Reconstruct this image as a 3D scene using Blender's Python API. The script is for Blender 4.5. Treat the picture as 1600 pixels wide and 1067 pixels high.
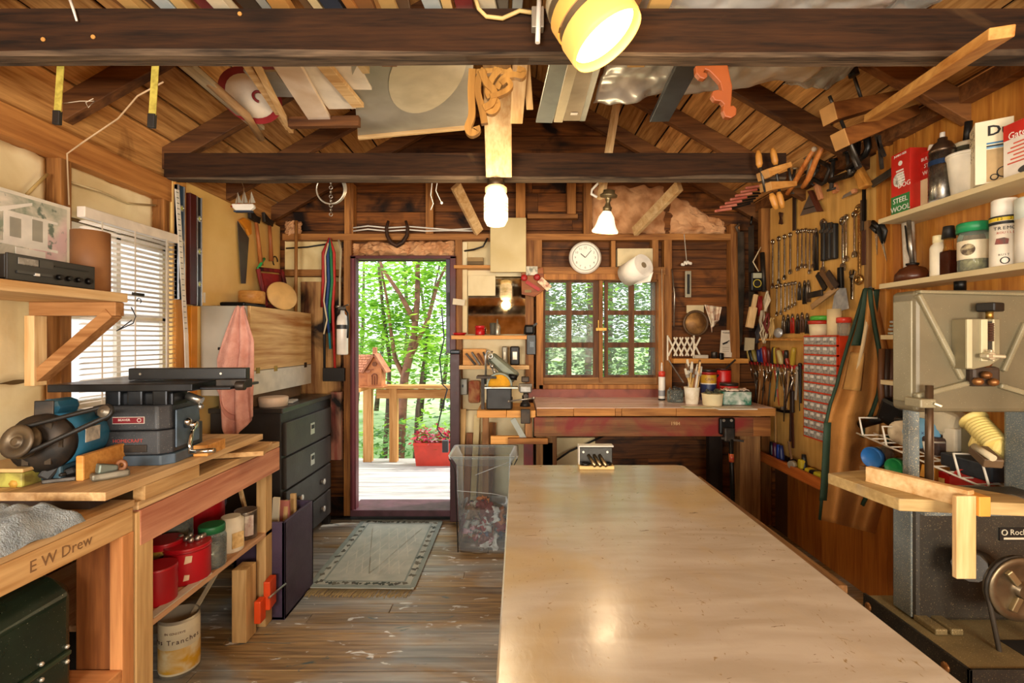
import bpy, bmesh, math, random
from mathutils import Vector as V, Matrix as M, noise
random.seed(11)
S = bpy.context.scene; COL = S.collection
for o in list(bpy.data.objects): bpy.data.objects.remove(o)
PI = math.pi
# ---------------------------------------------------------------- camera, world, light, exposure
F, CX, CY, HZ = 755.0, 806.0, 531.0, 1.35
XL, XR, YB = -1.81, 1.85, 3.63
cam = bpy.data.cameras.new('camera'); camo = bpy.data.objects.new('camera', cam); COL.objects.link(camo)
cam.sensor_width = 36; cam.lens = F / 1600 * 36; cam.clip_start = .02
cam.shift_x = -(CX - 800) / 1600; cam.shift_y = -(533.5 - CY) / 1600
camo.location = (0, 0, HZ); camo.rotation_euler = (PI / 2, 0, 0); S.camera = camo
S.view_settings.view_transform = 'Standard'; S.view_settings.look = 'None'
S.view_settings.gamma = 1; S.view_settings.use_curve_mapping = False
S.view_settings.exposure = -.12
S.cycles.use_denoising = True
S.cycles.sample_clamp_indirect = 6; S.cycles.max_bounces = 8; S.cycles.transparent_max_bounces = 16
S.cycles.caustics_reflective = False; S.cycles.caustics_refractive = False
wd = bpy.data.worlds.new('sky'); S.world = wd; wd.use_nodes = True
wn = wd.node_tree.nodes; bg = wn['Background']
bg.inputs[0].default_value = (.93, .97, 1, 1); bg.inputs[1].default_value = 3.4
def light(name, kind, loc, power, col, size=.1, size_y=None, rot=(0, 0, 0)):
    l = bpy.data.lights.new(name, kind); l.energy = power; l.color = col
    if kind == 'AREA':
        l.size = size
        if size_y: l.shape = 'RECTANGLE'; l.size_y = size_y
    elif kind == 'SUN': l.angle = size
    else: l.shadow_soft_size = size
    o = bpy.data.objects.new(name, l); o.location = loc; o.rotation_euler = rot; COL.objects.link(o); return o
WARM = (1, .76, .48)
light('sun', 'SUN', (0, 8, 6), 5.0, (1, .96, .88), .06, rot=(math.radians(-10), math.radians(32), 0))
# two added area lights behind the camera, filling the room from the front
light('added_fill_light', 'AREA', (-.9, -1.2, 1.3), 115, (1, .93, .82), 1.4, .7, (math.radians(98), 0, math.radians(-8)))
light('added_fill_light_warm', 'AREA', (1.1, -1.2, 1.3), 92, (1, .88, .70), 1.0, .7, (math.radians(98), 0, math.radians(8)))

# ---------------------------------------------------------------- coordinates read off the picture
def at(px, py, d): return V(((px - CX) / F * d, d, HZ - (py - CY) / F * d))
def onx(px, py, X): return at(px, py, X * F / (px - CX))
def onz(px, py, z): return at(px, py, (HZ - z) * F / (py - CY))

# ---------------------------------------------------------------- mesh builder
def frame(d, up=(0, 0, 1)):
    d = V(d).normalized(); u = V(up)
    if abs(d.dot(u.normalized())) > .98: u = V((0, 1, 0)) if abs(d.y) < .9 else V((1, 0, 0))
    x = u.cross(d).normalized(); y = d.cross(x).normalized()
    return x, y, d
def TR(loc=(0, 0, 0), rot=(0, 0, 0)):
    return M.Translation(V(loc)) @ M.Rotation(rot[2], 4, 'Z') @ M.Rotation(rot[1], 4, 'Y') @ M.Rotation(rot[0], 4, 'X')
def basis(o, x, y, z=None):
    x = V(x).normalized(); y = V(y); z = V(z) if z else x.cross(y); z.normalize(); y = z.cross(x).normalized()
    m = M((x, y, z)).transposed().to_4x4(); m.translation = V(o); return m
ONL = lambda p: basis(p, (0, 1, 0), (0, 0, 1))            # local x away from viewer, y up, z into room from left wall
ONR = lambda p: basis(p, (0, -1, 0), (0, 0, 1))           # on the right wall: x towards the viewer, y up, z into the room
ONB = lambda p: basis(p, (1, 0, 0), (0, 0, 1))            # on the back wall: x right, y up, z towards the viewer
class B:
    def __init__(s, mx=None): s.v = []; s.f = []; s.m = []; s.s = []; s.mx = mx
    def add(s, vs, fs, m=0, sm=False):
        o = len(s.v); s.v += [(s.mx @ V(v)) if s.mx else V(v) for v in vs]
        for f in fs: s.f.append([o + i for i in f]); s.m.append(m); s.s.append(sm)
        return s
    def bx(s, x0, x1, y0, y1, z0, z1, m=0):
        return s.add([(x, y, z) for z in (z0, z1) for y in (y0, y1) for x in (x0, x1)],
                     [(0, 2, 3, 1), (4, 5, 7, 6), (0, 1, 5, 4), (2, 6, 7, 3), (0, 4, 6, 2), (1, 3, 7, 5)], m)
    def box(s, c, d, rot=(0, 0, 0), m=0):
        t = TR(c, rot); h = [k / 2 for k in d]
        return s.add([t @ V((x, y, z)) for z in (-h[2], h[2]) for y in (-h[1], h[1]) for x in (-h[0], h[0])],
                     [(0, 2, 3, 1), (4, 5, 7, 6), (0, 1, 5, 4), (2, 6, 7, 3), (0, 4, 6, 2), (1, 3, 7, 5)], m)
    def bar(s, p0, p1, w, h, up=(0, 0, 1), m=0, w1=None, h1=None):
        p0, p1 = V(p0), V(p1); x, y, _ = frame(p1 - p0, up); vs = []
        for p, a, b in ((p0, w, h), (p1, w1 or w, h1 or h)):
            vs += [p - x * a / 2 - y * b / 2, p + x * a / 2 - y * b / 2, p + x * a / 2 + y * b / 2, p - x * a / 2 + y * b / 2]
        return s.add(vs, [(3, 2, 1, 0), (4, 5, 6, 7), (0, 1, 5, 4), (1, 2, 6, 5), (2, 3, 7, 6), (3, 0, 4, 7)], m)
    def lathe(s, prof, o=(0, 0, 0), ax=(0, 0, 1), n=16, m=0, cap=True, sq=1.0):
        x, y, d = frame(ax); o = V(o); vs = []; fs = []; ms = []
        for r, h in prof:
            for k in range(n):
                a = 2 * PI * k / n; vs.append(o + d * h + (x * math.cos(a) + y * math.sin(a) * sq) * max(r, 1e-5))
        for i in range(len(prof) - 1):
            for k in range(n):
                fs.append((i * n + k, i * n + (k + 1) % n, (i + 1) * n + (k + 1) % n, (i + 1) * n + k))
        s.add(vs, fs, m, True)
        if cap:
            o0 = len(s.v) - len(vs)
            s.f.append([o0 + k for k in range(n)][::-1]); s.m.append(m); s.s.append(False)
            s.f.append([o0 + (len(prof) - 1) * n + k for k in range(n)]); s.m.append(m); s.s.append(False)
        return s
    def cyl(s, p0, p1, r0, r1=None, n=12, m=0):
        d = V(p1) - V(p0); return s.lathe([(r0, 0), (r0 if r1 is None else r1, d.length)], p0, d, n, m)
    def tube(s, pts, r, n=6, m=0, closed=False):
        pts = [V(p) for p in pts]; N = len(pts); vs = []; fs = []; pu = None
        for i, p in enumerate(pts):
            a = pts[(i - 1) % N] if (closed or i) else p; b = pts[(i + 1) % N] if (closed or i < N - 1) else p
            d = b - a
            if d.length < 1e-9: d = V((0, 0, 1))
            x, y, d = frame(d, pu or (.13, .2, 1)); pu = y
            rr = r[i] if isinstance(r, (list, tuple)) else r
            for k in range(n):
                t = 2 * PI * k / n; vs.append(p + (x * math.cos(t) + y * math.sin(t)) * rr)
        for i in range(N if closed else N - 1):
            for k in range(n):
                j = (i + 1) % N; fs.append((i * n + k, i * n + (k + 1) % n, j * n + (k + 1) % n, j * n + k))
        if not closed: fs += [tuple(range(n))[::-1], tuple((N - 1) * n + k for k in range(n))]
        return s.add(vs, fs, m, True)
    def ring(s, o, R, r, ax=(0, 0, 1), n=20, k=6, m=0, a0=0, a1=2 * PI):
        x, y, d = frame(ax); full = abs(a1 - a0 - 2 * PI) < 1e-6; N = n if full else n + 1
        return s.tube([V(o) + (x * math.cos(a0 + (a1 - a0) * i / n) + y * math.sin(a0 + (a1 - a0) * i / n)) * R for i in range(N)], r, k, m, full)
    def pris(s, poly, mx, t, m=0, z0=0):
        n = len(poly); vs = [mx @ V((p[0], p[1], z)) for z in (z0, z0 + t) for p in poly]
        return s.add(vs, [tuple(range(n))[::-1], tuple(range(n, 2 * n))] + [(i, (i + 1) % n, n + (i + 1) % n, n + i) for i in range(n)], m)
    def ball(s, c, r, n=10, m=0):
        r = r if isinstance(r, (tuple, list)) else (r, r, r); k = max(4, n // 2); vs = []; fs = []
        for i in range(k + 1):
            for j in range(n):
                a = PI * i / k; b = 2 * PI * j / n
                vs.append(V(c) + V((r[0] * math.sin(a) * math.cos(b), r[1] * math.sin(a) * math.sin(b), r[2] * math.cos(a))))
        for i in range(k):
            for j in range(n): fs.append((i * n + j, (i + 1) * n + j, (i + 1) * n + (j + 1) % n, i * n + (j + 1) % n))
        return s.add(vs, fs, m, True)
    def sheet(s, fn, nu, nv, m=0, sm=True):
        vs = [fn(i / nu, j / nv) for j in range(nv + 1) for i in range(nu + 1)]; w = nu + 1
        return s.add(vs, [(j * w + i, j * w + i + 1, (j + 1) * w + i + 1, (j + 1) * w + i) for j in range(nv) for i in range(nu)], m, sm)
    def build(s, name, mats, parent=None, label=None, cat=None, group=None, kind=None, bev=0, solid=0, sub=0, norm=True):
        me = bpy.data.meshes.new(name)
        vs = s.v
        if parent: inv = WM[parent.name].inverted(); vs = [inv @ v for v in vs]; loc = None
        else:
            xs = [v.x for v in vs]; ys = [v.y for v in vs]; zs = [v.z for v in vs]
            loc = V(((min(xs) + max(xs)) / 2, (min(ys) + max(ys)) / 2, min(zs))); vs = [v - loc for v in vs]
        me.from_pydata([tuple(v) for v in vs], [], s.f)
        for i, x in enumerate(mats if isinstance(mats, (list, tuple)) else [mats]): me.materials.append(x)
        me.polygons.foreach_set('material_index', s.m); me.polygons.foreach_set('use_smooth', s.s)
        if norm:
            bm = bmesh.new(); bm.from_mesh(me)
            bmesh.ops.recalc_face_normals(bm, faces=bm.faces); bm.to_mesh(me); bm.free()
        me.update()
        o = bpy.data.objects.new(name, me); COL.objects.link(o)
        if parent: o.parent = parent; WM[o.name] = WM[parent.name]
        else: o.location = loc; WM[o.name] = M.Translation(loc)
        if sub: q = o.modifiers.new('sub', 'SUBSURF'); q.levels = q.render_levels = sub
        if solid: q = o.modifiers.new('solid', 'SOLIDIFY'); q.thickness = solid; q.offset = 0
        if bev: q = o.modifiers.new('bev', 'BEVEL'); q.width = bev; q.segments = 2; q.limit_method = 'ANGLE'; q.angle_limit = .7
        tag(o, label, cat, group, kind); return o
WM = {}
def tag(o, label=None, cat=None, group=None, kind=None):
    for k, v in (('label', label), ('category', cat), ('group', group), ('kind', kind)):
        if v: o[k] = v
    return o
def T(name, label, cat, loc=(0, 0, 0), rz=0, group=None, mx=None):
    o = bpy.data.objects.new(name, None); COL.objects.link(o); o.empty_display_size = .05
    m = mx or TR(loc, (0, 0, rz)); o.matrix_world = m; WM[o.name] = m.copy()
    return tag(o, label, cat, group)
def dup(o, mx=None, label=None, group=None, parent=None):
    c = o.copy(); COL.objects.link(c)
    if parent is not None: c.parent = parent
    elif mx is not None: c.matrix_world = mx
    WM[c.name] = mx.copy() if mx else M()
    if label: c['label'] = label
    if group: c['group'] = group
    for ch in o.children: dup(ch, None, parent=c)
    return c
def put(o, mx, label=None):                 # move a prototype (built round the origin) to its place
    o.matrix_world = mx; WM[o.name] = mx.copy()
    if label: o['label'] = label
    return o
def txt(s, size, mx, mt, parent, name='lettering', al='CENTER', ext=.0004, sx=1.0, bold=0):
    c = bpy.data.curves.new('t', 'FONT'); c.body = s; c.size = size; c.align_x = al; c.align_y = 'CENTER'; c.extrude = ext; c.resolution_u = 2; c.offset = bold
    o = bpy.data.objects.new('t', c); COL.objects.link(o); dg = bpy.context.evaluated_depsgraph_get()
    me = bpy.data.meshes.new_from_object(o.evaluated_get(dg)); bpy.data.objects.remove(o); bpy.data.curves.remove(c)
    me.transform(WM[parent.name].inverted() @ mx @ M.Diagonal((sx, 1, 1, 1))); me.materials.clear(); me.materials.append(mt)
    r = bpy.data.objects.new(name, me); COL.objects.link(r); r.parent = parent; WM[r.name] = WM[parent.name]; return r

# ---------------------------------------------------------------- materials
def hx(h, a=1):
    c = [int(h[i:i + 2], 16) / 255 for i in (0, 2, 4)]
    return tuple((k / 12.92 if k <= .04045 else ((k + .055) / 1.055) ** 2.4) for k in c) + (a,)
MC = {}
def newmat(name):
    m = bpy.data.materials.new(name); m.use_nodes = True; nt = m.node_tree
    return m, nt, nt.nodes['Principled BSDF'], lambda t: nt.nodes.new('ShaderNode' + t), lambda a, b: nt.links.new(a, b)
def coords(nt, N, L, sc, rnd=True):
    tc = N('TexCoord'); mp = N('Mapping'); mp.inputs['Scale'].default_value = sc; L(tc.outputs['Object'], mp.inputs['Vector'])
    if rnd:
        oi = N('ObjectInfo'); cm = N('VectorMath'); cm.operation = 'SCALE'; cm.inputs[0].default_value = (37, 53, 71)
        L(oi.outputs['Random'], cm.inputs['Scale']); ad = N('VectorMath'); L(tc.outputs['Object'], ad.inputs[0]); L(cm.outputs[0], ad.inputs[1])
        L(ad.outputs[0], mp.inputs['Vector'])
        return mp.outputs[0], oi
    return mp.outputs[0], None
def ramp(N, L, src, a, b, p0=.3, p1=.7):
    r = N('ValToRGB'); r.color_ramp.elements[0].position = p0; r.color_ramp.elements[1].position = p1
    r.color_ramp.elements[0].color = a; r.color_ramp.elements[1].color = b; L(src, r.inputs[0]); return r.outputs[0]
def nz(N, L, vec, sc, det=4, dis=0):
    n = N('TexNoise'); n.inputs['Scale'].default_value = sc; n.inputs['Detail'].default_value = det; n.inputs['Distortion'].default_value = dis
    L(vec, n.inputs['Vector']); return n.outputs['Fac']
def mixc(N, L, fac, a, b, mode='MIX'):
    m = N('Mix'); m.data_type = 'RGBA'; m.blend_type = mode
    for k, x in ((0, fac), (6, a), (7, b)):
        if hasattr(x, 'links'): L(x, m.inputs[k])
        else: m.inputs[k].default_value = x
    return m.outputs[2]
def P(c, r=.5, metal=0, c2=None, sc=9, bump=0, bs=80, spk=None, spa=.62, coat=0, alpha=1, sss=0):
    """painted / plastic / metal surface; c2 mottles the colour, spk strews small flecks"""
    key = ('P', c, r, metal, c2, sc, bump, bs, spk, spa, coat, alpha)
    if key in MC: return MC[key]
    m, nt, p, N, L = newmat('surface_' + c); vec, _ = coords(nt, N, L, (1, 1, 1))
    a = hx(c); b = hx(c2) if c2 else tuple(k * .78 for k in a[:3]) + (1,)
    col = ramp(N, L, nz(N, L, vec, sc, 5, .4), b, a, .32, .62)
    if spk: col = mixc(N, L, ramp(N, L, nz(N, L, vec, 330, 2), (0, 0, 0, 1), (1, 1, 1, 1), spa, spa + .06), col, hx(spk))
    L(col, p.inputs['Base Color']); p.inputs['Metallic'].default_value = metal
    rr = N('MapRange'); rr.inputs[3].default_value = max(.02, r - .08); rr.inputs[4].default_value = min(1, r + .12)
    L(nz(N, L, vec, sc * 2.3, 3), rr.inputs[0]); L(rr.outputs[0], p.inputs['Roughness'])
    p.inputs['Coat Weight'].default_value = coat
    if bump:
        bp = N('Bump'); bp.inputs['Strength'].default_value = bump; bp.inputs['Distance'].default_value = .01
        L(nz(N, L, vec, bs, 4), bp.inputs['Height']); L(bp.outputs[0], p.inputs['Normal'])
    MC[key] = m; return m
def wood(a, b, ax='x', s=1.0, r=.6, rnd=.3, knots=0, bump=.25, dirt=None, dk=.55, pos=None):
    """boards: streaks along one axis, growth figure, knots, tone that differs from board to board"""
    key = ('W', a, b, ax, s, r, rnd, knots, dirt, dk)
    if key in MC: return MC[key]
    m, nt, p, N, L = newmat('wood_' + a); k = {'x': (.07, 1, 1), 'y': (1, .07, 1), 'z': (1, 1, .07)}[ax]
    vec, oi = coords(nt, N, L, k)
    fine = nz(N, L, vec, 90 * s, 3); mid = nz(N, L, vec, 16 * s, 4, 1.2)
    add = N('Math'); add.operation = 'MULTIPLY_ADD'; L(fine, add.inputs[0]); add.inputs[1].default_value = .45; L(mid, add.inputs[2])
    col = ramp(N, L, add.outputs[0], hx(a), hx(b), .5, .95)
    if knots:
        vo = N('TexVoronoi'); vo.inputs['Scale'].default_value = 3.2; k2 = tuple(max(q, .35) for q in k)
        v2, _ = coords(nt, N, L, k2); L(v2, vo.inputs['Vector'])
        kn = ramp(N, L, vo.outputs['Distance'], (1, 1, 1, 1), (0, 0, 0, 1), .03, .12)
        f = N('Math'); f.operation = 'MULTIPLY'; L(kn, f.inputs[0]); f.inputs[1].default_value = knots
        col = mixc(N, L, f.outputs[0], col, tuple(q * .3 for q in hx(a)[:3]) + (1,))
    if dirt:
        v3, _ = coords(nt, N, L, (1, 1, 1)); d = ramp(N, L, nz(N, L, v3, 3.1, 6, .8), (0, 0, 0, 1), (1, 1, 1, 1), dk, dk + .14)
        col = mixc(N, L, d, col, hx(dirt))
    hv = N('HueSaturation'); mr = N('MapRange'); mr.inputs[3].default_value = 1 - rnd; mr.inputs[4].default_value = 1 + rnd
    L(oi.outputs['Random'], mr.inputs[0]); L(mr.outputs[0], hv.inputs['Value']); L(col, hv.inputs['Color'])
    L(hv.outputs[0], p.inputs['Base Color']); p.inputs['Roughness'].default_value = r; p.inputs['Specular IOR Level'].default_value = .3
    bp = N('Bump'); bp.inputs['Strength'].default_value = bump; bp.inputs['Distance'].default_value = .004
    L(add.outputs[0], bp.inputs['Height']); L(bp.outputs[0], p.inputs['Normal'])
    MC[key] = m; return m
def glassy(c='ffffff', a=.12, r=.03):
    """thin clear pane or clear plastic: mostly lets light straight through, with its own sheen"""
    key = ('G', c, a, r)
    if key in MC: return MC[key]
    m, nt, p, N, L = newmat('clear'); tr = N('BsdfTransparent'); tr.inputs[0].default_value = hx(c)
    mx = N('MixShader'); fr = N('Fresnel'); fr.inputs[0].default_value = 1.45
    ad = N('Math'); ad.operation = 'ADD'; ad.use_clamp = True; ad.inputs[1].default_value = a; L(fr.outputs[0], ad.inputs[0])
    L(ad.outputs[0], mx.inputs[0]); L(tr.outputs[0], mx.inputs[1]); L(p.outputs[0], mx.inputs[2])
    p.inputs['Base Color'].default_value = hx(c); p.inputs['Roughness'].default_value = r
    L(mx.outputs[0], nt.nodes['Material Output'].inputs[0]); MC[key] = m; return m
def glow(c, st):
    key = ('E', c, st)
    if key in MC: return MC[key]
    m, nt, p, N, L = newmat('glow'); p.inputs['Base Color'].default_value = hx(c)
    p.inputs['Emission Color'].default_value = hx(c); p.inputs['Emission Strength'].default_value = st; MC[key] = m; return m
# ---------------------------------------------------------------- the room
W_JOIST = wood('160b04', '3e2410', 'x', 1.6, .9, .12, .9, bump=.5, dirt='5a4228', dk=.66)
W_WANE = wood('241a12', '6e5a46', 'x', 1.6, .85, .1, .6, bump=.8, dirt='1c140e', dk=.58)
W_RAFT = wood('432614', '80532b', 'x', 1, .65, .25)
W_ROOF = wood('95602c', 'dca866', 'y', 1.5, .55, .26, 1.0, bump=.4, dirt='5a3216', dk=.64)
W_BACK = wood('30180a', '8a5222', 'x', 1.1, .6, .4, .9, dirt='160a05', dk=.53)
W_STUD = wood('6a3e1a', 'b0783e', 'z', 1, .6, .22, .6)
W_STUDX = wood('6a3e1a', 'b0783e', 'x', 1, .6, .22, .6)
W_PLATE = wood('8a5226', 'c08648', 'y', 1, .6, .15, .6)
W_PLY = wood("9a5a20", "cc8c3c", "z", 1.1, .42, .06, .35, bump=.08)
W_PLYD = wood("8a4a1a", "b8742e", "z", 1.1, .4, .06, .2, bump=.08)
W_PEG = wood("c89448", "deae62", "z", 1.0, .55, .04, .35, bump=.08)
W_PINE = wood('bd9058', 'e6c896', 'x', 1, .6, .12, .7)
W_PINEY = wood('bd9058', 'e6c896', 'y', 1, .6, .12, .7)
W_PINEZ = wood('bd9058', 'e6c896', 'z', 1, .6, .12, .7)
W_HONEY = wood('b4742f', 'e0a558', 'x', 1, .5, .1, .4)
W_HONEYZ = wood('b4742f', 'e0a558', 'z', 1, .5, .1, .4)
CREAM = P('eedfb6', .8, c2='d9c391', sc=4, bump=.1, bs=40)
CREAM2 = P('e6d29c', .7, c2='cdb279', sc=6)
WHITEP = P('f2ead2', .7, c2='ddcfa8', sc=3)
BLACK = P('141210', .5); BLKM = P('1a1918', .35, .6); STEEL = P('b9b4aa', .32, .9, c2='8c857a', sc=20); STEELD = P('5c5751', .45, .8, c2='3a3531', sc=20)
IRON = P('2b2927', .5, .7, c2='463b31', sc=16); WHITE = P('f3efe4', .45); RED = P('c0201f', .4); MAROON = P('5a1c22', .45, c2='451118', sc=6)
BRASS = P('b08a45', .35, .85, c2='7d5d2c')

def zr(x): return 2.36 + .57 * (1.83 - abs(x))
# floor of painted, worn boards
def floor_mat():
    m, nt, p, N, L = newmat('worn_painted_boards'); g = N('NewGeometry'); pos = g.outputs['Position']
    oi = N('ObjectInfo'); mp = N('Mapping'); mp.inputs['Scale'].default_value = (.06, 1, 1)
    cm = N('VectorMath'); cm.operation = 'MULTIPLY_ADD'; L(oi.outputs['Random'], cm.inputs[0]); cm.inputs[1].default_value = (9, 17, 5); L(pos, cm.inputs[2])
    L(cm.outputs[0], mp.inputs['Vector']); v = mp.outputs[0]
    w = ramp(N, L, nz(N, L, v, 60, 4, .6), hx('6a5236'), hx('ac8c5e'), .3, .7)
    mp2 = N('Mapping'); mp2.inputs['Scale'].default_value = (.45, 1.1, 1); L(pos, mp2.inputs['Vector'])
    gr = ramp(N, L, nz(N, L, mp2.outputs[0], 3.0, 8, .6), (0, 0, 0, 1), (1, 1, 1, 1), .44, .58)
    c = mixc(N, L, gr, w, ramp(N, L, nz(N, L, v, 30, 5), hx('777570'), hx('b3aea2'), .3, .7))
    sp = N('Mapping'); sp.inputs['Scale'].default_value = (.6, 1.6, 1); L(pos, sp.inputs['Vector'])
    c = mixc(N, L, ramp(N, L, nz(N, L, sp.outputs[0], 14, 8, .9), (0, 0, 0, 1), (1, 1, 1, 1), .645, .69), c, hx('e3e3dc'))
    c = mixc(N, L, ramp(N, L, nz(N, L, sp.outputs[0], 7.3, 5, 1.5), (1, 1, 1, 1), (0, 0, 0, 1), .29, .33), c, hx('4d5a58'))
    hv = N('HueSaturation'); mr = N('MapRange'); mr.inputs[3].default_value = .78; mr.inputs[4].default_value = 1.16
    L(oi.outputs['Random'], mr.inputs[0]); L(mr.outputs[0], hv.inputs['Value']); L(c, hv.inputs['Color']); L(hv.outputs[0], p.inputs['Base Color'])
    p.inputs['Roughness'].default_value = .42
    bp = N('Bump'); bp.inputs['Strength'].default_value = .25; bp.inputs['Distance'].default_value = .004; L(nz(N, L, v, 60, 4, .6), bp.inputs['Height']); L(bp.outputs[0], p.inputs['Normal'])
    return m
FLOORM = floor_mat()
fl = B().bx(-2, 2, -1.3, 3.8, -.12, -.018).build('floor', P('20160d', .9), kind='structure')
def plank(parent, name, mt, x0, x1, y0, y1, z0, z1, ch=.002):
    b = B(); vs = []
    for z, c in ((z0, 0), (z1 - ch, 0), (z1, ch)):
        vs += [(x0 + c, y0 + c, z), (x1 - c, y0 + c, z), (x1 - c, y1 - c, z), (x0 + c, y1 - c, z)]
    fs = [(0, 3, 2, 1), (8, 9, 10, 11)]
    for k in (0, 4):
        for i in range(4): fs.append((k + i, k + (i + 1) % 4, k + 4 + (i + 1) % 4, k + 4 + i))
    return b.add(vs, fs).build(name, mt, parent, norm=False)
y = 1.3; k = 0
while y < 3.62:
    cut = -.35 + 1.3 * math.sin(k * 2.4); cut = max(-1.3, min(1.2, cut))
    for a, c in ((-1.83, cut - .0012), (cut + .0012, 1.86)): plank(fl, 'plank', FLOORM, a, c, y + .0015, min(y + .0825, 3.63), -.02, random.uniform(-.0015, .0008))
    y += .084; k += 1
plank(fl, 'plank', FLOORM, -1.83, 1.86, -1.2, 1.298, -.02, 0)

# roof: sheathing boards run along the shop, rafters and tie beams across it
ce = B(); YE = 3.76
for sx in (-1, 1):
    a, c = V((0, 0, zr(0) + .06)), V((sx * 2.15, 0, zr(2.15) + .06))
    ce.add([V((p.x, yy, p.z + dz)) for dz in (0, .03) for p in (a, c) for yy in (-1.3, YE)], [(0, 1, 3, 2), (4, 6, 7, 5), (0, 4, 5, 1), (2, 3, 7, 6), (0, 2, 6, 4), (1, 5, 7, 3)])
ce = ce.build('ceiling', P('2a1a0e', .9), kind='structure')
n = V((.57, 0, 1)).normalized(); sl = V((1, 0, -.57)).normalized()
for sx in (-1, 1):
    for i in range(13):
        s0 = i * .172; cut = random.choice([1.97, 2.53, 3.1])
        for ya, yb in ((-1.25, cut - .002), (cut + .002, 3.71)):
            b = B(); vs = []
            th = random.uniform(.016, .022)
            for tz, ch in ((0, .003), (.004, 0), (th, 0)):
                for s_, yy in ((s0 + .005 + ch, ya + ch), (s0 + .167 - ch, ya + ch), (s0 + .167 - ch, yb - ch), (s0 + .005 + ch, yb - ch)):
                    q = V((0, 0, zr(0))) + sl * s_ + n * tz; vs.append((sx * q.x, yy, q.z))
            fs = [(0, 1, 2, 3), (11, 10, 9, 8)]
            for kk in (0, 4):
                for j in range(4): fs.append((kk + j, kk + 4 + j, kk + 4 + (j + 1) % 4, kk + (j + 1) % 4))
            b.add(vs, fs).build('roof_board', W_ROOF, ce)
for yy in (-.7, .3, 1.44, 1.985, 2.535, 3.09, 3.655):
    for sx in (-1, 1):
        p0 = V((0, yy, zr(0))) - V((sx * n.x, 0, n.z)) * .05; p1 = V((sx * 1.9, yy, zr(1.9))) - V((sx * n.x, 0, n.z)) * .05
        B().bar(p0, p1, .045, .098, up=(0, 0, 1)).build('rafter', W_RAFT, ce, bev=.003)
B().bx(-.02, .02, -1.2, 3.7, zr(0) - .17, zr(0) - .02).build('ridge_board', W_RAFT, ce, bev=.003)
for y0, y1, xe in ((1.41, 1.47, 1.86), (2.5, 2.565, 1.40), (.25, .31, 1.86)):
    b = B()      # a sawn beam with slightly waney lower edge
    nx = 24; vs = []
    for i in range(nx + 1):
        x = -1.82 + i * (xe + 1.82) / nx; w = .006 * noise.noise((x * 1.7, y0, 0)); w2 = abs(.022 * noise.noise((x * 1.3, y0 + 4, 2)))
        vs += [(x, y0, 2.317), (x, y1, 2.317), (x, y1, 2.183 + w), (x, y0 + .008, 2.181 + w + w2 * .3), (x, y0, 2.188 + w2 * 1.3)]
    fs = [(4, 3, 2, 1, 0), tuple(nx * 5 + k for k in range(5))]
    for i in range(nx):
        for k in range(5): fs.append((i * 5 + k, i * 5 + (k + 1) % 5, i * 5 + 5 + (k + 1) % 5, i * 5 + 5 + k))
    b.add(vs, fs); b.m = [1 if (j > 1 and (j - 2) % 5 in (2, 3)) else 0 for j in range(len(fs))]; b.build('tie_beam', [W_JOIST, W_WANE], ce)
for p0, p1, w in ((at(712, 290, 3.2), at(748, 362, 3.55), .07), (at(1062, 290, 3.05), at(992, 362, 3.55), .07)):
    B().bar(p0, p1, w, .035, up=(0, -1, .3)).build('diagonal_brace', W_PINE, ce, bev=.003)
B().box((-.085, 2.28, 2.44), (.13, .02, .62), (.5, 0, 0)).build('hanging_board', W_PINEZ, ce, bev=.003)

# left wall
wl = B(); wz0, wz1, wy0, wy1 = 1.05, 1.86, 1.98, 2.62
for y0, y1, z0, z1 in ((-1.3, wy0, -.1, 2.42), (wy1, 3.76, -.1, 2.42), (wy0, wy1, -.1, wz0), (wy0, wy1, wz1, 2.42)): wl.bx(-1.97, -1.9, y0, y1, z0, z1)
wl = wl.build('wall_left', P('8a6a3e', .8), kind='structure')
def rough_panel(y0, y1, z0, z1, x=-1.878):
    nu, nv = 24, 24
    def fn(u, v):
        du = .012 * noise.noise((u * 9, v * 9, y0)) * (1 if min(u, 1 - u, v, 1 - v) < .001 else .0)
        return (x + .004 * noise.noise((u * 5, v * 5, z0)), y0 + u * (y1 - y0) + du, z0 + v * (z1 - z0) + du)
    return B().sheet(fn, nu, nv).build('insulation_panel', CREAM, wl, solid=.02)
for y0, y1 in ((-1.2, .6), (.66, 1.25), (1.31, 1.92)):
    rough_panel(y0, y1, .55, 1.185); rough_panel(y0, y1, 1.195, 2.075)
rough_panel(1.975, 2.485, 1.87, 2.075); rough_panel(1.975, 2.485, .4, 1.03)
for y0, y1 in ((.61, .655), (1.255, 1.305), (1.925, 1.972)): B().bx(-1.9, -1.812, y0, y1, 0, 2.08).build('stud', W_STUD, wl, bev=.003)
B().bx(-1.9, -1.812, 2.487, 2.53, 1.87, 2.08).build('stud', W_STUD, wl, bev=.003)
B().bx(-1.9, -1.808, -1.2, 3.7, 2.075, 2.19).build('top_plate', W_PLATE, wl, bev=.003)
B().bx(-1.9, -1.84, -1.2, 3.7, 2.19, 2.36).build('frieze_board', W_ROOF, wl)
B().bx(-1.9, -1.815, 1.31, 1.92, .5, .55).build('nailer', W_PLATE, wl)
yp = P('f2cb80', .6, c2='e2b564', sc=2.5, bump=.06, bs=50)
B().bx(-1.825, -1.805, 2.54, 3.70, .2, 2.215).build('plywood_panel', yp, wl, bev=.002)
B().bx(-1.805, -1.795, 2.55, 2.63, .2, 2.21).build('batten', W_HONEYZ, wl)
w1 = B()
for a, c in ((wy0, wy0 + .035), (wy1 - .035, wy1), ((wy0 + wy1) / 2 - .012, (wy0 + wy1) / 2 + .012)): w1.bx(-1.92, -1.89, a, c, wz0, wz1)
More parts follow.
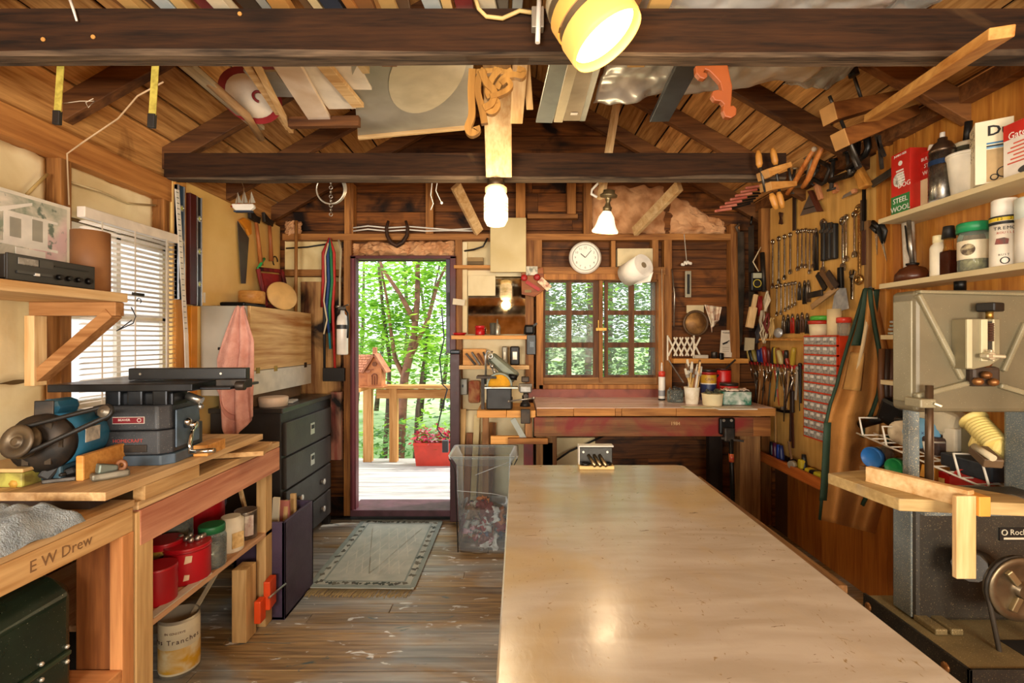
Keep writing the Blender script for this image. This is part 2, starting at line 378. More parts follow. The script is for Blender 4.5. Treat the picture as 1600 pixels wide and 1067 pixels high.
for a in (wz0, wz1 - .04, (wz0 + wz1) / 2 - .015): w1.bx(-1.92, -1.89, wy0, wy1, a, a + .035)
w1 = w1.build('window_1', P('e8e2d2', .6), kind='structure')
ym = (wy0 + wy1) / 2; zm = (wz0 + wz1) / 2
for a, c in ((wy0 + .035, ym - .012), (ym + .012, wy1 - .035)):
    for e, f in ((wz0 + .035, zm - .015), (zm + .02, wz1 - .04)): B().bx(-1.907, -1.904, a, c, e, f).build('pane', glassy('ffffff', .01), w1)

# right wall: plywood sheets, a lighter tool board and a darker plate
wr = B().bx(1.88, 1.96, -1.3, 3.76, -.1, 2.42).build('wall_right', P('5a3517', .8), kind='structure')
for y0, y1 in ((-1.2, .35), (.352, 1.15), (1.152, 2.236), (2.24, 2.44)): B().bx(1.85, 1.88, y0, y1, .56, 2.31).build('plywood_panel', W_PLY, wr, bev=.0015)
for y0, y1 in ((-1.2, .5), (.503, 1.45), (1.453, 2.41), (2.413, 3.3)): B().bx(1.855, 1.88, y0, y1, 0, .56).build('wainscot_panel', W_PLYD, wr, bev=.0015)
B().bx(1.842, 1.88, 2.46, 3.5, .56, 2.30).build('tool_board', W_PEG, wr, bev=.002)
for y0, y1, m in ((2.30, 2.345, W_PLYD), (2.39, 2.455, W_PLY)): B().bx(1.83, 1.88, y0, y1, .56, 2.31).build('batten', m, wr, bev=.002)
for i in range(15): plank_z = i * .155; B().bx(1.86, 1.88, 3.502, 3.72, plank_z + .001, plank_z + .153).build('wall_board', W_BACK, wr)
B().bx(1.80, 1.88, -1.2, 3.7, 2.31, 2.40).build('top_plate', W_RAFT, wr, bev=.003)
B().bx(1.79, 1.86, 3.52, 3.57, 0, 2.31).build('stud', W_STUD, wr, bev=.002)

# back wall with its door and window openings
DX0, DX1, DZ = at(556, 0, YB).x, at(703, 0, YB).x, at(0, 403, YB).z
WX0, WX1, WZ0, WZ1 = at(851, 0, YB).x, at(1026, 0, YB).x, at(0, 591, YB).z, at(0, 438, YB).z
wb = B()
for x0, x1, z0, z1 in ((-2, DX0 - .07, -.1, 2.4), (DX0 - .07, DX1, DZ, 2.4), (DX1, WX0, -.1, 2.4), (WX0, WX1, -.1, WZ0), (WX0, WX1, WZ1, 2.4), (WX1, 2, -.1, 2.4)): wb.bx(x0, x1, 3.745, 3.80, z0, z1)
wb.pris([(-2.1, 2.4), (2.1, 2.4), (2.1, zr(2.1)), (0, zr(0) + .1), (-2.1, zr(2.1))], M(((1, 0, 0, 0), (0, 0, 1, 3.745), (0, 1, 0, 0), (0, 0, 0, 1))), .05)
wb = wb.build('wall_back', P('2a170b', .85), kind='structure')
H = .146
for i in range(23):
    z0, z1 = i * H, i * H + H - .004
    hw = min(1.87, 1.83 - (z1 - .05 - 2.36) / .57) if z1 > 2.4 else 1.87
    if hw < .1: continue
    cuts = [(-hw, hw)]
    for a, c, zb, zt in ((DX0 - .07, DX1, 0, DZ), (WX0, WX1, WZ0, WZ1)):
        if z1 > zb + .02 and z0 < zt - .02:
            cuts = [q for p in cuts for q in ((p[0], min(p[1], a)), (max(p[0], c), p[1])) if q[1] - q[0] > .02]
    for a, c in cuts:
        sp = [a, c]
        if c - a > 1.4: sp = [a, a + (c - a) * random.uniform(.3, .7), c]
        for q in range(len(sp) - 1):
            d = random.uniform(0, .006)
            B().add([(x, yy, z) for z, dy in ((z0, 0), (z1, .008)) for x, yy in ((sp[q], 3.715 + dy - d), (sp[q + 1] - .002, 3.715 + dy - d), (sp[q + 1] - .002, 3.745), (sp[q], 3.745))],
                    [(0, 3, 2, 1), (4, 5, 6, 7), (0, 1, 5, 4), (1, 2, 6, 5), (2, 3, 7, 6), (3, 0, 4, 7)]).build('wall_board', W_BACK, wb)
def wbox(name, px0, px1, py0, py1, ya, yb, mt, parent=None, bev=.002, **k):
    p, q = at(px0, py0, ya), at(px1, py1, ya)
    return B().bx(p.x, q.x, ya, yb, q.z, p.z).build(name, mt, parent or wb, bev=bev, **k)
wbox('top_plate', 441, 1142, 365, 375, YB, 3.71, W_STUDX)
for a, c, e, f in ((538, 552, 286, 365), (665, 677, 286, 365), (806, 821, 286, 365), (886, 900, 286, 334), (912, 925, 286, 365), (537, 549, 375, 806), (711, 722, 375, 800),
                   (821, 834, 374, 620), (834, 847, 374, 440), (1019, 1029, 374, 440), (1038, 1050, 374, 636), (1142, 1156, 350, 636), (955, 962, 376, 420)):
    wbox('stud', a, c, e, f, YB + .004, 3.71, W_STUD)
wbox('nailer', 445, 532, 421, 431, YB + .02, 3.70, W_STUDX); wbox('nailer', 824, 903, 334, 341, YB + .02, 3.71, W_STUDX)
wbox('window_header', 844, 1040, 417, 430, YB - .015, 3.71, W_STUDX)
for a, c, e, f in ((445, 532, 376, 421), (445, 532, 433, 505), (445, 532, 506, 700), (723, 822, 376, 640), (723, 836, 641, 800), (836, 930, 684, 760)):
    wbox('sheathing_panel', a, c, e, f, 3.69, 3.715, CREAM2 if a < 723 else CREAM)
wbox('plywood_offcut', 470, 532, 440, 700, 3.66, 3.69, wood('5a2010', 'c89a60', 'z', .6, .7, .1, 0, dirt='1b0d08', dk=.45))
# pink-brown insulation batts
INSUL = P('e0ac7c', .95, c2='b27a4c', sc=9, bump=1.0, bs=22)
def batt(px0, px1, py0, py1, d, seed, dep=.05, slant=0, am=.7):
    p, q = at(px0, py0, d), at(px1, py1, d); nu, nv = 40, 30
    def fn(u, v):
        e = min(u, 1 - u, v, 1 - v); wx, wz_ = (q.x - p.x) * u, (p.z - q.z) * v; nn = 1.3 * noise.noise((wx * 9 + seed, wz_ * 11, 0)) + .6 * noise.noise((wx * 28, wz_ * 28 + seed, 3))
        w = .02 * noise.noise((u * 8, v * 8, seed)) ; top = p.z - slant * u
        return (p.x + u * (q.x - p.x) + w, d - dep * (min(1, e * 5) ** .5) * (.9 + am * nn) + .03, q.z + v * (top - q.z) + w)
    B().sheet(fn, nu, nv).build('insulation_batt', INSUL, wb)
batt(922, 1042, 288, 366, 3.70, 1, .05, 0, .22); batt(1046, 1135, 298, 366, 3.70, 5, .05, .25, .4); batt(549, 640, 379, 400, 3.66, 9, .085); batt(634, 711, 376, 400, 3.66, 21, .075); batt(443, 468, 345, 372, 3.64, 12, .04)
# door frame
d1 = B()
def jamb(b, px0, px1, py0, py1, ya, yb, m=0): p, q = at(px0, py0, ya), at(px1, py1, ya); b.bx(p.x, q.x, ya, yb, q.z, p.z, m)
jamb(d1, 547, 556, 400, 806, 3.60, 3.67); jamb(d1, 703, 712, 400, 806, 3.60, 3.80); jamb(d1, 547, 712, 399, 404, 3.60, 3.67)
d1 = d1.build('door_1', MAROON, kind='structure', bev=.003)
dd = B(); jamb(dd, 550, 553, 404, 800, 3.59, 3.61); dd.build('stop_bead', P('7a3d45', .4), d1)
dd = B(); jamb(dd, 547, 711, 797, 807, 3.585, 3.83); dd.build('threshold', P('54303a', .5, c2='3a1a20'), d1, bev=.003)
dl = B(); p, q = at(703, 553, 3.5), at(718, 800, 3.5); dl.bx(p.x, q.x, 3.5, 3.575, .03, p.z); dl.build('lower_door_edge', P('3c1116', .45), d1, bev=.004)
dl = B(); dl.bx(p.x - .004, q.x + .004, 3.495, 3.58, p.z, p.z + .03); dl.build('latch_cap', P('3a4048', .4, .4), d1, bev=.01)
dl = B(); p, q = at(697, 405, 3.62), at(703, 552, 3.62); dl.bx(p.x, q.x, 3.62, 3.78, q.z, p.z); dl.build('upper_door_edge', P('3a3548', .4), d1)
dl = B(); p, q = at(699, 457, 3.61), at(703, 494, 3.61); dl.bx(p.x, q.x, 3.6, 3.62, q.z, p.z); dl.build('hinge', BLKM, d1)
# window: two six-pane sashes under a casing
w2 = B()
for a, c, e, f in ((838, 849, 436, 608), (1029, 1038, 436, 608), (838, 1038, 428, 437), (842, 1036, 601, 608)): jamb(w2, a, c, e, f, 3.60, 3.74)
w2 = w2.build('window_2', W_STUD, kind='structure', bev=.003)
wbox('window_sill', 826, 1030, 608, 622, 3.585, 3.70, P('8a4434', .5, c2='6e3226'), w2)
W_SASH = wood('3e2210', '744a2a', 'z', 1, .6, .1, .5); OLDW = wood('6a4526', 'a37a4c', 'x', 1, .7, .1)
for xs in ((848, 852, 885, 893, 927, 931), (945, 950, 983, 991, 1024, 1030)):
    b = B(); 
    for a, c in ((xs[0], xs[1]), (xs[2], xs[3]), (xs[4], xs[5] + 6 * (xs[0] < 900))): jamb(b, a, c, 437, 600, 3.655, 3.69)
    for e, f in ((433, 441), (485, 492), (535, 543), (586, 600)): jamb(b, xs[0], xs[5], e, f, 3.658, 3.692)
    sh = b.build('sash', W_SASH, w2)
    for a, c in ((xs[1], xs[2]), (xs[3], xs[4])):
        for e, f in ((441, 485), (492, 535), (543, 586)):
            b = B(); jamb(b, a, c, e, f, 3.672, 3.675); b.build('pane', glassy('f4f8f6', .015), sh)
wbox('mullion', 936, 942, 436, 598, 3.64, 3.70, W_STUD, w2); wbox('weathered_rail', 844, 1032, 590, 602, 3.645, 3.66, OLDW, w2)
lt = B(); p, q = at(931, 512, 3.63), at(948, 517, 3.63); lt.bx(p.x, q.x, 3.625, 3.64, q.z, p.z); p = at(934, 500, 3.63); lt.bx(p.x, p.x + .008, 3.62, 3.635, p.z - .08, p.z); lt.build('latch', BRASS, w2, bev=.002)
# wall behind the camera, never seen
B().bx(-2, 2, -1.36, -1.3, -.1, 3.4).build('wall_front', P('b98d55', .8), kind='structure')
for i, (xc, hw_) in enumerate(((-.9, .7), (1.1, .5))):  # window frames added out of view to account for the added area lights
    b = B()
    for x in (xc - hw_ - .04, xc - .02, xc + hw_): b.bx(x, x + .04, -1.3, -1.26, .9, 1.7)
    for z in (.9, 1.66): b.bx(xc - hw_ - .04, xc + hw_ + .04, -1.3, -1.26, z, z + .04)
    b = b.build('window_%d' % (3 + i), P('e8e2d2', .6), kind='structure'); B().bx(xc - hw_, xc + hw_, -1.298, -1.294, .94, 1.66).build('pane', glassy(), b)
# ================================================================ left side of the shop
R_ = random.uniform
BX, BZ = -1.14, .86
PINKW = wood('a8684e', 'd39a78', 'y', 1, .65, .15, .5, dirt='b5506a', dk=.6); TANW = wood('a87a45', 'd9b27a', 'y', 1, .65, .15, .5)
OLDTOP = wood('9a7448', 'd8b888', 'y', .9, .6, .15, .3, dirt='8a6e50', dk=.6); TANZ = wood('a87f4c', 'd8b37a', 'z', 1, .65, .15, .5); DKZ = wood('5a2f16', '93592c', 'z', 1, .6, .1, .8)
t = T('workbench', 'rough pink-stained workbench under the table saw with a shelf of jars', 'workbench', (-1.47, 1.9, 0))
for i in range(4): B().bx(-1.81 + i * .168, -1.645 + i * .168, 1.46, 2.335, .835, BZ).build('plank', OLDTOP, t, bev=.003)
B().bx(-1.175, BX + .002, 1.465, 2.33, .725, .833).build('apron', PINKW, t, bev=.003)
B().bx(-1.8, -1.18, 2.29, 2.33, .74, .833).build('end_rail', PINKW, t, bev=.003)
for x, y0, y1 in ((-1.185, 1.45, 1.52), (-1.22, 2.27, 2.33), (-1.78, 1.48, 1.53), (-1.78, 2.28, 2.33)): B().bx(x, x + .045, y0, y1, 0, .83).build('leg', TANZ, t, bev=.003)
B().bx(-1.8, -1.175, 1.53, 2.33, .425, .445).build('shelf', wood('a87850', 'd8aa80', 'y', 1, .7, .1), t, bev=.002)
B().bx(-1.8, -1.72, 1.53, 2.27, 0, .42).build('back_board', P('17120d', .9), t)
t2 = T('workbench', 'unpainted lumber workbench end with pencilled letters on its apron', 'workbench', (-1.47, .9, 0))
for i in range(3): B().bx(-1.81 + i * .224, -1.589 + i * .224, .3, 1.448, .852, .872).build('plank', OLDTOP, t2, bev=.002)
B().bx(-1.18, BX, .3, 1.44, .78, .851).build('apron', TANW, t2, bev=.003)
B().bx(-1.178, BX, 1.40, 1.443, 0, .78).build('leg', wood('96592f', 'cf9058', 'z', 1, .65, .1, .5), t2, bev=.003)
B().bx(-1.28, -1.18, 1.405, 1.44, .1, .85).build('end_board', DKZ, t2, bev=.003)
B().bx(-1.3, BX, 1.30, 1.40, .355, .395).build('lower_rail', wood('96592f', 'cf9058', 'x', 1, .65, .1, .5), t2, bev=.003)
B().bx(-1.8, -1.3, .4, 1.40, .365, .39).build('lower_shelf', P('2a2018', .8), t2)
PENC = P('84603c', .9)
txt('E W Drew', .04, basis((BX + .0008, 1.215, .815), (0, 1, 0), (0, 0, 1)), PENC, t2, sx=.95)
# plywood sheet on spacers carries the saw
pb = B().bx(-1.8, -1.13, 1.33, 2.16, .906, .93).build('board', OLDTOP, None, 'worn plywood sheet on wooden spacers beneath the table saw', 'board', bev=.002)
B().bx(-1.17, -1.132, 1.475, 1.73, BZ, .905).build('wood_block', TANW, None, 'pale wood spacer block under the plywood sheet edge', 'wood block', bev=.002)
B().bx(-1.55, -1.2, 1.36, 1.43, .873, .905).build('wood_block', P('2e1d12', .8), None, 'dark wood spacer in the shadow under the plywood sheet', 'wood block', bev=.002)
B().box((-1.14, 1.80, .951), (.05, .13, .04), (0, 0, .1)).build('wood_block', W_HONEY, None, 'small offcut of pine beside the saw crank', 'wood block', bev=.003)
B().box((-1.3, 2.05, .875), (.45, .2, .02), (0, 0, .3)).build('board', TANW, None, 'loose plank lying at the far end of the bench', 'board', bev=.002)

# ---- table saw
GREY = P('35373a', .5, c2='26272a', sc=9, spk='6f6a60', spa=.66); GREYB = P('5a6e80', .45, c2='3e4c58', sc=9); SAWTOP = P('1d1e21', .3, .7, c2='34363a', sc=6)  # GREY is darkened to carry the shade on the housing front, with dusty flecks
saw = T('table_saw', 'old blue-grey bench table saw with black table and maker plates', 'table saw', (-1.3, 1.7, .93), math.radians(5))
def tapered(x0, x1, y0, y1, z0, z1, dx, dy, cut=.03):
    b = B(); vs = []
    for z, kx, ky in ((z0, 0, 0), (z1, dx, dy)):
        a, c, e, f = x0 + kx, x1 - kx, y0 + ky, y1 - ky
        vs += [(a, e, z), (c - cut, e, z), (c, e + cut, z), (c, f, z), (a, f, z)]
    b.add(vs, [(4, 3, 2, 1, 0), (5, 6, 7, 8, 9)] + [(i, (i + 1) % 5, 5 + (i + 1) % 5, 5 + i) for i in range(5)]); return b
SM = WM[saw.name]
def sw(b): b.v = [SM @ V(v) for v in b.v]; return b
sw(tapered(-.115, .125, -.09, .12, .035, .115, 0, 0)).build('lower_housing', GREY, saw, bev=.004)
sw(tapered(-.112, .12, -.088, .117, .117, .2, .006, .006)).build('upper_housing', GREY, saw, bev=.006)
sw(tapered(-.12, .135, -.096, .13, 0, .034, 0, 0)).build('foot', GREYB, saw, bev=.004)
sw(B().bx(.124, .13, -.05, .09, .05, .18)).build('side_plate', GREYB, saw, bev=.003)
b = B(); 
for x in (-.07, 0, .08): b.box((x, 0, .225), (.05, .12, .07))
b.box((.02, 0, .215), (.19, .09, .05)); sw(b).build('trunnion', SAWTOP, saw, bev=.006)
sw(B().bx(-.21, .23, -.14, .2, .252, .277)).build('table_top', SAWTOP, saw, bev=.003)
sw(B().bx(.23, .33, -.1, .12, .252, .262)).build('table_extension', SAWTOP, saw, bev=.003)
fe = sw(B().bx(-.06, .335, .0, .035, .279, .32)).build('fence', P('17181b', .35, .3), saw, bev=.003)
sw(B().box((.31, -.03, .268), (.1, .05, .03)).cyl((.33, -.06, .262), (.36, -.06, .262), .016)).build('fence_clamp', IRON, saw, bev=.002)
for x in (-.02, .25): sw(B().cyl((x, -.002, .30), (x, .004, .30), .004, n=8)).build('screw', STEEL, saw)
sw(B().cyl((-.085, -.1, .175), (-.085, -.08, .175), .03)).build('arbor_bearing', STEELD, saw)
b = B().cyl((.128, .0, .12), (.17, .0, .12), .012).ball((.155, -.03, .135), .014).tube([(.165, 0, .12), (.168, -.03, .10), (.172, -.05, .06), (.178, -.055, .03)], .007).cyl((.178, -.055, .035), (.26, -.06, .04), .008)
sw(b).build('crank', P('d8d6d0', .15, 1), saw)
sw(B().cyl((.12, .03, .22), (.17, .03, .2), .014).ball((.165, .03, .18), .011)).build('tilt_knob', STEEL, saw)
PL = P('7a1620', .4)
sw(B().bx(-.05, .05, -.0885, -.086, .14, .163)).build('maker_plate', P('d8cdbf', .4), saw); q = sw(B().bx(-.048, .048, -.0905, -.088, .142, .161)).build('plate_field', PL, saw)
def sawtxt(s, sz, x, z, m, y=-.0915): txt(s, sz, SM @ basis((x, y, z), (1, 0, 0), (0, 0, 1)), m, saw)
sawtxt('BEAVER', .011, -.012, .153, P('efe6da', .5), -.091); sawtxt('HOMECRAFT', .016, .0, .083, P('b5443c', .4)); sw(B().ring((.035, -.091, .152), .006, .001, (0, 1, 0), 12, 4)).build('emblem', WHITE, saw)
sw(B().bx(-.03, .06, -.094, -.09, .045, .07)).build('motor_switch', IRON, saw, bev=.002)
OLDS0 = P('7d766a', .4, .8, c2='4e473e', sc=18)
# ---- motor and its belt
a0, a1 = at(66, 692, 1.42), at(122, 679, 1.575); ax = (a1 - a0).normalized()
mo = T('electric_motor', 'blue electric motor with capacitor box and belt pulley beside the saw', 'motor', (a0.x, a0.y, .93))
BLUE = P('2f7396', .4, c2='255a78', sc=7, spk='9fb8c4', spa=.7); L_ = (a1 - a0).length
B().lathe([(.0, 0), (.06, .0), (.083, .004), (.083, .09), (.084, L_), (.078, L_ + .03), (.06, L_ + .055), (.02, L_ + .062)], a0, ax, 28).build('body', BLUE, mo)
B().lathe([(.03, -.03), (.06, -.02), (.0845, -.006), (.0845, .012)], a0, ax, 28).build('end_bell', IRON, mo)
b = B(); x_, y_, _ = frame(ax)
for k in range(6):
    c = a0 - ax * .022 + (x_ * math.cos(k * PI / 3) + y_ * math.sin(k * PI / 3)) * .055; b.bar(c, c + ax * .012, .016, .024)
b.build('vent_rib', P('382c1c', .8), mo, kind='stuff')
pc = at(25, 690, 1.345); dp = (a0 - pc).normalized()
B().lathe([(.006, -.004), (.011, -.006), (.012, .003), (.02, .003), (.022, -.001), (.04, -.003), (.047, .0), (.047, .004), (.038, .012), (.047, .02), (.047, .026), (.03, .03), (.03, .04), (.015, .045), (.01, .09)], pc, dp, 24).build('pulley', P('4a4034', .45, .6, c2='6b5a42', sc=14), mo)
tz = (a0 + a1) / 2 + V((-.01, 0, .1)); b = B().bar(tz - ax * .06, tz + ax * .07, .055, .05).build('capacitor_box', BLUE, mo, bev=.022)
B().bar(tz - ax * .0605, tz - ax * .055, .05, .045).build('box_end', IRON, mo, bev=.02)
b = B(); c = (a0 + a1) / 2; b.bar(V((c.x, c.y - .07, .955)), V((c.x, c.y + .08, .955)), .13, .045); b.build('mount', P('2a4653', .5), mo, bev=.006)
xs, ys, _ = frame(ax, (0, 0, 1)); side = V((ax.y, -ax.x, 0))
ln = c + side * .0835 + V((0, 0, .012)); B().pris([(-.035, -.022), (.035, -.02), (.035, .024), (-.035, .022)], basis(ln, ax, (0, 0, 1), side), .002).build('rating_label', P('dcd8c8', .6, c2='9b9a92', sc=40), mo)
sp = at(165, 643, 1.40); B().cyl(sp, SM @ V((-.085, -.1, .175)), .009).build('arbor_shaft', STEELD, mo); B().lathe([(.004, -.012), (.007, -.012), (.008, -.010), (.017, -.009), (.018, -.006), (.013, 0), (.018, .007), (.016, .009), (.008, .012)], sp, dp, 18).build('small_pulley', OLDS0, mo)
def belt(c0, r0, c1, r1, axs, wid=.007, n=10):
    d = (c1 - c0).normalized(); u = axs.normalized(); u = (u - d * u.dot(d)).normalized(); v = d.cross(u); pts = []
    for k in range(n + 1): a = PI / 2 + PI * k / n; pts.append(c0 + d * math.cos(a) * r0 + v * math.sin(a) * r0)
    for k in range(n + 1): a = -PI / 2 + PI * k / n; pts.append(c1 + d * math.cos(a) * r1 + v * math.sin(a) * r1)
    return B().tube(pts, wid, 6, closed=True)
belt(pc + dp * .012, .04, sp, .016, dp).build('drive_belt', BLACK, mo)
B().tube([at(95, 742, 1.42), at(120, 738, 1.5), at(142, 727, 1.56), at(120, 722, 1.6)], .006).build('power_cord', BLACK, mo)
# ---- hand tools lying on the sheet
pl = T('wooden_block_plane', 'honey wood jack plane body standing on its side', 'plane', at(160, 745, 1.42))
B().bar(onz(124, 752, .93) + V((0, 0, .038)), onz(192, 727, .93) + V((0, 0, .038)), .022, .075).build('body', W_HONEY, pl, bev=.004)
g = T('hand_plane', 'worn grey metal hand plane lying against the wooden block', 'plane', onz(165, 748, .93))
p0, p1 = onz(146, 751, .93), onz(206, 741, .93)
B().bar(p0 + V((0, -.01, .012)), p1 + V((0, -.01, .012)), .04, .02).build('sole', P('8f8b7c', .45, .5, c2='5f5a4c', sc=22), g, bev=.006)
B().bar(p0 + V((.01, 0, .036)), p0 * .4 + p1 * .6 + V((0, 0, .03)), .03, .03, h1=.015).build('blade', P('7f8a80', .4, .6), g, bev=.005)
B().ring(p0 * .2 + p1 * .8 + V((0, -.01, .035)), .012, .006, (0, 1, 0)).build('tote', P('8a5a3a', .5), g)
g = T('block_plane', 'small black smoothing plane with raised handle left of the wooden block', 'plane', onz(92, 752, .93))
p0, p1 = onz(68, 754, .93), onz(122, 748, .93)
B().bar(p0 + V((0, 0, .006)), p1 + V((0, 0, .006)), .045, .012).build('sole', STEELD, g, bev=.003)
B().bar(p0 + V((.0, 0, .012)), p0 * .55 + p1 * .45 + V((0, 0, .06)), .03, .035).build('handle', BLACK, g, bev=.008)
B().bar(p0 * .4 + p1 * .6 + V((0, 0, .022)), p1 + V((0, 0, .03)), .03, .025).build('knob', BLKM, g, bev=.008)
g = T('battery_pack', 'grubby yellow-green box tool at the frame edge on the bench', 'tool box', onz(15, 760, .93))
p = onz(-12, 762, .93); B().bx(p.x - .1, p.x + .085, p.y, p.y + .08, .93, .972).build('body', P('a7a24a', .6, c2='6b5f2a', sc=20), g, bev=.006)
B().bx(p.x - .1, p.x + .088, p.y - .002, p.y + .082, .973, .984).build('lid', P('c6a46c', .6), g, bev=.003)
B().tube([onz(20, 757, .94), onz(40, 748, .945), onz(62, 738, .94)], [.012, .009, .005]).build('brush', P('c99a3a', .6), None, 'yellow plastic handled brush lying beside the black plane', 'brush')
B().box(onz(135, 712, .935), (.2, .1, .003), (0, 0, .4)).build('paper', P('a9b6bd', .7, c2='6c7a86', sc=20), None, 'crumpled blue-grey paper sheet under the motor', 'paper')
# fluffy cloth at the frame edge
def cl(u, v):
    x = -1.33 + u * .2; y = .93 + v * .34; e = min(u, 1 - u, v, 1 - v)
    return (x, y, .874 + .065 * min(1, e * 5) ** .6 + .012 * noise.noise((u * 6, v * 6, 1)) + .004 * noise.noise((u * 40, v * 40, 1)))
B().sheet(cl, 40, 40).build('towel', P('a9b4ba', .95, c2='7f8a90', sc=30, bump=.8, bs=260), None, 'folded grey-blue terry towel on the near bench', 'towel')

# ---- jars and cans on the bench shelf (z .445)
def can(name, label, px, py, d, prof, mats, cat='can', group=None, n=20):
    p = at(px, py, d); t = T(name, label, cat, p, group=group)
    for nm, pr, m in prof: B().lathe([(r, p.z * 0 + h) for r, h in pr], p, (0, 0, 1), n).build(nm, mats[m], t)
    return t, p
ZS = .445
def shelf_at(px, X): d = X * F / (px - CX); return V((X, d, ZS))
REDP = P('b3101c', .35, c2='8f0c16', sc=3)
def canister(label, px, X, r, h, mt, lid=None, name='canister', cat='canister', lidname='lid', neck=.0):
    p = shelf_at(px, X); t = T(name, label, cat, p)
    B().lathe([(r * .96, 0), (r, .006), (r, h * .9), (r * (1 - neck), h * .96), (r * (1 - neck), h)], p, n=22).build('body', mt, t)
    if lid: B().lathe([(r * (1 - neck) + .003, h - .012), (r * (1 - neck) + .003, h + .008), (r * (1 - neck) - .002, h + .011)], p, n=22).build(lidname, lid, t)
    return t, p
t, p = canister('plain red plastic canister nearest the bench leg on the lower shelf', 248, -1.24, .055, .125, REDP)
B().lathe([(.0545, .115), (.056, .12), (.05, .122)], p, n=22).build('rim', REDP, t)
t, p = canister('red coffee tin with black and yellow label behind the plain red canister', 258, -1.33, .06, .15, REDP)
B().lathe([(.0605, .03), (.0605, .125)], p, n=22, cap=False).build('label', P('201414', .4, c2='d0a030', sc=22), t)
t, p = canister('large red canister holding a smaller red tub with torn sticker scraps', 293, -1.25, .077, .135, REDP, name='canister')
B().lathe([(.079, .118), (.08, .124), (.072, .126)], p, n=22).build('rim', REDP, t)
for a, h, s in ((-.95, .095, .013), (-1.02, .03, .010)):
    c = p + V((math.cos(a) * .0765, math.sin(a) * .0765, h)); dd = V((math.cos(a), math.sin(a), 0)); B().pris([(-s, -s), (s * .8, -s * .8), (s, s), (-s * .6, s * 1.2)], basis(c, (-dd.y, dd.x, 0), (0, 0, 1), dd), .0015).build('sticker', P('e8c7a0', .6), t)
t, p = canister('red mixing bowl with copper lugs standing behind the green-lidded jar', 318, -1.44, .085, .2, REDP)
b = B()
for k in range(9): b.ball(shelf_at(296, -1.26) + V((R_(-.05, .05), R_(-.03, .03), .138 + R_(0, .01))), .012, 6)
b.build('metal_fittings', STEEL, None, 'heap of small metal fittings on the large red canister', 'fittings', kind='stuff')
GL = glassy('e8efe8', .06)
def nailjar(label, px, X, r, h, lidm, z=ZS, nn=190, col=P('a39d92', .4, .5, c2='6d665c', sc=30)):
    p = shelf_at(px, X); p.z = z; t = T('glass_jar', label, 'jar', p)
    B().lathe([(r * .93, .0), (r, .01), (r, h * .8), (r * .9, h * .9), (r * .86, h)], p, n=22).build('jar_body', GL, t)
    B().lathe([(r * .92, h - .012), (r * .92, h + .012), (r * .88, h + .016)], p, n=22).build('lid', lidm, t)
    b = B().cyl(p + V((0, 0, .004)), p + V((0, 0, h * .6)), r * .8, n=14)
    for k in range(nn):
        a, rr, z_ = R_(0, 6.28), R_(.72, .93) * r, R_(.012, h * .74); c = p + V((math.cos(a) * rr, math.sin(a) * rr, z_)); w = V((-math.sin(a), math.cos(a), R_(-1, 1))).normalized() * .013
        b.bar(c - w, c + w, .002, .002)
    b.build('nails', col, t, kind='stuff'); return t
GREENL = P('1f6b3c', .4)
nailjar('clear jar of nails with a green screw lid on the bench shelf', 331, -1.22, .052, .15, GREENL)
nailjar('dark jar of screws with an orange-brown lid in the shelf shadow', 275, -1.4, .06, .235, P('a86a24', .5))
t, p = canister('cream plastic bottle with a yellowed label on the bench shelf', 361, -1.23, .05, .145, P('e9dcc0', .5), neck=.25, name='bottle', cat='bottle')
B().pris([(-.024, -.035), (.024, -.035), (.024, .03), (-.024, .03)], basis(p + V((.044, -.026, .055)), (.55, .84, 0), (0, 0, 1)), .002).build('label', P('d9b77c', .6, c2='b58c50', sc=40), t)
t, p = canister('open tin can of bolts at the far end of the bench shelf', 384, -1.24, .047, .125, P('9a9388', .35, .8, c2='5d4a3a', sc=12), name='tin_can', cat='can')
B().lathe([(.044, .124), (.046, .127), (.048, .124)], p, n=22, cap=False).build('rim', STEEL, t)
B().pris([(-.018, -.045), (.018, -.045), (.018, .045), (-.018, .045)], basis(p + V((.034, -.034, .065)), (.7, .7, 0), (0, 0, 1)), .002).build('label', P('d8cfc0', .6, c2='8a3a30', sc=18), t)
t, p = canister('white bowl with a blue lid rim behind the red canisters', 296, -1.62, .07, .26, P('b8c6d2', .4), P('7fa0c0', .4), name='bowl', cat='bowl')
b = B()
for k in range(5): b.ring(shelf_at(340, -1.5) + V((.01 * k, .02 * k, .25 + .012 * k)), .05 + .006 * k, .004, (.5, -.7, .3 + .1 * k), 18, 5)
b.build('cable_coil', P('2a2a32', .4), None, 'coil of dark wire standing behind the shelf jars', 'cable')
B().box(shelf_at(322, -1.6) + V((0, 0, .15)), (.16, .2, .26), (0, 0, .4)).build('box', P('4a4a62', .6, c2='2b2b3c', sc=12), None, 'dark violet carton behind the coil of wire', 'box', bev=.003)
B().bar(shelf_at(385, -1.4) + V((0, 0, .0)), shelf_at(352, -1.4) + V((0, .05, .35)), .012, .02).build('stick', W_PINE, None, 'thin pale stick leaning at the back of the bench shelf', 'stick')
B().box(shelf_at(372, -1.66) + V((0, 0, .16)), (.1, .12, .03), (.2, .1, .3)).build('wood_block', W_PINE, None, 'short pine offcut in the dark at the back of the shelf', 'wood block', bev=.002)
B().box((-1.19, 1.72, ZS + .003), (.03, .3, .004)).build('slate', P('c8b8a0', .6), None, 'thin card strip along the shelf edge under the red canisters', 'card')
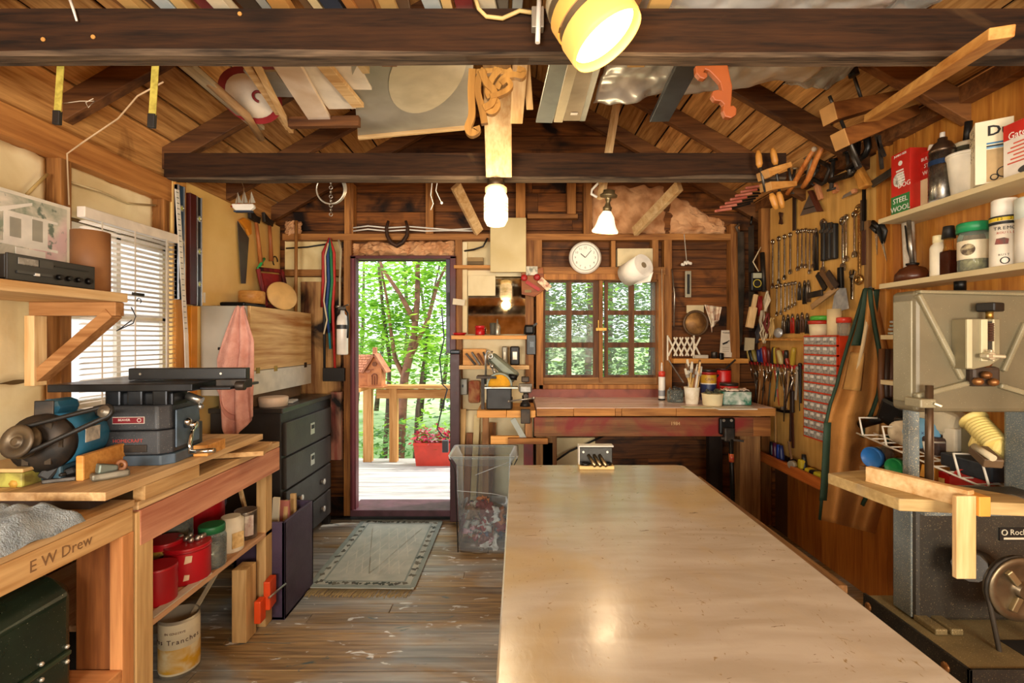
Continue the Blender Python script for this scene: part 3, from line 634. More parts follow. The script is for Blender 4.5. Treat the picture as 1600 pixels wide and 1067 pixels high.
# ---- below: green case, fruit can, clamp block, scrap box
GREEN = P('1f2f22', .28, .2, c2='17241a', sc=8, spk='c9c4a0', spa=.72, coat=.3)
t = T('metal_case', 'dark green metal carrying case with rivets under the near bench', 'case', (-1.45, 1.2, .39))
pr = [(0, 0), (.2, 0), (.2, .165), (0, .165)]
def caseb(z0, z1, top=0):
    b = B(); y0, y1, x1 = .95, 1.36, -1.21; c = .05; vs = []
    rows = [(z0, 0), (z1 - (.05 if top else 0), 0)] + ([(z1, .055)] if top else [])
    for z, k in rows: vs += [(-1.75, y0, z), (x1 - c - k, y0, z), (x1 - k, y0 + c, z), (x1 - k, y1 - c, z), (x1 - c - k, y1 - k * .5, z), (-1.75, y1 - k * .5, z)]
    n = len(rows); fs = [(5, 4, 3, 2, 1, 0), tuple((n - 1) * 6 + k for k in range(6))]
    for r in range(n - 1): fs += [(r * 6 + k, r * 6 + (k + 1) % 6, r * 6 + 6 + (k + 1) % 6, r * 6 + 6 + k) for k in range(6)]
    return b.add(vs, fs)
caseb(.392, .505).build('bottom', GREEN, t, bev=.006); caseb(.509, .71, 1).build('lid', GREEN, t, bev=.01)
B().bx(-1.225, -1.203, 1.0, 1.31, .50, .512).build('seam_band', P('4a5a44', .3, .6), t, bev=.003)
for y in (1.03, 1.13, 1.23, 1.3):
    for z in (.525, .485): B().ball((-1.207, y, z), .006, 8).build('rivet', P('cfc9b8', .3, .6), t)
t = T('fruit_can', 'big paper-labelled tin of sliced fruit reused as a bucket on the floor', 'can', (-1.385, 1.99, 0))
c = V((-1.385, 1.99, 0)); RR = .072; HH = .225
B().lathe([(RR, 0), (RR, HH), (RR - .003, HH), (RR - .003, .01)], c, n=28).build('wall', P('cfc8b4', .35, .5), t)
B().lathe([(RR + .001, .012), (RR + .001, HH - .012)], c, n=28, cap=False).build('label', P('e9dfc0', .5), t)
B().lathe([(RR + .0016, .02), (RR + .0016, .115)], c, n=28, cap=False).build('label_picture', P('d9a52a', .5, c2='e7d9b0', sc=16), t)
for s, sz, z, mt in (('Gros Tranches', .027, .145, P('4a2418', .5)), ('EN CONSERVE', .012, .18, P('7a4a2a', .5))):
    for i, chh in enumerate(s):
        a = -1.15 + (i - len(s) / 2) * sz * .56 / RR; dd = V((math.cos(a), math.sin(a), 0)); txt(chh, sz, basis(c + dd * (RR + .002) + V((0, 0, z)), (-dd.y, dd.x, 0), (0, 0, 1), dd), mt, t)
B().lathe([(RR * .6, HH - .06), (.0, HH - .03)], c, n=12).build('contents', P('33424e', .5, c2='1b2228', sc=20), t)
B().bar(c + V((.02, .02, HH - .05)), c + V((.06, .16, HH + .1)), .022, .003).build('paint_stick', P('cdbfa0', .5), None, 'bent metal stirring strip poking out of the fruit tin', 'stick')
B().bx(-1.265, -1.2, 2.15, 2.235, .0, .325).build('wood_block', TANZ, None, 'upright short plank standing beside the bench leg', 'plank', bev=.003)
t = T('corner_clamp', 'orange clamp gripping the foot of the bench leg', 'clamp', (-1.15, 2.27, .12))
B().box((-1.15, 2.26, .17), (.03, .075, .13), (0, 0, .1)).build('jaw', P('e04a14', .45), t, bev=.004); B().box((-1.165, 2.2, .12), (.03, .05, .1)).build('body', P('e04a14', .45), t, bev=.004)
B().cyl((-1.13, 2.21, .17), (-1.11, 2.33, .175), .005).build('screw', STEEL, t)
PURP = P('4a3b52', .45, c2='372b3e', sc=5, bump=.1)
t = T('scrap_box', 'open purple-black wooden box full of wood scraps beside the dresser', 'box', (-1.2, 2.6, 0))
x0, x1, y0, y1, h = -1.36, -1.115, 2.33, 2.66, .47
for a, c_, e, f in ((x0, x1, y0, y0 + .014), (x0, x1, y1 - .014, y1), (x0, x0 + .014, y0, y1), (x1 - .014, x1, y0, y1)):
    B().bx(a, c_, e, f, 0, h).build('side_panel', PURP, t, bev=.002)
B().bx(x0, x1, y0, y1, .0, .012).build('bottom', PURP, t)
for k, (m, nm) in enumerate(((W_PINE, 'pine'), (TANW, 'tan'), (W_PINE, 'split pine'), (WHITEP, 'white painted'), (W_PINEZ, 'dowel-like'), (P('b0685a', .6), 'pinkish'), (TANZ, 'broad tan'))):
    p0 = V((x0 + .04 + .025 * k, y0 + .05 + .03 * k, .05)); p1 = p0 + V((R_(-.05, .06), R_(-.05, .05), R_(.44, .5)))
    B().bar(p0, p1, R_(.02, .05), .015).build('wood_scrap', m, None, '%s wood scrap sticking out of the purple scrap box' % nm, 'wood scrap')
# ---- dresser
DRK = P('2a2420', .5, c2='211d1b', sc=5, bump=.08, bs=60); DRF = P('403a34', .48, c2='342e2a', sc=4, bump=.1, bs=60)
t = T('dresser', 'dark brown four-drawer dresser beside the open door', 'dresser', (-1.6, 3.2, 0))
X1 = -1.37; Y0, Y1 = 2.83, 3.58
B().bx(-1.79, X1 - .008, Y0, Y1, .06, .92).build('carcass', DRK, t, bev=.003); B().bx(-1.795, X1 + .012, Y0 - .015, Y1 + .01, .92, .95).build('top', P('33302d', .3, c2='26231f', sc=6), t, bev=.005)
for y in (Y0, Y1 - .04): B().bx(X1 - .05, X1, y, y + .04, 0, .06).build('foot', DRK, t, bev=.003)
zz = (.075, .265, .455, .655, .865)
for i in range(4):
    dr = B().bx(X1 - .01, X1 + .012, Y0 + .03, Y1 - .025, zz[i] + .006, zz[i + 1] - .006).build('drawer', DRF, t, bev=.005); zc = (zz[i] + zz[i + 1]) / 2
    if i < 2:
        for y in (Y0 + .2, Y1 - .2): B().lathe([(.012, 0), (.010, .012), (.02, .016), (.02, .022), (.01, .024)], (X1 + .012, y, zc), (1, 0, 0), 16).build('knob', P('e8e4dc', .2, .3), dr)
    else:
        q = (X1 + .012, (Y0 + Y1) / 2 + .02, zc); B().box(V(q) + V((.002, 0, 0)), (.004, .06, .075)).build('handle_plate', P('cfccc4', .3, .5), dr, bev=.002); B().box(V(q) + V((.006, -.002, .012)), (.004, .035, .025)).build('handle_bail', BLACK, dr)
    
# ---- box on the dresser
BX1 = -1.516; by0, by1, bz0, bz1 = 2.76, 3.58, 1.03, 1.545
t = T('wall_chest', 'grey chest with knotty pine lid panel and white drop front on the dresser', 'chest', (-1.66, 3.17, 1.03))
B().bx(-1.80, BX1 - .018, by0, by1, bz0, bz1).build('carcass', P('b9b3a4', .5, c2='a39c8b', sc=3), t, bev=.003)
B().bx(BX1 - .017, BX1, by0, by1, 1.172, bz1).build('lid_panel', wood('a87038', 'e0bd84', 'y', .8, .55, .05, 1.0), t, bev=.002)
B().bx(BX1 - .017, BX1, by0, by1, bz0, 1.168).build('drop_front', P('d6cebd', .5), t, bev=.002)
for y in (2.84, 3.05, 3.48): B().box((BX1 + .001, y, 1.17), (.004, .04, .035)).build('hinge', BRASS if y < 3.3 else IRON, t, bev=.001)
B().box((-1.65, by0 - .003, 1.30), (.1, .006, .016)).build('strap_hinge', BLKM, t, bev=.002)
B().bx(-1.72, -1.56, 2.8, 3.5, .951, 1.028).build('riser', P('6b4f30', .8), t)
B().lathe([(.08, 0), (.085, .05), (.08, .055)], (-1.47, 2.93, .951), n=20).build('dish', P('e6cdb4', .5), None, 'shallow cream dish at the near end of the dresser top', 'dish')
B().box((-1.44, 3.1, .958), (.05, .14, .012), (0, 0, .2)).build('remote', P('c8c6c0', .5), None, 'pale grey handset lying on the dresser top', 'remote', bev=.003)
b = B().bx(-1.75, -1.6, 2.85, 3.1, 1.55, 1.575).build('tray', BLKM, None, 'flat black tool case on the chest top', 'case', bev=.01)
B().lathe([(.075, 0), (.075, .075), (.07, .08)], (-1.66, 3.04, 1.576), n=24).build('wooden_bowl', W_HONEY, None, 'round turned wood block on the black tool case', 'bowl')
B().lathe([(.0, 0), (.095, 0), (.1, .006), (.095, .012), (.0, .012)], (-1.55, 3.2, 1.64), (.75, -.6, .3), 28).build('wooden_disc', P('d9ac68', .6), None, 'tan wooden disc leaning behind the chest lid', 'disc')
# pink towel over the chest corner
def tw(u, v):
    l = 370 - 33 * min(1, v * 1.55) ** .8; r = 381 + 17 * min(1, v * 3.2); bot = 605 + 85 * math.sin(min(1, u / .42) * PI / 2) if u < .42 else 690 - 40 * ((u - .42) / .58)
    fold = math.sin(u * 17 + 1.3 * math.sin(v * 3)) * (.004 + .018 * v) + .02 * math.exp(-((u - .45) / .06) ** 2) * min(1, v * 3)
    q = at(l + u * (r - l), 479 + v * (bot - 479), 2.70); q.y += fold; q.z += .006 * math.sin(u * 9)
    return q
t = T('towel', 'pink bath towel hanging from the chest corner above the dresser', 'towel', (-1.535, 2.73, .85))
PK = P('e0a694', .95, c2='cf8f7c', sc=18, bump=.6, bs=220)
B().sheet(tw, 60, 40).build('cloth', PK, t, solid=.008)
B().sheet(lambda u, v: tw(u * .42, .80 + .045 * v) + V((0, -.008, 0)), 24, 3).build('hem_band', P('c98674', .95), t, solid=.006)
# ---- shelf with the tape deck
t = T('wall_shelf', 'pine shelf on a diagonal bracket carrying the tape deck', 'shelf', (-1.64, 1.2, 1.49))
B().bx(-1.83, -1.477, .2, 1.84, 1.492, 1.526).build('board', W_PINEY, t, bev=.003)
B().bx(-1.81, -1.487, 1.795, 1.835, 1.44, 1.491).build('arm', wood('8e5c30', 'c08c58', 'x', 1, .6, .1, .4), t, bev=.002)
B().bar((-1.80, 1.815, 1.20), (-1.51, 1.815, 1.45), .04, .05, up=(0, 1, 0)).build('brace', wood('8e5c30', 'c08c58', 'x', 1, .6, .1, .4), t, bev=.002)
B().bx(-1.812, -1.775, 1.78, 1.83, 1.18, 1.44).build('cleat', W_PINEZ, t, bev=.002)
t = T('tape_deck', 'black cassette tape deck on the pine shelf', 'tape deck', (-1.6, 1.57, 1.527), 0)
B().bx(-1.74, -1.512, 1.43, 1.728, 1.534, 1.606).build('body', BLACK, t, bev=.003); xf = -1.511
B().bx(xf - .002, xf + .006, 1.43, 1.728, 1.53, 1.61).build('faceplate', P('22211f', .35), t, bev=.002); xf += .0065
B().bx(xf, xf + .003, 1.46, 1.52, 1.58, 1.6).build('cassette_window', P('8f8a80', .25, c2='5a564e', sc=30), t)
B().bx(xf, xf + .002, 1.525, 1.57, 1.578, 1.602).build('display', P('40403c', .2), t)
B().bx(xf, xf + .004, 1.455, 1.565, 1.552, 1.56).build('button_row', P('3a3a38', .3), t); B().bx(xf, xf + .006, 1.508, 1.522, 1.55, 1.558).build('button', WHITE, t)
B().bx(xf, xf + .002, 1.575, 1.7, 1.588, 1.592).build('groove', P('080808', .5), t)
for i, y in enumerate((1.59, 1.625, 1.66, 1.7)): B().lathe([(.009 + .003 * (i == 3), 0), (.008, .012)], (xf, y, 1.556), (1, 0, 0), 14).build('knob', BLKM, t)
for y in (1.45, 1.7): B().cyl((-1.53, y, 1.526), (-1.53, y, 1.534), .012).build('foot', BLACK, t)
B().lathe([(.0, 0), (.058, 0), (.058, .222), (.05, .222), (.05, .01)], (-1.575, 1.79, 1.527), n=28).build('cardboard_tube', P('94643a', .6, c2='7c5230', sc=5), None, 'brown cardboard tube standing at the end of the pine shelf', 'tube')
# poster of a house
def poster():
    m, nt, p, N, L = newmat('faded_print'); vec, _ = coords(nt, N, L, (1, 1, 1), False)
    c = ramp(N, L, nz(N, L, vec, 9, 6, .6), hx('8f9a86'), hx('efe3d2'), .35, .62)
    c = mixc(N, L, ramp(N, L, nz(N, L, vec, 5, 3), (0, 0, 0, 1), (1, 1, 1, 1), .5, .65), c, hx('d8b4b4')); c = mixc(N, L, ramp(N, L, nz(N, L, vec, 26, 3), (0, 0, 0, 1), (1, 1, 1, 1), .58, .66), c, hx('6d7a6c'))
    L(c, p.inputs['Base Color']); p.inputs['Roughness'].default_value = .35; return m
t = T('poster', 'faded photo print of a white house on the wall above the tape deck', 'poster', (-1.8, 1.7, 1.6))
B().bx(-1.806, -1.803, 1.35, 1.955, 1.61, 1.885).build('sheet', P('eee6d4', .4), t); B().bx(-1.803, -1.8025, 1.35, 1.94, 1.625, 1.872).build('picture', poster(), t)
PW = P('f4eee2', .5); PD = P('a9a596', .5); b = B()
hk = [0]
def hp(y0, y1, z0, z1, m): hk[0] += 1; b.bx(-1.8024, -1.802 + .00025 * hk[0], y0, y1, z0, z1, m)
hp(1.70, 1.86, 1.70, 1.81, 0); hp(1.72, 1.76, 1.72, 1.79, 1); hp(1.80, 1.84, 1.72, 1.8, 1); b.pris([(1.67, 1.81), (1.80, 1.86), (1.80, 1.85), (1.69, 1.80)], M(((0, 0, 1, -1.802), (1, 0, 0, 0), (0, 1, 0, 0), (0, 0, 0, 1))), .001, 0); hp(1.80, 1.90, 1.80, 1.81, 0); hp(1.66, 1.9, 1.69, 1.70, 0); hp(1.74, 1.85, 1.655, 1.685, 0)
b.build('house_print', [PW, PD], t)
# ---- blind
t = T('window_blind', 'white slatted venetian blind over the side window', 'blind', (-1.79, 2.25, 1.05)); BW = P('f0e4d4', .5)
B().bx(-1.805, -1.77, 1.985, 2.535, 1.855, 1.9).build('head_rail', BW, t, bev=.003)
n_ = 34
sl0 = None
for i in range(n_):
    z = 1.84 - i * .0235
    if sl0 is None:
        b = B(); 
        for (xa, za), (xb, zb) in (((-.014, -.0035), (-.005, .0015)), ((-.005, .0015), (.005, .0035)), ((.005, .0035), (.014, .003))):
            b.add([(xa - 1.787, 1.99, za), (xa - 1.787, 2.525, za), (xb - 1.787, 2.525, zb), (xb - 1.787, 1.99, zb)], [(0, 1, 2, 3)], 0, True)
        sl0 = b.build('slat', BW, t, solid=.001); sl0.location.z += z; zz0 = sl0.location.z
    else: c = sl0.copy(); COL.objects.link(c); c.location.z = zz0 - i * .0235
B().bx(-1.80, -1.775, 1.99, 2.51, 1.03, 1.045).build('bottom_rail', BW, t, bev=.002)
for y in (2.07, 2.25, 2.46): B().bx(-1.772, -1.7715, y - .004, y + .004, 1.045, 1.86).build('ladder_tape', BW, t)
B().cyl((-1.765, 2.44, 1.1), (-1.765, 2.44, 1.86), .003, n=6).build('wand', WHITE, t)
# ---- on the yellow panel
xw = -1.802
def wl_bar(b, px, py0, py1, w, t_, X=xw, tilt=0, m=0):
    p0, p1 = onx(px, py0, X), onx(px, py0, X); p1 = onx(px + tilt, py1, X); b.bar(p0 + V((t_ / 2, 0, 0)), p1 + V((t_ / 2, 0, 0)), w, t_, up=(1, 0, 0), m=m)
AL = P('c9ccd0', .3, .8); NAVY = P('22405c', .4)
def level(label, px, py0, py1, edge, face, w=.05):
    p0, p1 = onx(px, py0, xw), onx(px, py1, xw); t = T('spirit_level', label, 'level', p1); y = p0.y; z0, z1 = p1.z, p0.z
    B().bx(xw, xw + .02, y - w / 2, y + w / 2, z0, z1).build('web', face, t, bev=.002)
    for yy in (y - w / 2, y + w / 2 - .007): B().bx(xw, xw + .026, yy, yy + .007, z0, z1).build('rail', edge, t, bev=.001)
    for f in (.2, .5, .8):
        zc = z0 + (z1 - z0) * f; B().ring((xw + .024, y, zc), .014, .004, (1, 0, 0), 16, 6).build('vial_ring', AL, t); B().cyl((xw + .02, y, zc), (xw + .023, y, zc), .012).build('vial', P('cdd66a', .2), t)
    return t
level('aluminium spirit level with navy web beside the window blind', 277, 290, 468, AL, NAVY)
level('black spirit level with three round vials beside the dark red board', 305, 308, 478, AL, BLKM, .045)
b = B(); wl_bar(b, 294, 303, 476, .05, .03); b.build('board', P('4a1414', .4, c2='360e0e', sc=5), None, 'dark red wooden straightedge between the two spirit levels', 'straightedge', bev=.003)
t = T('yardstick', 'long white folding rule leaning across the yellow panel', 'ruler', onx(288, 600, xw)); b = B(); wl_bar(b, 276, 296, 520, .03, .004, xw + .03, 14); b.build('upper_rule', P('f1ece0', .5), t); b = B(); wl_bar(b, 290, 520, 655, .03, .004, xw + .03, 4); b.build('lower_rule', P('f1ece0', .5), t)
b = B()
for k in range(26): wl_bar(b, 276 + 14 * k / 26, 300 + k * 8.5, 301 + k * 8.5, .016, .005, xw + .031)
b.build('rule_marks', P('5a5a58', .5), t, kind='stuff')
t = T('spirit_level', 'yellow plastic spirit level low on the wall behind the saw', 'level', onx(297, 645, xw)); b = B(); wl_bar(b, 297, 478, 645, .05, .025); b.build('body', P('d98a12', .4), t, bev=.003)
b = B(); p = onx(297, 620, xw + .026); b.cyl(p, p + V((.004, 0, 0)), .016); b.build('vial', BLACK, t)
# handsaw
t = T('handsaw', 'handsaw with orange wooden grip hanging on the yellow panel', 'saw', onx(380, 440, xw))
p0, p1 = onx(379, 350, xw + .01), onx(382, 443, xw + .01)
def on_left(px, py): p = onx(px, py, xw + .012); return (p.y, p.z)
ML = M(((0, 0, 1, xw + .01), (1, 0, 0, 0), (0, 1, 0, 0), (0, 0, 0, 1)))
B().pris([on_left(371, 345), on_left(389, 372), on_left(384, 443), on_left(377, 443)], ML, .003).build('blade', P('6a6a68', .35, .8), t)
b = B().pris([on_left(373, 344), on_left(380, 340), on_left(390, 346), on_left(391, 366), on_left(387, 368), on_left(384, 358)], ML, .02, z0=-.005); b.build('handle', P('d9861f', .45), t, bev=.004)
# axe, hammer, bow saw, lantern-like red frame
def hafted(label, x0, y0, x1, y1, head, cat, hm=None, name='hammer'):
    t = T(name, label, cat, onx(x1, y1, xw)); p0, p1 = onx(x0, y0, xw + .03), onx(x1, y1, xw + .03)
    B().tube([p0, p0 * .6 + p1 * .4 + V((0, .004, 0)), p1], [.012, .013, .016]).build('handle', wood('8a4420', 'c07a40', 'z', 1, .5, .1), t)
    b = B(); y = p0.y; z = p0.z
    if head == 'axe': b.pris([(y - .09, z - .005), (y + .02, z - .015), (y + .035, z + .03), (y - .02, z + .03), (y - .1, z + .06)], ML, .022, z0=.015)
    else: b.cyl((xw + .03, y - .04, z), (xw + .03, y + .05, z), .018); b.cyl((xw + .03, y - .055, z), (xw + .03, y - .03, z), .023)
    b.build('head', hm or IRON, t, bev=.002); return t
hafted('axe with a bent red handle hung head up on the yellow panel', 400, 345, 408, 415, 'axe', 'axe', name='axe')
hafted('small black hatchet hanging next to the axe by the corner', 421, 350, 424, 408, 'axe', 'hatchet', name='hatchet')
B().ring(onx(430, 408, xw + .03), .035, .005, (1, 0, 0), 14, 5, a0=0, a1=4.2).build('hook', IRON, None, 'bent iron hook under the hatchet handle', 'hook')
t = T('lantern_frame', 'weathered red tray frame leaning against the corner above the chest', 'frame', onx(430, 478, -1.72)); REDW = wood('3a0d0d', '9a2622', 'z', .8, .6, .1, 0, dirt='1a0a08', dk=.5)
q = [at(403, 420, 3.3), at(440, 424, 3.5), at(452, 480, 3.55), at(416, 478, 3.33)]; 
for i in range(4): B().bar(q[i], q[(i + 1) % 4], .03, .025).build('frame_rail', REDW, t, bev=.003)
c = sum(q, V()) / 4; B().add([q[0] * .8 + c * .2, q[1] * .8 + c * .2, q[2] * .8 + c * .2, q[3] * .8 + c * .2], [(0, 1, 2, 3)]).build('panel', P('9a1f1c', .5, c2='2a0c0a', sc=9), t, solid=.008)
B().tube([q[0], at(409, 410, 3.36), at(413, 404, 3.4)], .01).build('green_strap', P('2fae5a', .5), t)
# hanging ship
t = T('model_ship', 'small hanging model of a sailing ship under the tie beam', 'ornament', at(380, 325, 2.6)); c = at(381, 328, 2.58)
B().pris([(-.055, .01), (-.06, .03), (.055, .03), (.06, .012), (.04, -.004), (-.04, -.004)], basis(c + V((0, -.012, 0)), (1, 0, 0), (0, 0, 1)), -.024).build('hull', P('e5e0d4', .5), t, bev=.004)
B().pris([(-.05, -.006), (.05, -.006), (.045, -.014), (-.045, -.014)], basis(c + V((0, -.013, 0)), (1, 0, 0), (0, 0, 1)), -.022).build('keel', P('24344a', .5), t)
b = B()
for x in (-.035, .0, .035): b.cyl(c + V((x, 0, .03)), c + V((x, 0, .12 - abs(x))), .0025, n=6)
b.tube([c + V((0, 0, .12)), at(378, 285, 2.55), at(375, 272, 2.53)], .0015, 4); b.build('mast', P('7a5a3a', .6), t)
for x, h in ((-.045, .06), (-.012, .075), (.028, .065)): B().pris([(0, 0), (.032, .005), (.012, h)], basis(c + V((x, -.002, .035)), (1, .3, 0), (0, 0, 1)), .001).build('sail', P('8f8674', .8), t)
b = B(); b.tube([onx(361, 322, xw), onx(361, 322, xw) + V((.03, .0, -.02)), onx(361, 322, xw) + V((.05, 0, 0)), onx(361, 322, xw) + V((.045, 0, .03))], .005); b.build('hook', P('c0301c', .4), None, 'red coated hook screwed into the yellow panel', 'hook')
b = B(); p = onx(319, 465, xw); b.box(p, (.01, .012, .06)); b.build('thermometer', WHITE, None, 'tiny white thermometer on the yellow panel above the chest', 'thermometer', bev=.002)
# loose wires on wall and blind
for pts, lab, r, m in (([onx(112, 285, -1.83), onx(160, 300, -1.84), onx(200, 318, -1.85), onx(243, 321, -1.84)], 'pale electric cable stapled across the cream panel', .005, P('c9b487', .6)),
                       ([onx(74, 272, -1.84), onx(58, 288, -1.84), onx(42, 304, -1.84)], 'pale electric cable above the house poster', .006, P('b79a5e', .6)),
                       ([at(205, 480, 1.83), at(212, 494, 1.83), at(208, 505, 1.83), at(182, 517, 1.82), at(190, 512, 1.82), at(206, 500, 1.82)], 'loop of thin black wire hanging from the shelf bracket', .002, BLACK)):
    B().tube(pts, r, 5).build('cable', m, None, lab, 'cable')
t = T('tape_measure', 'open folding tape hook hanging at mid blind', 'hook', onx(216, 460, -1.76)); p = onx(216, 460, -1.765); B().box(p, (.006, .07, .014)).build('plate', STEELD, t); B().ring(p + V((.004, 0, -.03)), .012, .002, (1, 0, 0), 12, 4, a0=-1, a1=3.5).build('hook', IRON, t)
# ================================================================ table, floor, back wall
TT = .79; x0, x1, y0, y1 = -.035, .785, .22, 2.165
def tabletop():
    m, nt, p, N, L = newmat('worn_varnished_top'); vec, _ = coords(nt, N, L, (.25, 1, 1), False); g, _ = coords(nt, N, L, (1, 1, 1), False)
    c = ramp(N, L, nz(N, L, vec, 14, 6, .5), hx('a69a88'), hx('b9afa0'), .35, .65)
    c = mixc(N, L, ramp(N, L, nz(N, L, g, 2.2, 4, .5), (0, 0, 0, 1), (1, 1, 1, 1), .5, .7), c, hx('b39a68'))
    sc_, _ = coords(nt, N, L, (2.2, 1, 1), False); c = mixc(N, L, ramp(N, L, nz(N, L, sc_, 26, 6, 1.8), (0, 0, 0, 1), (1, 1, 1, 1), .66, .72), c, hx('8f7a58'))
    s2, _ = coords(nt, N, L, (1, 3.5, 1), False); c = mixc(N, L, ramp(N, L, nz(N, L, s2, 11, 7, 2.5), (1, 1, 1, 1), (0, 0, 0, 1), .27, .31), c, hx('6a5238'))
    L(c, p.inputs['Base Color']); mr = N('MapRange'); mr.inputs[3].default_value = .1; mr.inputs[4].default_value = .34
    L(nz(N, L, g, 5, 6, .4), mr.inputs[0]); L(mr.outputs[0], p.inputs['Roughness']); p.inputs['Coat Weight'].default_value = .35; p.inputs['Coat Roughness'].default_value = .24
    bp = N('Bump'); bp.inputs['Strength'].default_value = .12; bp.inputs['Distance'].default_value = .003; L(nz(N, L, sc_, 22, 6, 1.5), bp.inputs['Height']); L(bp.outputs[0], p.inputs['Normal']); return m
t = T('work_table', 'long pale worn assembly table filling the middle of the shop', 'table', (.37, 1.2, 0))
c = .025; x1 = .722; xb = .750; o_ = [(x0 + c, y0), (x1 - c, y0), (x1, y0 + c), (xb, y1 - c), (xb - c * .3, y1 - c * .3), (xb - c, y1), (x0 + .008 + c, y1), (x0 + .008 + c * .2, y1 - c * .2), (x0 + .008, y1 - c), (x0, y0 + c)]
B().pris(o_, M.Translation((0, 0, TT - .03)), .03).build('table_top', tabletop(), t, bev=.004)
for a, b_, e, f in ((x0 + .06, x1 - .06, y0 + .06, y0 + .08), (x0 + .06, x1 - .06, y1 - .08, y1 - .06), (x0 + .06, x0 + .08, y0 + .06, y1 - .06), (x1 - .08, x1 - .06, y0 + .06, y1 - .06)): B().bx(a, b_, e, f, .66, .759).build('apron', P('6b4a2a', .7), t)
for x in (x0 + .09, x1 - .14):
    for y in (y0 + .09, y1 - .14): B().bx(x, x + .06, y, y + .06, 0, .758).build('leg', P('6b4a2a', .7), t, bev=.003)
# block of router bits at the far end of the table
t = T('bit_holder', 'small black and cream holder with drill bits on the table end', 'tool holder', at(930, 730, 2.1)); c = onz(931, 731, TT)
B().box(c + V((0, 0, .008)), (.15, .06, .015)).build('base', P('d9b878', .6), t, bev=.002)
B().bx(c.x - .073, c.x + .073, c.y + .0, c.y + .03, TT + .016, TT + .09).build('bracket', P('26241f', .35, .4), t, bev=.003)
B().box(c + V((0, .012, .096)), (.152, .045, .006)).build('cover', P('d6d0c4', .5), t, bev=.001); B().box(c + V((-.074, .01, .055)), (.004, .04, .075)).build('side_plate', P('d6d0c4', .5), t)
for i, x in enumerate((-.022, .002, .026)): B().cyl(c + V((x - .01, .002, .055)), c + V((x + .012, -.045, .02)), .008).build('bit', P('8d7c5c', .3, .9), t)
for x in (-.055, .05): B().cyl(c + V((x, -.001, .07)), c + V((x, -.004, .07)), .005, n=8).build('screw', STEEL, t); B().ring(c + V((x * .9, -.02, .024)), .016, .006, (0, 0, 1)).build('knob', BLKM, t)
# low plank bench right of the table
t = T('side_bench', 'low brown plank bench running beside the table', 'bench', (.93, 1.9, 0)); BRN = wood('6b4a2c', 'a47a4c', 'y', 1, .6, .1)
B().bx(.865, 1.0, 1.455, 2.62, .585, .61).build('seat_board', BRN, t, bev=.003)
B().bx(.875, .985, 1.47, 1.5, 0, .584).build('leg', P('3a2717', .7), t); B().bx(.875, .985, 2.55, 2.58, 0, .584).build('leg', P('3a2717', .7), t); B().bx(.9, .93, 1.5, 2.55, .5, .584).build('stretcher', P('3a2717', .7), t)

# rug
def rugmat():
    m, nt, p, N, L = newmat('faded_rug'); vec, _ = coords(nt, N, L, (1, 1, 1), False)
    c = ramp(N, L, nz(N, L, vec, 10, 5), hx('a3a698'), hx('bdbcab'), .3, .7)
    L(c, p.inputs['Base Color']); p.inputs['Roughness'].default_value = .95
    bp = N('Bump'); bp.inputs['Strength'].default_value = .5; bp.inputs['Distance'].default_value = .003; L(nz(N, L, vec, 340, 3), bp.inputs['Height']); L(bp.outputs[0], p.inputs['Normal']); return m
ra, rb, rc, rd = onz(567, 814, 0), onz(691, 815, 0), onz(646, 922, 0), onz(480, 920, 0)
def ruv(u, v, z=.006): q = (ra * (1 - u) + rb * u) * (1 - v) + (rd * (1 - u) + rc * u) * v; q.z = z + .0015 * noise.noise((u * 4, v * 4, 0)); return q
t = T('rug', 'faded grey-green rug with a leafy border inside the doorway', 'rug', ruv(.5, .5, 0))
B().sheet(lambda u, v: ruv(u, v), 16, 24).build('pile', rugmat(), t, solid=.008)
def flatpoly(b, u, v, r, n=5, z=.0112, m=0, a=0):
    du = r / (rb - ra).length; dv = r / (rd - ra).length
    b.add([ruv(u + du * math.cos(a + 2 * PI * k / n) * (1 if k % 2 else .55), v + dv * math.sin(a + 2 * PI * k / n) * (1 if k % 2 else .55), z) for k in range(n)], [tuple(range(n))], m)
def rline(b, u0, v0, u1, v1, w, z=.0108):
    du = w / (rb - ra).length; dv = w / (rd - ra).length; d = math.hypot(u1 - u0, v1 - v0); nx, ny = -(v1 - v0) / d * du, (u1 - u0) / d * dv
    b.add([ruv(u0 - nx, v0 - ny, z), ruv(u1 - nx, v1 - ny, z), ruv(u1 + nx, v1 + ny, z), ruv(u0 + nx, v0 + ny, z)], [(0, 1, 2, 3)])
b = B()
for k in range(6): rline(b, .2 + .1 * k, .16, min(.8, .2 + .1 * k + .3), .16 + .68 * min(1, .6 / .6 * (.6 - .1 * k) / .3 if .1 * k > .3 else 1), .003); rline(b, .8 - .1 * k, .16, max(.2, .5 - .1 * k), .16 + .68 * min(1, (.6 - .1 * k) / .3 if k > 3 else 1), .003)
for k in range(4): rline(b, .2, .16 + .17 * k, .2 + .3 * (1 - k * .25), .84, .003); rline(b, .8, .16 + .17 * k, .8 - .3 * (1 - k * .25), .84, .003)
b.build('lattice', P('c8c5b2', .95), t, norm=False)
b = B()
for a_, b2, c2, d2, w in ((.11, .07, .89, .07, .006), (.11, .93, .89, .93, .006), (.11, .07, .11, .93, .006), (.89, .07, .89, .93, .006), (.02, .015, .98, .015, .016), (.02, .985, .98, .985, .016), (.015, .01, .015, .99, .016), (.985, .01, .985, .99, .016)): rline(b, a_, b2, c2, d2, w)
b.build('border', P('8f978c', .95), t, norm=False)
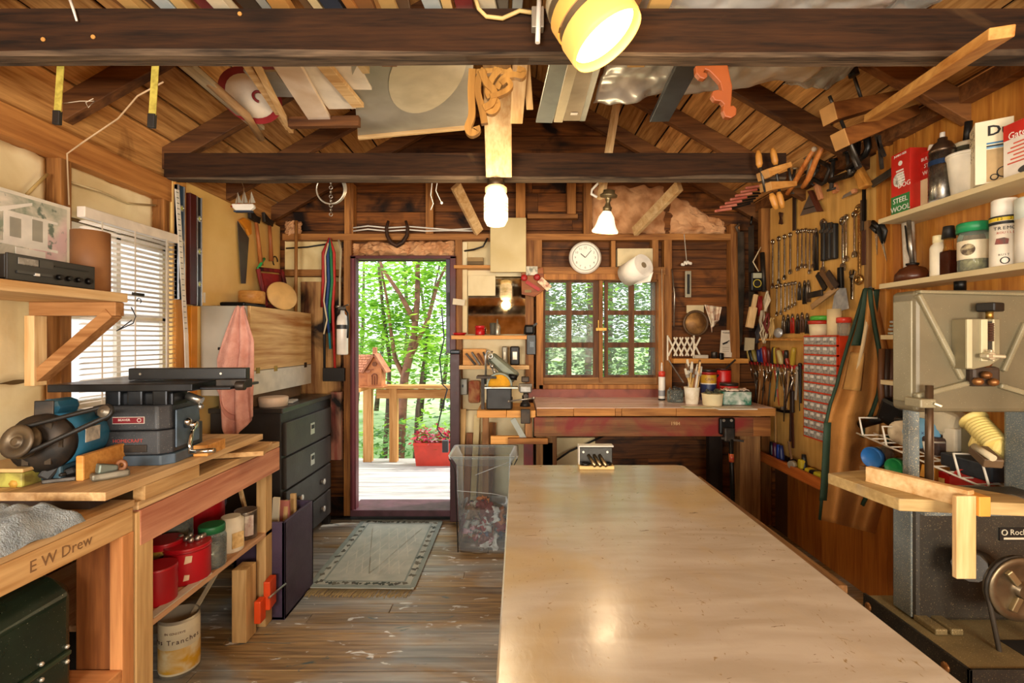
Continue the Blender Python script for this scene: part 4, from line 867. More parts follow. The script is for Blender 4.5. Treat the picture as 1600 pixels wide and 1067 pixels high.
for k in range(44):
    s_ = k / 44 * 4; e = s_ % 1; u, v = ((.1 + .8 * e, .045), (.93, .06 + .88 * e), (.9 - .8 * e, .955), (.065, .94 - .88 * e))[int(s_)]; b = B()
    for q in range(3): flatpoly(b, u + R_(-.025, .025), v + R_(-.012, .012), R_(.012, .02), random.choice((6, 8)), .0115, 0, R_(0, 6))
    b.build('leaf_motif', P(random.choice(('4a5248', '5d5a4e', '6e6a5a')), .95), t, norm=False)
b = B()
for k in range(150):
    u = k / 150; q0 = ruv(u, 1, .004); q1 = q0 + V((R_(-.015, .01) - .012, -R_(.06, .085), -.003 + R_(0, .003))); b.tube([q0, (q0 + q1) / 2 + V((R_(-.006, .006), 0, .002)), q1], .0016, 3)
    if k % 3 == 0: b.ball(q1, .004, 5)
b.build('fringe', P('a58c5c', .95), t, kind='stuff')

# clear plastic bag bin on a black wire frame, full of rubbish
t = T('waste_bin', 'clear plastic bag bin on a thin black frame beside the table', 'bin', (-.2, 3.2, 0)); bc = V((-.205, 3.2, 0)); PLAS = glassy('eef3f5', .02, .06)
def rsq(w, d, z, r=.03, n=3):
    pts = []
    for cx, cy, a0 in ((w - r, d - r, 0), (-w + r, d - r, PI / 2), (-w + r, -d + r, PI), (w - r, -d + r, 1.5 * PI)):
        for k in range(n + 1): a = a0 + PI / 2 * k / n; pts.append(bc + V((cx + r * math.cos(a), cy + r * math.sin(a), z)))
    return pts
def shell(levels):
    rows = [rsq(*l) for l in levels]; n = len(rows[0])
    return B().add([p for r in rows for p in r], [(i * n + k, i * n + (k + 1) % n, (i + 1) * n + (k + 1) % n, (i + 1) * n + k) for i in range(len(rows) - 1) for k in range(n)], 0, True)
shell([(.155, .14, .02), (.165, .15, .3), (.172, .155, .56)]).build('bin_wall', PLAS, t, norm=False)
shell([(.172, .155, .555), (.205, .17, .61), (.222, .175, .62), (.218, .172, .60)]).build('bag_rim', glassy('e4ecee', .10, .08), t, norm=False)
for sx in (-1, 1):
    for sy in (-1, 1): B().tube([bc + V((sx * .16, sy * .148, .01)), bc + V((sx * .178, sy * .16, .53)), bc + V((sx * .214, sy * .172, .605))], .0035, 5).build('frame_wire', BLACK, t)
b = B(); b.tube([bc + V((-.165, -.157, .40)), bc + V((-.05, -.16, .392)), bc + V((.06, -.16, .382)), bc + V((.16, -.157, .36))], .0018, 4); b.tube([bc + V((-.05, -.162, .5)), bc + V((.17, -.16, .585))], .0016, 4); b.build('bag_crease', P('dfe6e8', .2), t)
def bag(u, v):
    a = 2 * PI * u; cs, sn = math.cos(a), math.sin(a); k = 1 / max(abs(cs), abs(sn)) ** .75; r = 1 + .12 * noise.noise((cs * 2.3, sn * 2.3, v * 6)) + .10 * (1 - v); return bc + V((cs * k * r * .155, sn * k * r * .14, .012 + v * .26))
B().sheet(bag, 44, 14).build('bag', glassy('f2f5f6', .07, .1), t, norm=False)
CN = {'e4dfd6': 'white', '2c4a70': 'dark blue', '7a2a24': 'maroon', 'c9722a': 'orange', '24242a': 'black', 'a6282a': 'red', '8a6a4a': 'brown', 'b9b4a8': 'silver-grey', 'd8a0a8': 'pink'}
for k in range(34):
    a, r, z = R_(0, 6.28), .105 * math.sqrt(R_(.1, 1)), .05 + .006 * k
    q = bc + V((math.cos(a) * r * 1.1, math.sin(a) * r, z)); m_ = list(CN)[(k * 5) % 9]; s_ = R_(.045, .075); sd = R_(0, 99)
    b = B().sheet(lambda u, v: q + V((s_ * (u - .5) * 1.6 + .03 * noise.noise((u * 4, v * 4, sd)), s_ * .8 * (v - .5) + .04 * noise.noise((u * 3, v * 3, sd + 9)), s_ * (v - .5) * 1.2 + .04 * noise.noise((u * 3 + sd, v * 3, sd + 20)))), 8, 8)
    b.build('rubbish', P(m_, .5), None, 'crumpled %s wrapper among the rubbish in the clear bin' % CN[m_], 'wrapper', 'rubbish inside the clear bin', solid=.003)

# ---- main workbench along the back wall
BH = .925
t = T('workbench', 'heavy back workbench under the window with a red-stained apron', 'workbench', (.8, 3.3, 0)); W_TOP = wood('c4a090', 'ecdcd0', 'x', 1, .2, .06, .1, bump=.08, dirt='a88470', dk=.6); EDGE = wood('7a4a22', 'c58a48', 'x', 1, .6, .15, .4)
for i in range(3): B().bx(.13, 1.62, 3.03 + i * .196, 3.224 + i * .196, BH - .045, BH).build('top_plank', W_TOP, t, bev=.002)
for a, e in ((.13, .36), (.361, .62), (.621, .66), (.661, 1.0), (1.001, 1.62)): B().bx(a, e - .001, 3.012, 3.029, BH - .05, BH - .002 - R_(0, .004)).build('edge_strip', EDGE, t, bev=.002)
B().bx(.115, 1.49, 3.03, 3.07, .745, .865).build('apron', wood('55341c', '8e6038', 'x', 1, .55, .05, .3, dirt='7c2420', dk=.47), t, bev=.003)
B().bx(1.49, 1.6, 3.03, 3.07, .745, .865).build('apron_end', wood('6b3d1c', '9c6634', 'x', 1, .6, .05, .4), t, bev=.003)
for x in (.13, 1.42): B().bx(x, x + .13, 3.06, 3.15, 0, .875).build('leg', wood('5c3a1e', '8f6a40', 'z', 1, .7, .1, .5), t, bev=.003)
for x in (.13, 1.42): B().bx(x, x + .1, 3.55, 3.61, 0, .875).build('leg', P('24160c', .8), t, bev=.003)  # rear pair coloured near black to stand in for the shade under the bench
B().bx(-.05, .20, 3.01, 3.05, .70, .735).build('brace_rail', EDGE, t, bev=.002)
for a, e in ((.05, .11), (.17, .235)): B().bx(a, e, 3.06, 3.1, 0, .70).build('post', P('6d141a', .5, c2='4a0d12', sc=6), t, bev=.002)
txt('1984', .03, basis((1.0, 3.0285, .825), (1, 0, 0), (0, 0, 1)), P('d8b07c', .6), t)
# grinder stand: small bench left of the main one
t = T('sander_bench', 'small pine bench top carrying the disc sander', 'bench', (-.1, 3.2, 0))
for a, e in ((-.245, -.06), (-.058, .125)): B().bx(a, e, 3.04, 3.42, .86, .905).build('top_plank', W_HONEY, t, bev=.003)
for x, ya in ((-.235, 3.385), (.06, 3.08), (.06, 3.36)): B().bx(x, x + .045, ya, ya + .045, 0, .859).build('leg', wood('7a4c26', 'b98450', 'z', 1, .6, .1), t, bev=.003)
B().bx(-.16, .04, 3.06, 3.09, .69, .74).build('rail', W_HONEY, t, bev=.002); B().bar((-.02, 3.058, .85), (.06, 3.058, .71), .035, .01, up=(0, 1, 0)).build('brace', P('a9b0a8', .5), t)
for k in range(5): B().bar((-.42 + .05 * k, 3.55, .02), (-.40 + .055 * k, 3.62, R_(.65, .88)), R_(.03, .07), .018, up=(0, 1, 0)).build('board', (TANZ, DKZ, CREAM2, TANZ, W_STUD)[k], None, ('tan board', 'dark board', 'cream board', 'wide tan board', 'red-brown board')[k] + ' leaning on the back wall below the sander bench', 'board', bev=.002)
# sander
OL = P('6f7462', .4, .3, c2='575b4c', sc=10)
t = T('disc_sander', 'olive belt and disc sander with a yellow abrasive disc', 'sander', (-.12, 3.15, .906))
q = at(780, 603, 3.08)
B().bx(q.x - .085, q.x + .085, 3.1, 3.25, .906, .97).build('base', IRON, t, bev=.006)
B().lathe([(.083, 0), (.085, .05), (.07, .07)], (q.x, 3.1, q.z - .0), (0, 1, 0), 28).build('disc_guard', OL, t); B().lathe([(.0, -.008), (.07, -.008), (.072, 0)], (q.x, 3.1, q.z), (0, 1, 0), 28).build('abrasive_disc', P('e0a420', .8, c2='c78d14', sc=30, bump=.3, bs=300), t)
B().bx(q.x - .09, q.x + .12, 3.0, 3.098, q.z - .01, q.z).build('disc_table', STEEL, t, bev=.002); B().bx(q.x - .08, q.x + .08, 3.05, 3.098, .91, q.z - .012).build('lower_guard', BLACK, t, bev=.008)
e0, e1 = at(766, 556, 3.24), at(806, 592, 3.24); B().bar(e0, e1, .07, .06, up=(0, 1, 0), w1=.09).build('belt_arm', OL, t, bev=.02); B().ring(e0 + V((.004, -.04, .0)), .014, .006, (0, 1, 0), 14).build('roller_hub', STEEL, t)
b = B(); b.tube([at(770, 550, 3.14), at(762, 548, 3.14), at(759, 556, 3.14), at(759, 600, 3.14)], .007); b.build('guide_rod', STEEL, t)
B().bx(at(745, 590, 3.12).x, at(776, 590, 3.12).x, 3.08, 3.2, at(0, 591, 3.12).z, at(0, 588, 3.12).z + .004).build('belt_table', IRON, t, bev=.002); b = B().bx(at(752, 0, 3.12).x, at(757, 0, 3.12).x, 3.1, 3.14, .906, 1.12); b.build('post', IRON, t)
B().cyl(at(776, 588, 3.2), at(770, 574, 3.2), .012).ball(at(769, 572, 3.2), .016).build('tension_knob', STEEL, t)
B().cyl(at(795, 588, 3.12), at(808, 590, 3.12), .018).build('motor_knob', BLKM, t)
# vise
t = T('bench_vise', 'small grey bench vise with a sliding bar handle', 'vise', at(823, 636, 3.04)); V_ = P('8d8a84', .4, .6, c2='6a6660', sc=14)
q = at(821, 615, 3.02); B().lathe([(.035, 0), (.03, .02), (.02, .03), (.02, .07)], (q.x, q.y + .07, BH), n=16).build('swivel_base', IRON, t)
B().box(q + V((0, .03, .035)), (.085, .06, .05)).build('fixed_jaw', V_, t, bev=.008); B().box(q + V((0, -.02, .03)), (.075, .03, .045)).build('moving_jaw', V_, t, bev=.008); B().box(q + V((.0, .06, .085)), (.05, .05, .035)).build('anvil', IRON, t, bev=.006)
B().cyl(q + V((0, -.1, -.005)), q + V((0, .04, -.005)), .014).build('screw', IRON, t); B().cyl(at(795, 627, 2.93), at(834, 622, 2.9), .005).ball(at(795, 627, 2.93), .008).ball(at(834, 622, 2.9), .009).build('handle', STEEL, t)
B().bx(q.x - .03, q.x + .03, 2.995, 3.01, .83, .92).build('clamp', IRON, t, bev=.004)
# pipe clamp on the apron
t = T('pipe_clamp', 'black pipe clamp hanging from the bench apron', 'clamp', at(1137, 790, 3.0)); q = at(1137, 670, 3.0)
B().bx(q.x - .05, q.x + .05, 3.0, 3.028, .76, .865).build('head_plate', BLKM, t, bev=.012)
for x in (-.025, .022): B().cyl((q.x + x, 2.996, .85), (q.x + x, 3.0, .85), .009).build('bolt', STEEL, t)
B().box((q.x, 2.985, .765), (.07, .04, .09)).build('jaw', IRON, t, bev=.012); B().cyl((q.x + .01, 2.975, .74), (q.x + .015, 2.96, .30), .014).build('pipe', BLKM, t); B().cyl((q.x + .01, 2.973, .65), (q.x + .011, 2.97, .60), .0155).build('collar', P('a8302a', .4, c2='c8a02a', sc=30), t); B().bar((q.x - .05, 2.98, .745), (q.x + .08, 2.96, .73), .012, .012).build('lever', IRON, t)
# power cord under the bench
B().tube([at(865, 722, 3.6), at(890, 705, 3.62), at(915, 694, 3.64), at(945, 680, 3.64)], .008).build('cable', BLACK, None, 'black cable looped on the wall under the back bench', 'cable')

# ---- things standing on the back bench
def bp(px, py): return onz(px, py, BH)
def tub(name, label, px, py, prof, mt, cat, n=22, d=None, extra=(), z=None):
    p = onz(px, py, z or BH); t = T(name, label, cat, p)
    B().lathe(prof, p, n=n).build('body', mt, t)
    for nm, pr, m in extra: B().lathe(pr, p, n=n, cap=nm not in ('label', 'band')).build(nm, m, t)
    return t, p
tub('caulk_tube', 'white caulking tube with a red cap standing beside the window', 1034, 625, [(.021, 0), (.023, .005), (.023, .17), (.021, .175)], P('e9e4da', .4), 'caulk tube', extra=(('cap', [(.024, .165), (.024, .20), (.016, .205)], P('d0402c', .4)), ('nozzle', [(.009, .205), (.005, .265)], P('efe6d8', .5)), ('band', [(.0235, .03), (.0235, .07)], P('8d8f94', .5)), ('base_cap', [(.024, .0), (.024, .012)], BLACK)))
t, p = tub('glass_jar', 'low glass jar of grey hardware behind the brush cup', 1055, 628, [(.05, .0), (.055, .01), (.055, .07), (.05, .085)], GL, 'jar'); b = B()
for k in range(90): a, r, z = R_(0, 6.28), R_(0, .045), R_(.01, .1); b.box(p + V((math.cos(a) * r, math.sin(a) * r, z)), (R_(.006, .02), R_(.006, .012), R_(.006, .014)), (R_(0, 3), R_(0, 3), R_(0, 3)))
b.build('hardware', P('6d6b68', .4, .7, c2='3a3a3c', sc=40), t, kind='stuff')
t, p = tub('brush_cup', 'white plastic cup crowded with paint brushes', 1081, 631, [(.038, 0), (.040, .004), (.05, .105), (.052, .112), (.048, .112), (.046, .10)], P('ece6d6', .5, c2='d6c9ae', sc=22), 'cup')
BR = (P('dcb878', .5), P('c8a05a', .5), P('8a5a30', .5), P('d8cfc0', .5)); HAIR = P('d9d0bc', .9)
def brush(base, tip, k, lab, rr=.005):
    t = T('paint_brush', lab, 'brush', base); d = (tip - base)
    B().tube([base, base + d * .5, base + d * .72], [rr, rr * 1.5, rr * 1.1], 8).build('handle', BR[k % 4], t)
    B().bar(base + d * .72, base + d * .82, .02, .008, up=(0, 1, 0)).build('ferrule', STEEL, t); B().bar(base + d * .82, tip, .02, .007, up=(0, 1, 0), w1=.012).build('bristles', (HAIR, P('7a5634', .9))[k % 2], t)
nm = ('pale', 'tan', 'dark-handled', 'whitish', 'long pale', 'thick tan', 'short dark', 'white-tipped', 'slim')
for k in range(9):
    a = k * .7; b0 = p + V((math.cos(a) * .02, math.sin(a) * .02, .02)); brush(b0, p + V((-.045 + .0125 * k, math.sin(a) * .03, .235 + .06 * ((k * 7) % 5) / 4)), k, nm[k] + ' paint brush in the white cup on the bench', .0045 + .0015 * (k % 2))
B().cyl(bp(1087, 627) + V((0, 0, .02)), at(1094, 566, 3.12), .006).build('dowel', W_PINEZ, None, 'straight round dowel standing in the brush cup', 'dowel')
YEL = P('e0b030', .4)
t, p = tub('coffee_can', 'yellow and blue coffee can on the back of the bench', 1107, 625, [(.051, 0), (.053, .004), (.053, .20), (.051, .205)], P('d0a024', .4), 'can', extra=(('band', [(.0535, .0), (.0535, .115)], P('22305e', .4)), ('label', [(.0537, .115), (.0537, .122)], WHITE), ('top_band', [(.0538, .18), (.0538, .205)], P('a3201c', .4)), ('lid', [(.055, .2), (.055, .216), (.052, .218)], P('241a16', .4))))
dd = V((-.25, -.97, 0)).normalized(); txt('CAFE', .026, basis(p + dd * .0545 + V((0, 0, .15)), (-dd.y, dd.x, 0), (0, 0, 1), dd), P('7a1a14', .4), t)
tub('coffee_can', 'bright red coffee can beside the yellow one', 1130, 623.3, [(.052, 0), (.054, .004), (.054, .2), (.05, .212)], P('cc1a18', .35), 'can', extra=(('lid', [(.053, .208), (.053, .22), (.05, .222)], P('3a1a16', .4)),))
tub('coffee_can', 'shorter red and yellow can in front of the red one', 1139, 628.8, [(.056, 0), (.058, .004), (.058, .12)], P('d9a62a', .4), 'can', extra=(('top_band', [(.0588, .09), (.0588, .12)], P('b5221c', .4)), ('lid', [(.06, .115), (.06, .132), (.058, .134)], P('28211c', .4))))
t, p = tub('plastic_tub', 'cream margarine tub full of dark oddments', 1113, 633, [(.058, 0), (.06, .003), (.066, .07), (.069, .075), (.066, .076)], P('e6d9b0', .5), 'tub'); b = B()
for k in range(26): b.box(p + V((R_(-.045, .045), R_(-.04, .04), R_(.065, .09))), (R_(.01, .04), R_(.01, .02), R_(.008, .02)), (R_(0, 3), R_(0, 3), R_(0, 3)))
b.build('oddments', P('2a2c24', .5, c2='5b5e44', sc=30), t, kind='stuff')
t = T('rag_box', 'green and white box with a pink-white rag on top', 'box', bp(1152, 632)); p = bp(1152, 633)
B().box(p + V((0, .04, .045)), (.18, .1, .085), (0, 0, -.08)).build('carton', P('1f6b52', .45, c2='e0e4dc', sc=17), t, bev=.004)
B().sheet(lambda u, v: p + V(((u - .5) * .15, .04 + (v - .5) * .1, .092 + .028 * abs(noise.noise((u * 4, v * 4, 2))))), 12, 10).build('rag', P('e6cdb8', .9), t, solid=.004)
B().box(bp(1148, 639) + V((0, 0, .004)), (.24, .09, .006), (0, 0, .03)).build('tray', P('e4dccb', .5), None, 'flat white tray under the green rag box', 'tray', bev=.002)
B().box(bp(1105, 637) + V((.0, 0, .002)), (.3, .1, .003), (0, 0, -.1)).build('paper', P('d9cfae', .7, c2='b6b494', sc=18), None, 'stained paper sheet spread on the bench in front of the cans', 'paper')
# small shelf with lattice rack and papers, right of window
q = at(1048, 567, 3.62); e = at(1163, 559, 3.62)
B().bx(q.x, e.x, 3.55, 3.70, q.z, q.z + .035).build('wall_shelf', W_HONEY, None, 'short pine shelf on the dark boards right of the window', 'shelf', bev=.002)
t = T('lattice_rack', 'cream folding accordion rack above the little shelf', 'rack', at(1063, 555, 3.6)); CR = P('efe6cf', .5)
for k in range(5):
    a, c_ = 1044 + k * 9, 1044 + k * 9 + 14
    B().bar(at(a, 527, 3.6), at(c_, 556, 3.6), .012, .006, up=(0, 1, 0)).build('slat', CR, t); B().bar(at(a, 556, 3.594), at(c_, 527, 3.594), .012, .006, up=(0, 1, 0)).build('slat', CR, t)
    B().ball(at(a + 7, 541, 3.588), .006, 8).build('peg', CR, t)
for px in (1043, 1084): B().bar(at(px, 524, 3.597), at(px, 563, 3.597), .01, .008, up=(0, 1, 0)).build('upright', CR, t)
t = T('sieve', 'round wooden sieve with wire mesh hung on the dark boards', 'sieve', at(1087, 525, 3.65)); c_ = at(1087, 505, 3.66)
B().ring(c_, .09, .01, (0, 1, 0), 30, 8).build('hoop', P('5a4026', .5), t); B().lathe([(0, 0), (.088, 0), (.088, .003), (0, .003)], c_, (0, 1, 0), 28).build('mesh', P('7a5530', .5, .3, c2='b88a50', sc=14), t)
B().box(at(1086, 483, 3.68), (.13, .012, .06)).build('card', P('d6c49c', .7), None, 'cream card pinned above the round sieve', 'card', bev=.001)
t = T('cloth_bag', 'patterned cream cloth hanging beside the sieve', 'cloth', at(1115, 520, 3.66)); pat = P('efe2c8', .9, c2='b98a70', sc=26)
B().sheet(lambda u, v: at(1101 + 27 * u - (10 * v * (1 - u) * -1) - 6 * v * u - (8 if v > .75 else 0) * u, 476 + (4 * u) + v * (28 + 14 * (1 - abs(u - .45) * 2)), 3.66 + .02 * math.sin(u * 11)), 20, 16).build('cloth', pat, t, solid=.006)
t = T('notice', 'printed paper sheet with a small tool drawing leaning on the shelf', 'paper', at(1135, 558, 3.66)); a, b2 = at(1125, 516, 3.63), at(1143, 557, 3.63)
B().add([at(1127, 516, 3.66), at(1145, 516, 3.66), at(1143, 558, 3.63), at(1124, 558, 3.63)], [(0, 1, 2, 3)]).build('sheet', P('eee4cf', .6), t, solid=.002)
txt('WARNING', .014, basis(at(1136, 520, 3.648), (1, 0, 0), (0, 0, 1)), P('5a4a3a', .6), t); B().box(at(1133, 536, 3.638), (.04, .002, .012), (0, -.4, 0)).box(at(1138, 533, 3.638), (.02, .002, .006), (0, -.5, 0)).build('drawing', BLACK, t)
for k in range(4): B().box(at(1134, 543 + 3 * k, 3.634), (.05, .001, .003)).build('text_line', P('9a8c78', .6), t)
B().box(at(1094, 557, 3.6), (.1, .06, .025)).build('tray', P('cfc6b2', .5), None, 'flat pale box lying on the little shelf', 'box', bev=.003); B().lathe([(.022, 0), (.022, .045), (.02, .05)], at(1116, 560, 3.6) - V((0, 0, .0)), n=14).build('tin', STEELD, None, 'small grey tin on the little shelf', 'tin')
B().box(at(1127, 561, 3.56) + V((0, 0, .02)), (.03, .03, .05)).build('bottle', BLKM, None, 'tiny black bottle on the little shelf next to the grey tin', 'bottle', bev=.006)
# brush/scraper leaning by shelf, wall brackets
B().bar(at(1118, 590, 3.45), at(1149, 562, 3.45), .01, .01).build('rod', IRON, None, 'slanted iron bar bracing the little shelf', 'bar')
B().bar(at(1045, 563, 3.57), at(1068, 598, 3.57), .008, .008).build('rod', STEEL, None, 'thin steel rod slanting below the accordion rack', 'rod')
t = T('hanging_string', 'bundle of white string and a narrow level hanging from a nail', 'level', at(1073, 468, 3.66)); B().tube([at(1069, 366, 3.62), at(1073, 410, 3.64)], .003, 5).build('string', P('cfc6b4', .8), t)
b = B()
for k in range(7): b.ball(at(1066 + 2.2 * k, 411 + R_(-2, 3), 3.64), .012, 6)
b.build('knot', P('efe8da', .9), t); B().box(at(1075, 444, 3.66), (.045, .015, .2)).build('level_body', P('b0a890', .4, .4), t, bev=.002); B().box(at(1075.5, 444, 3.65), (.018, .01, .15)).build('slot', BLACK, t)
B().tube([at(1050, 420, 3.61), at(1054, 460, 3.6), at(1053, 510, 3.6)], .006, 6).build('rod', STEEL, None, 'long thin metal rod hanging on the stud right of the window', 'rod'); B().tube([at(1034, 420, 3.59), at(1035, 500, 3.59), at(1036, 565, 3.59)], .0035, 5).build('cord', P('d8b890', .6), None, 'light cord running down the window casing', 'cord')
t = T('long_saw_blade', 'long dark two-man saw blade hanging beside the right corner', 'saw', at(1158, 545, 3.58)); B().pris([(0, 0), (.05, 0), (.055, -.35), (.035, -.82), (.02, -.86), (.008, -.5)], basis(at(1152, 362, 3.6), (1, 0, 0), (0, 0, 1)), .003).build('blade', P('3a342c', .4, .7, c2='5c5044', sc=8), t); B().tube([at(1154, 362, 3.58), at(1150, 355, 3.58), at(1155, 350, 3.58)], .012).build('handle', P('4a3a2a', .6), t)
t = T('long_saw_blade', 'second dark saw blade hanging in the corner by the tool wall', 'saw', at(1172, 520, 3.5)); B().pris([(0, 0), (.045, .02), (.05, -.5), (.03, -.75), (.005, -.75)], basis(at(1169, 355, 3.5), (1, .2, 0), (0, 0, 1)), .003).build('blade', P('2e2a26', .45, .6, c2='4a423a', sc=8), t); B().tube([at(1173, 352, 3.5), at(1175, 338, 3.5)], .008).build('handle', BLKM, t)

# ---- left of the door
B().cyl(at(462, 500, 3.55), at(463, 345, 3.56), .012).build('broom_handle', wood('7a4a22', 'b88046', 'z', 1, .5), None, 'brown wooden pole standing in the left back corner', 'pole')
cols = (('b02a24', 505, 'red'), ('1d3f7a', 512, 'blue'), ('157a4a', 517, 'green'), ('c02c22', 522, 'bright red'), ('222222', 509, 'black'), ('23808a', 514, 'teal'))
for k, (c_, px, nm_) in enumerate(cols):
    y_e = (470, 520, 505, 592, 575, 545)[k]; d_ = 3.56 + .012 * k; B().tube([at(515, 372, 3.58), at(px, 395, d_), at(px + 2 * math.sin(k), 440, d_), at(px - 2, 480, d_), at(px + (2 if k % 2 else -2), y_e, d_)], [.008, .012, .012, .011, .009]).build('cord', P(c_, .6, c2=None, sc=30), None, nm_ + ' stretch cord hanging in the bundle left of the door', 'cord')
B().tube([at(513, 380, 3.55), at(508, 400, 3.55), at(509, 440, 3.55), at(506, 470, 3.55), at(511, 500, 3.55), at(506, 522, 3.55)], .006).build('rope', P('d8c8a4', .8), None, 'white rope hanging in front of the stretch cords', 'rope')
B().tube([at(529, 375, 3.59), at(533, 390, 3.58), at(531, 440, 3.58), at(531, 483, 3.58)], .008).build('hose', P('b8a888', .6), None, 'pale hose running down to the fire extinguisher', 'hose')
B().tube([at(447, 388, 3.66), at(480, 386, 3.66), at(512, 381, 3.66)], .006).build('cable', BLACK, None, 'black cable across the cream panel left of the door', 'cable')
t = T('fire_extinguisher', 'white fire extinguisher mounted left of the door frame', 'fire extinguisher', at(535, 555, 3.5)); q = at(535, 554, 3.5)
B().lathe([(.036, 0), (.04, .008), (.04, .24), (.034, .275), (.016, .295), (.014, .32)], q, n=24).build('cylinder', P('f2ece2', .3), t); B().lathe([(.0405, .185), (.0405, .215)], q, n=24, cap=False).build('label', P('2a2a2c', .4), t)
B().box(q + V((.0, -.01, .335)), (.05, .025, .02)).bar(q + V((0, -.01, .345)), q + V((.05, -.02, .36)), .012, .008).build('valve', STEELD, t, bev=.002); B().tube([q + V((.02, -.01, .33)), q + V((.045, -.02, .30)), q + V((.05, -.02, .22)), q + V((.045, -.02, .12))], .007).build('hose', BLACK, t); B().cyl(q + V((-.01, -.02, .35)), q + V((-.04, -.02, .345)), .008).build('gauge', STEEL, t)
B().box(at(522, 585, 3.6), (.16, .03, .1)).build('box', P('17120f', .6), None, 'black box low on the wall left of the door frame', 'box', bev=.003)
B().box(at(526, 665, 3.58), (.075, .04, .5)).build('painted_board', wood('7a1a16', 'b09078', 'z', .6, .7, .05, 0, dirt='14100e', dk=.48), None, 'red and black smeared board standing left of the door', 'board', bev=.002)
# horseshoe, ceiling hung ring and wires
B().tube([at(x, y, 3.59) for x, y in ((607, 345), (604, 356), (605, 368), (611, 379), (620, 384), (629, 379), (636, 368), (637, 356), (634, 345))], [.010, .013, .015, .017, .018, .017, .015, .013, .010], 8).build('horseshoe', P('4a3020', .6, .5, c2='2e1e14', sc=14), None, 'rusty horseshoe nailed above the door', 'horseshoe')
t = T('wire_coil', 'ring of pale wire hanging on a chain below the tie beam', 'wire coil', at(516, 318, 2.62)); 
for k in range(4): B().ring(at(516, 296, 2.6) + V((0, .006 * k, .003 * k)), .076 + .002 * k, .004, (.05, 1, .05), 26, 5).build('loop', P('cfc8b8', .3, .6), t)
t = T('chain', 'short steel chain hanging through the wire ring', 'chain', at(517, 341, 2.58)); 
for k in range(8): B().ring(at(517, 286 + 7 * k, 2.575), .009, .0025, ((1, 0, 0), (0, 1, 0))[k % 2], 10, 4).build('link', STEEL, t)
t = T('bulb_wire', 'loose white wires with a tiny bulb dangling from the beam', 'wire', at(683, 322, 2.6)); B().tube([at(675, 286, 2.58), at(673, 305, 2.58), at(677, 318, 2.58), at(673, 328, 2.58)], .0025, 5).build('wire', WHITE, t); B().tube([at(683, 286, 2.58), at(681, 298, 2.58), at(689, 315, 2.58)], .0025, 5).build('wire', WHITE, t); B().ball(at(690, 317, 2.58), .008, 8).build('bulb', WHITE, t)
for k, yy in enumerate((354, 359)): B().tube([at(552, yy + 2, 3.63), at(575, yy - 1, 3.62), at(605, yy + 2, 3.62), at(640, yy, 3.62), at(665, yy + 2, 3.62), at(705, yy + 5 - 4 * k, 3.62), at(752, yy + 2, 3.62)], .006, 6).build('cable', WHITE, None, ('upper', 'lower')[k] + ' white electric cable strung along the wall plate above the door', 'cable')
B().tube([at(762, 372, 3.6), at(755, 385, 3.6), at(740, 390, 3.6), at(726, 392, 3.66)], .007, 6).build('cable', BLACK, None, 'black cable curving down beside the metal panel', 'cable')

# ---- panel, mirror and shelves between door and window
def flat(name, label, cat, px0, px1, py0, py1, d, th, m, bev=.002, **k):
    p, q = at(px0, py0, d), at(px1, py1, d); return B().bx(p.x, q.x, d, d + th, q.z, p.z).build(name, m, None, label, cat, bev=bev, **k)
t = T('electrical_cover', 'cream sheet metal cover hanging below the jar lamp', 'panel', at(795, 425, 3.56)); p, q = at(766, 340, 3.56), at(822, 425, 3.56)
B().bx(p.x, q.x, 3.56, 3.585, q.z, p.z).build('cover', P('d9c795', .5, c2='cbb67f', sc=4), t, bev=.003); B().bx(p.x + .01, q.x - .01, 3.586, 3.66, q.z + .01, p.z - .01).build('box', P('b39a66', .6), t); B().cyl(at(776, 344, 3.555), at(776, 344, 3.56), .006).build('hole', BLACK, t)
flat('wall_shelf', 'narrow wooden ledge left of the metal cover', 'shelf', 709, 766, 414, 419, 3.58, .11, W_HONEY)
t = T('paint_roller_tray', 'brown folded cardboard on the narrow ledge', 'card', at(742, 414, 3.62)); p, q = at(730, 402, 3.62), at(755, 408, 3.62); B().bx(p.x, q.x, 3.62, 3.66, q.z, p.z).build('flap', P('a88a5a', .7), t); p, q = at(730, 408, 3.625), at(755, 413.5, 3.625); B().bx(p.x, q.x, 3.625, 3.66, q.z, p.z).build('front', P('6d5836', .7), t)
flat('board', 'cream painted board fixed under the narrow ledge', 'board', 731, 774, 430, 462, 3.66, .02, CREAM)
flat('board', 'tall cream batten beside the right door post', 'batten', 721, 730, 378, 520, 3.66, .025, CREAM)
B().box(at(717, 472, 3.58), (.09, .012, .045), (0, .12, 0)).build('name_tag', P('efe2c4', .6), None, 'small cream tag nailed across the right door post', 'tag', bev=.001)
t = T('mirror', 'old foxed mirror reflecting the jar lamp', 'mirror', at(778, 520, 3.66)); mm, nt, pb_, N, L = newmat('old_mirror'); vec, _ = coords(nt, N, L, (1, 1, 1), False)
L(ramp(N, L, nz(N, L, vec, 14, 6), hx('b09c74'), hx('d8cdb4'), .3, .6), pb_.inputs['Base Color']); pb_.inputs['Metallic'].default_value = 1; mr = N('MapRange'); mr.inputs[3].default_value = .0; mr.inputs[4].default_value = .10; L(nz(N, L, vec, 20, 5), mr.inputs[0]); L(mr.outputs[0], pb_.inputs['Roughness'])
p, q = at(732, 432, 3.69), at(821, 522, 3.66); B().add([(p.x, 3.688, p.z), (q.x, 3.688, p.z), (q.x, 3.658, q.z), (p.x, 3.658, q.z)], [(0, 3, 2, 1)]).build('glass', mm, t, norm=False); B().bx(p.x, q.x, 3.6885, 3.694, q.z, p.z).build('backing', P('4a3a28', .8), t)
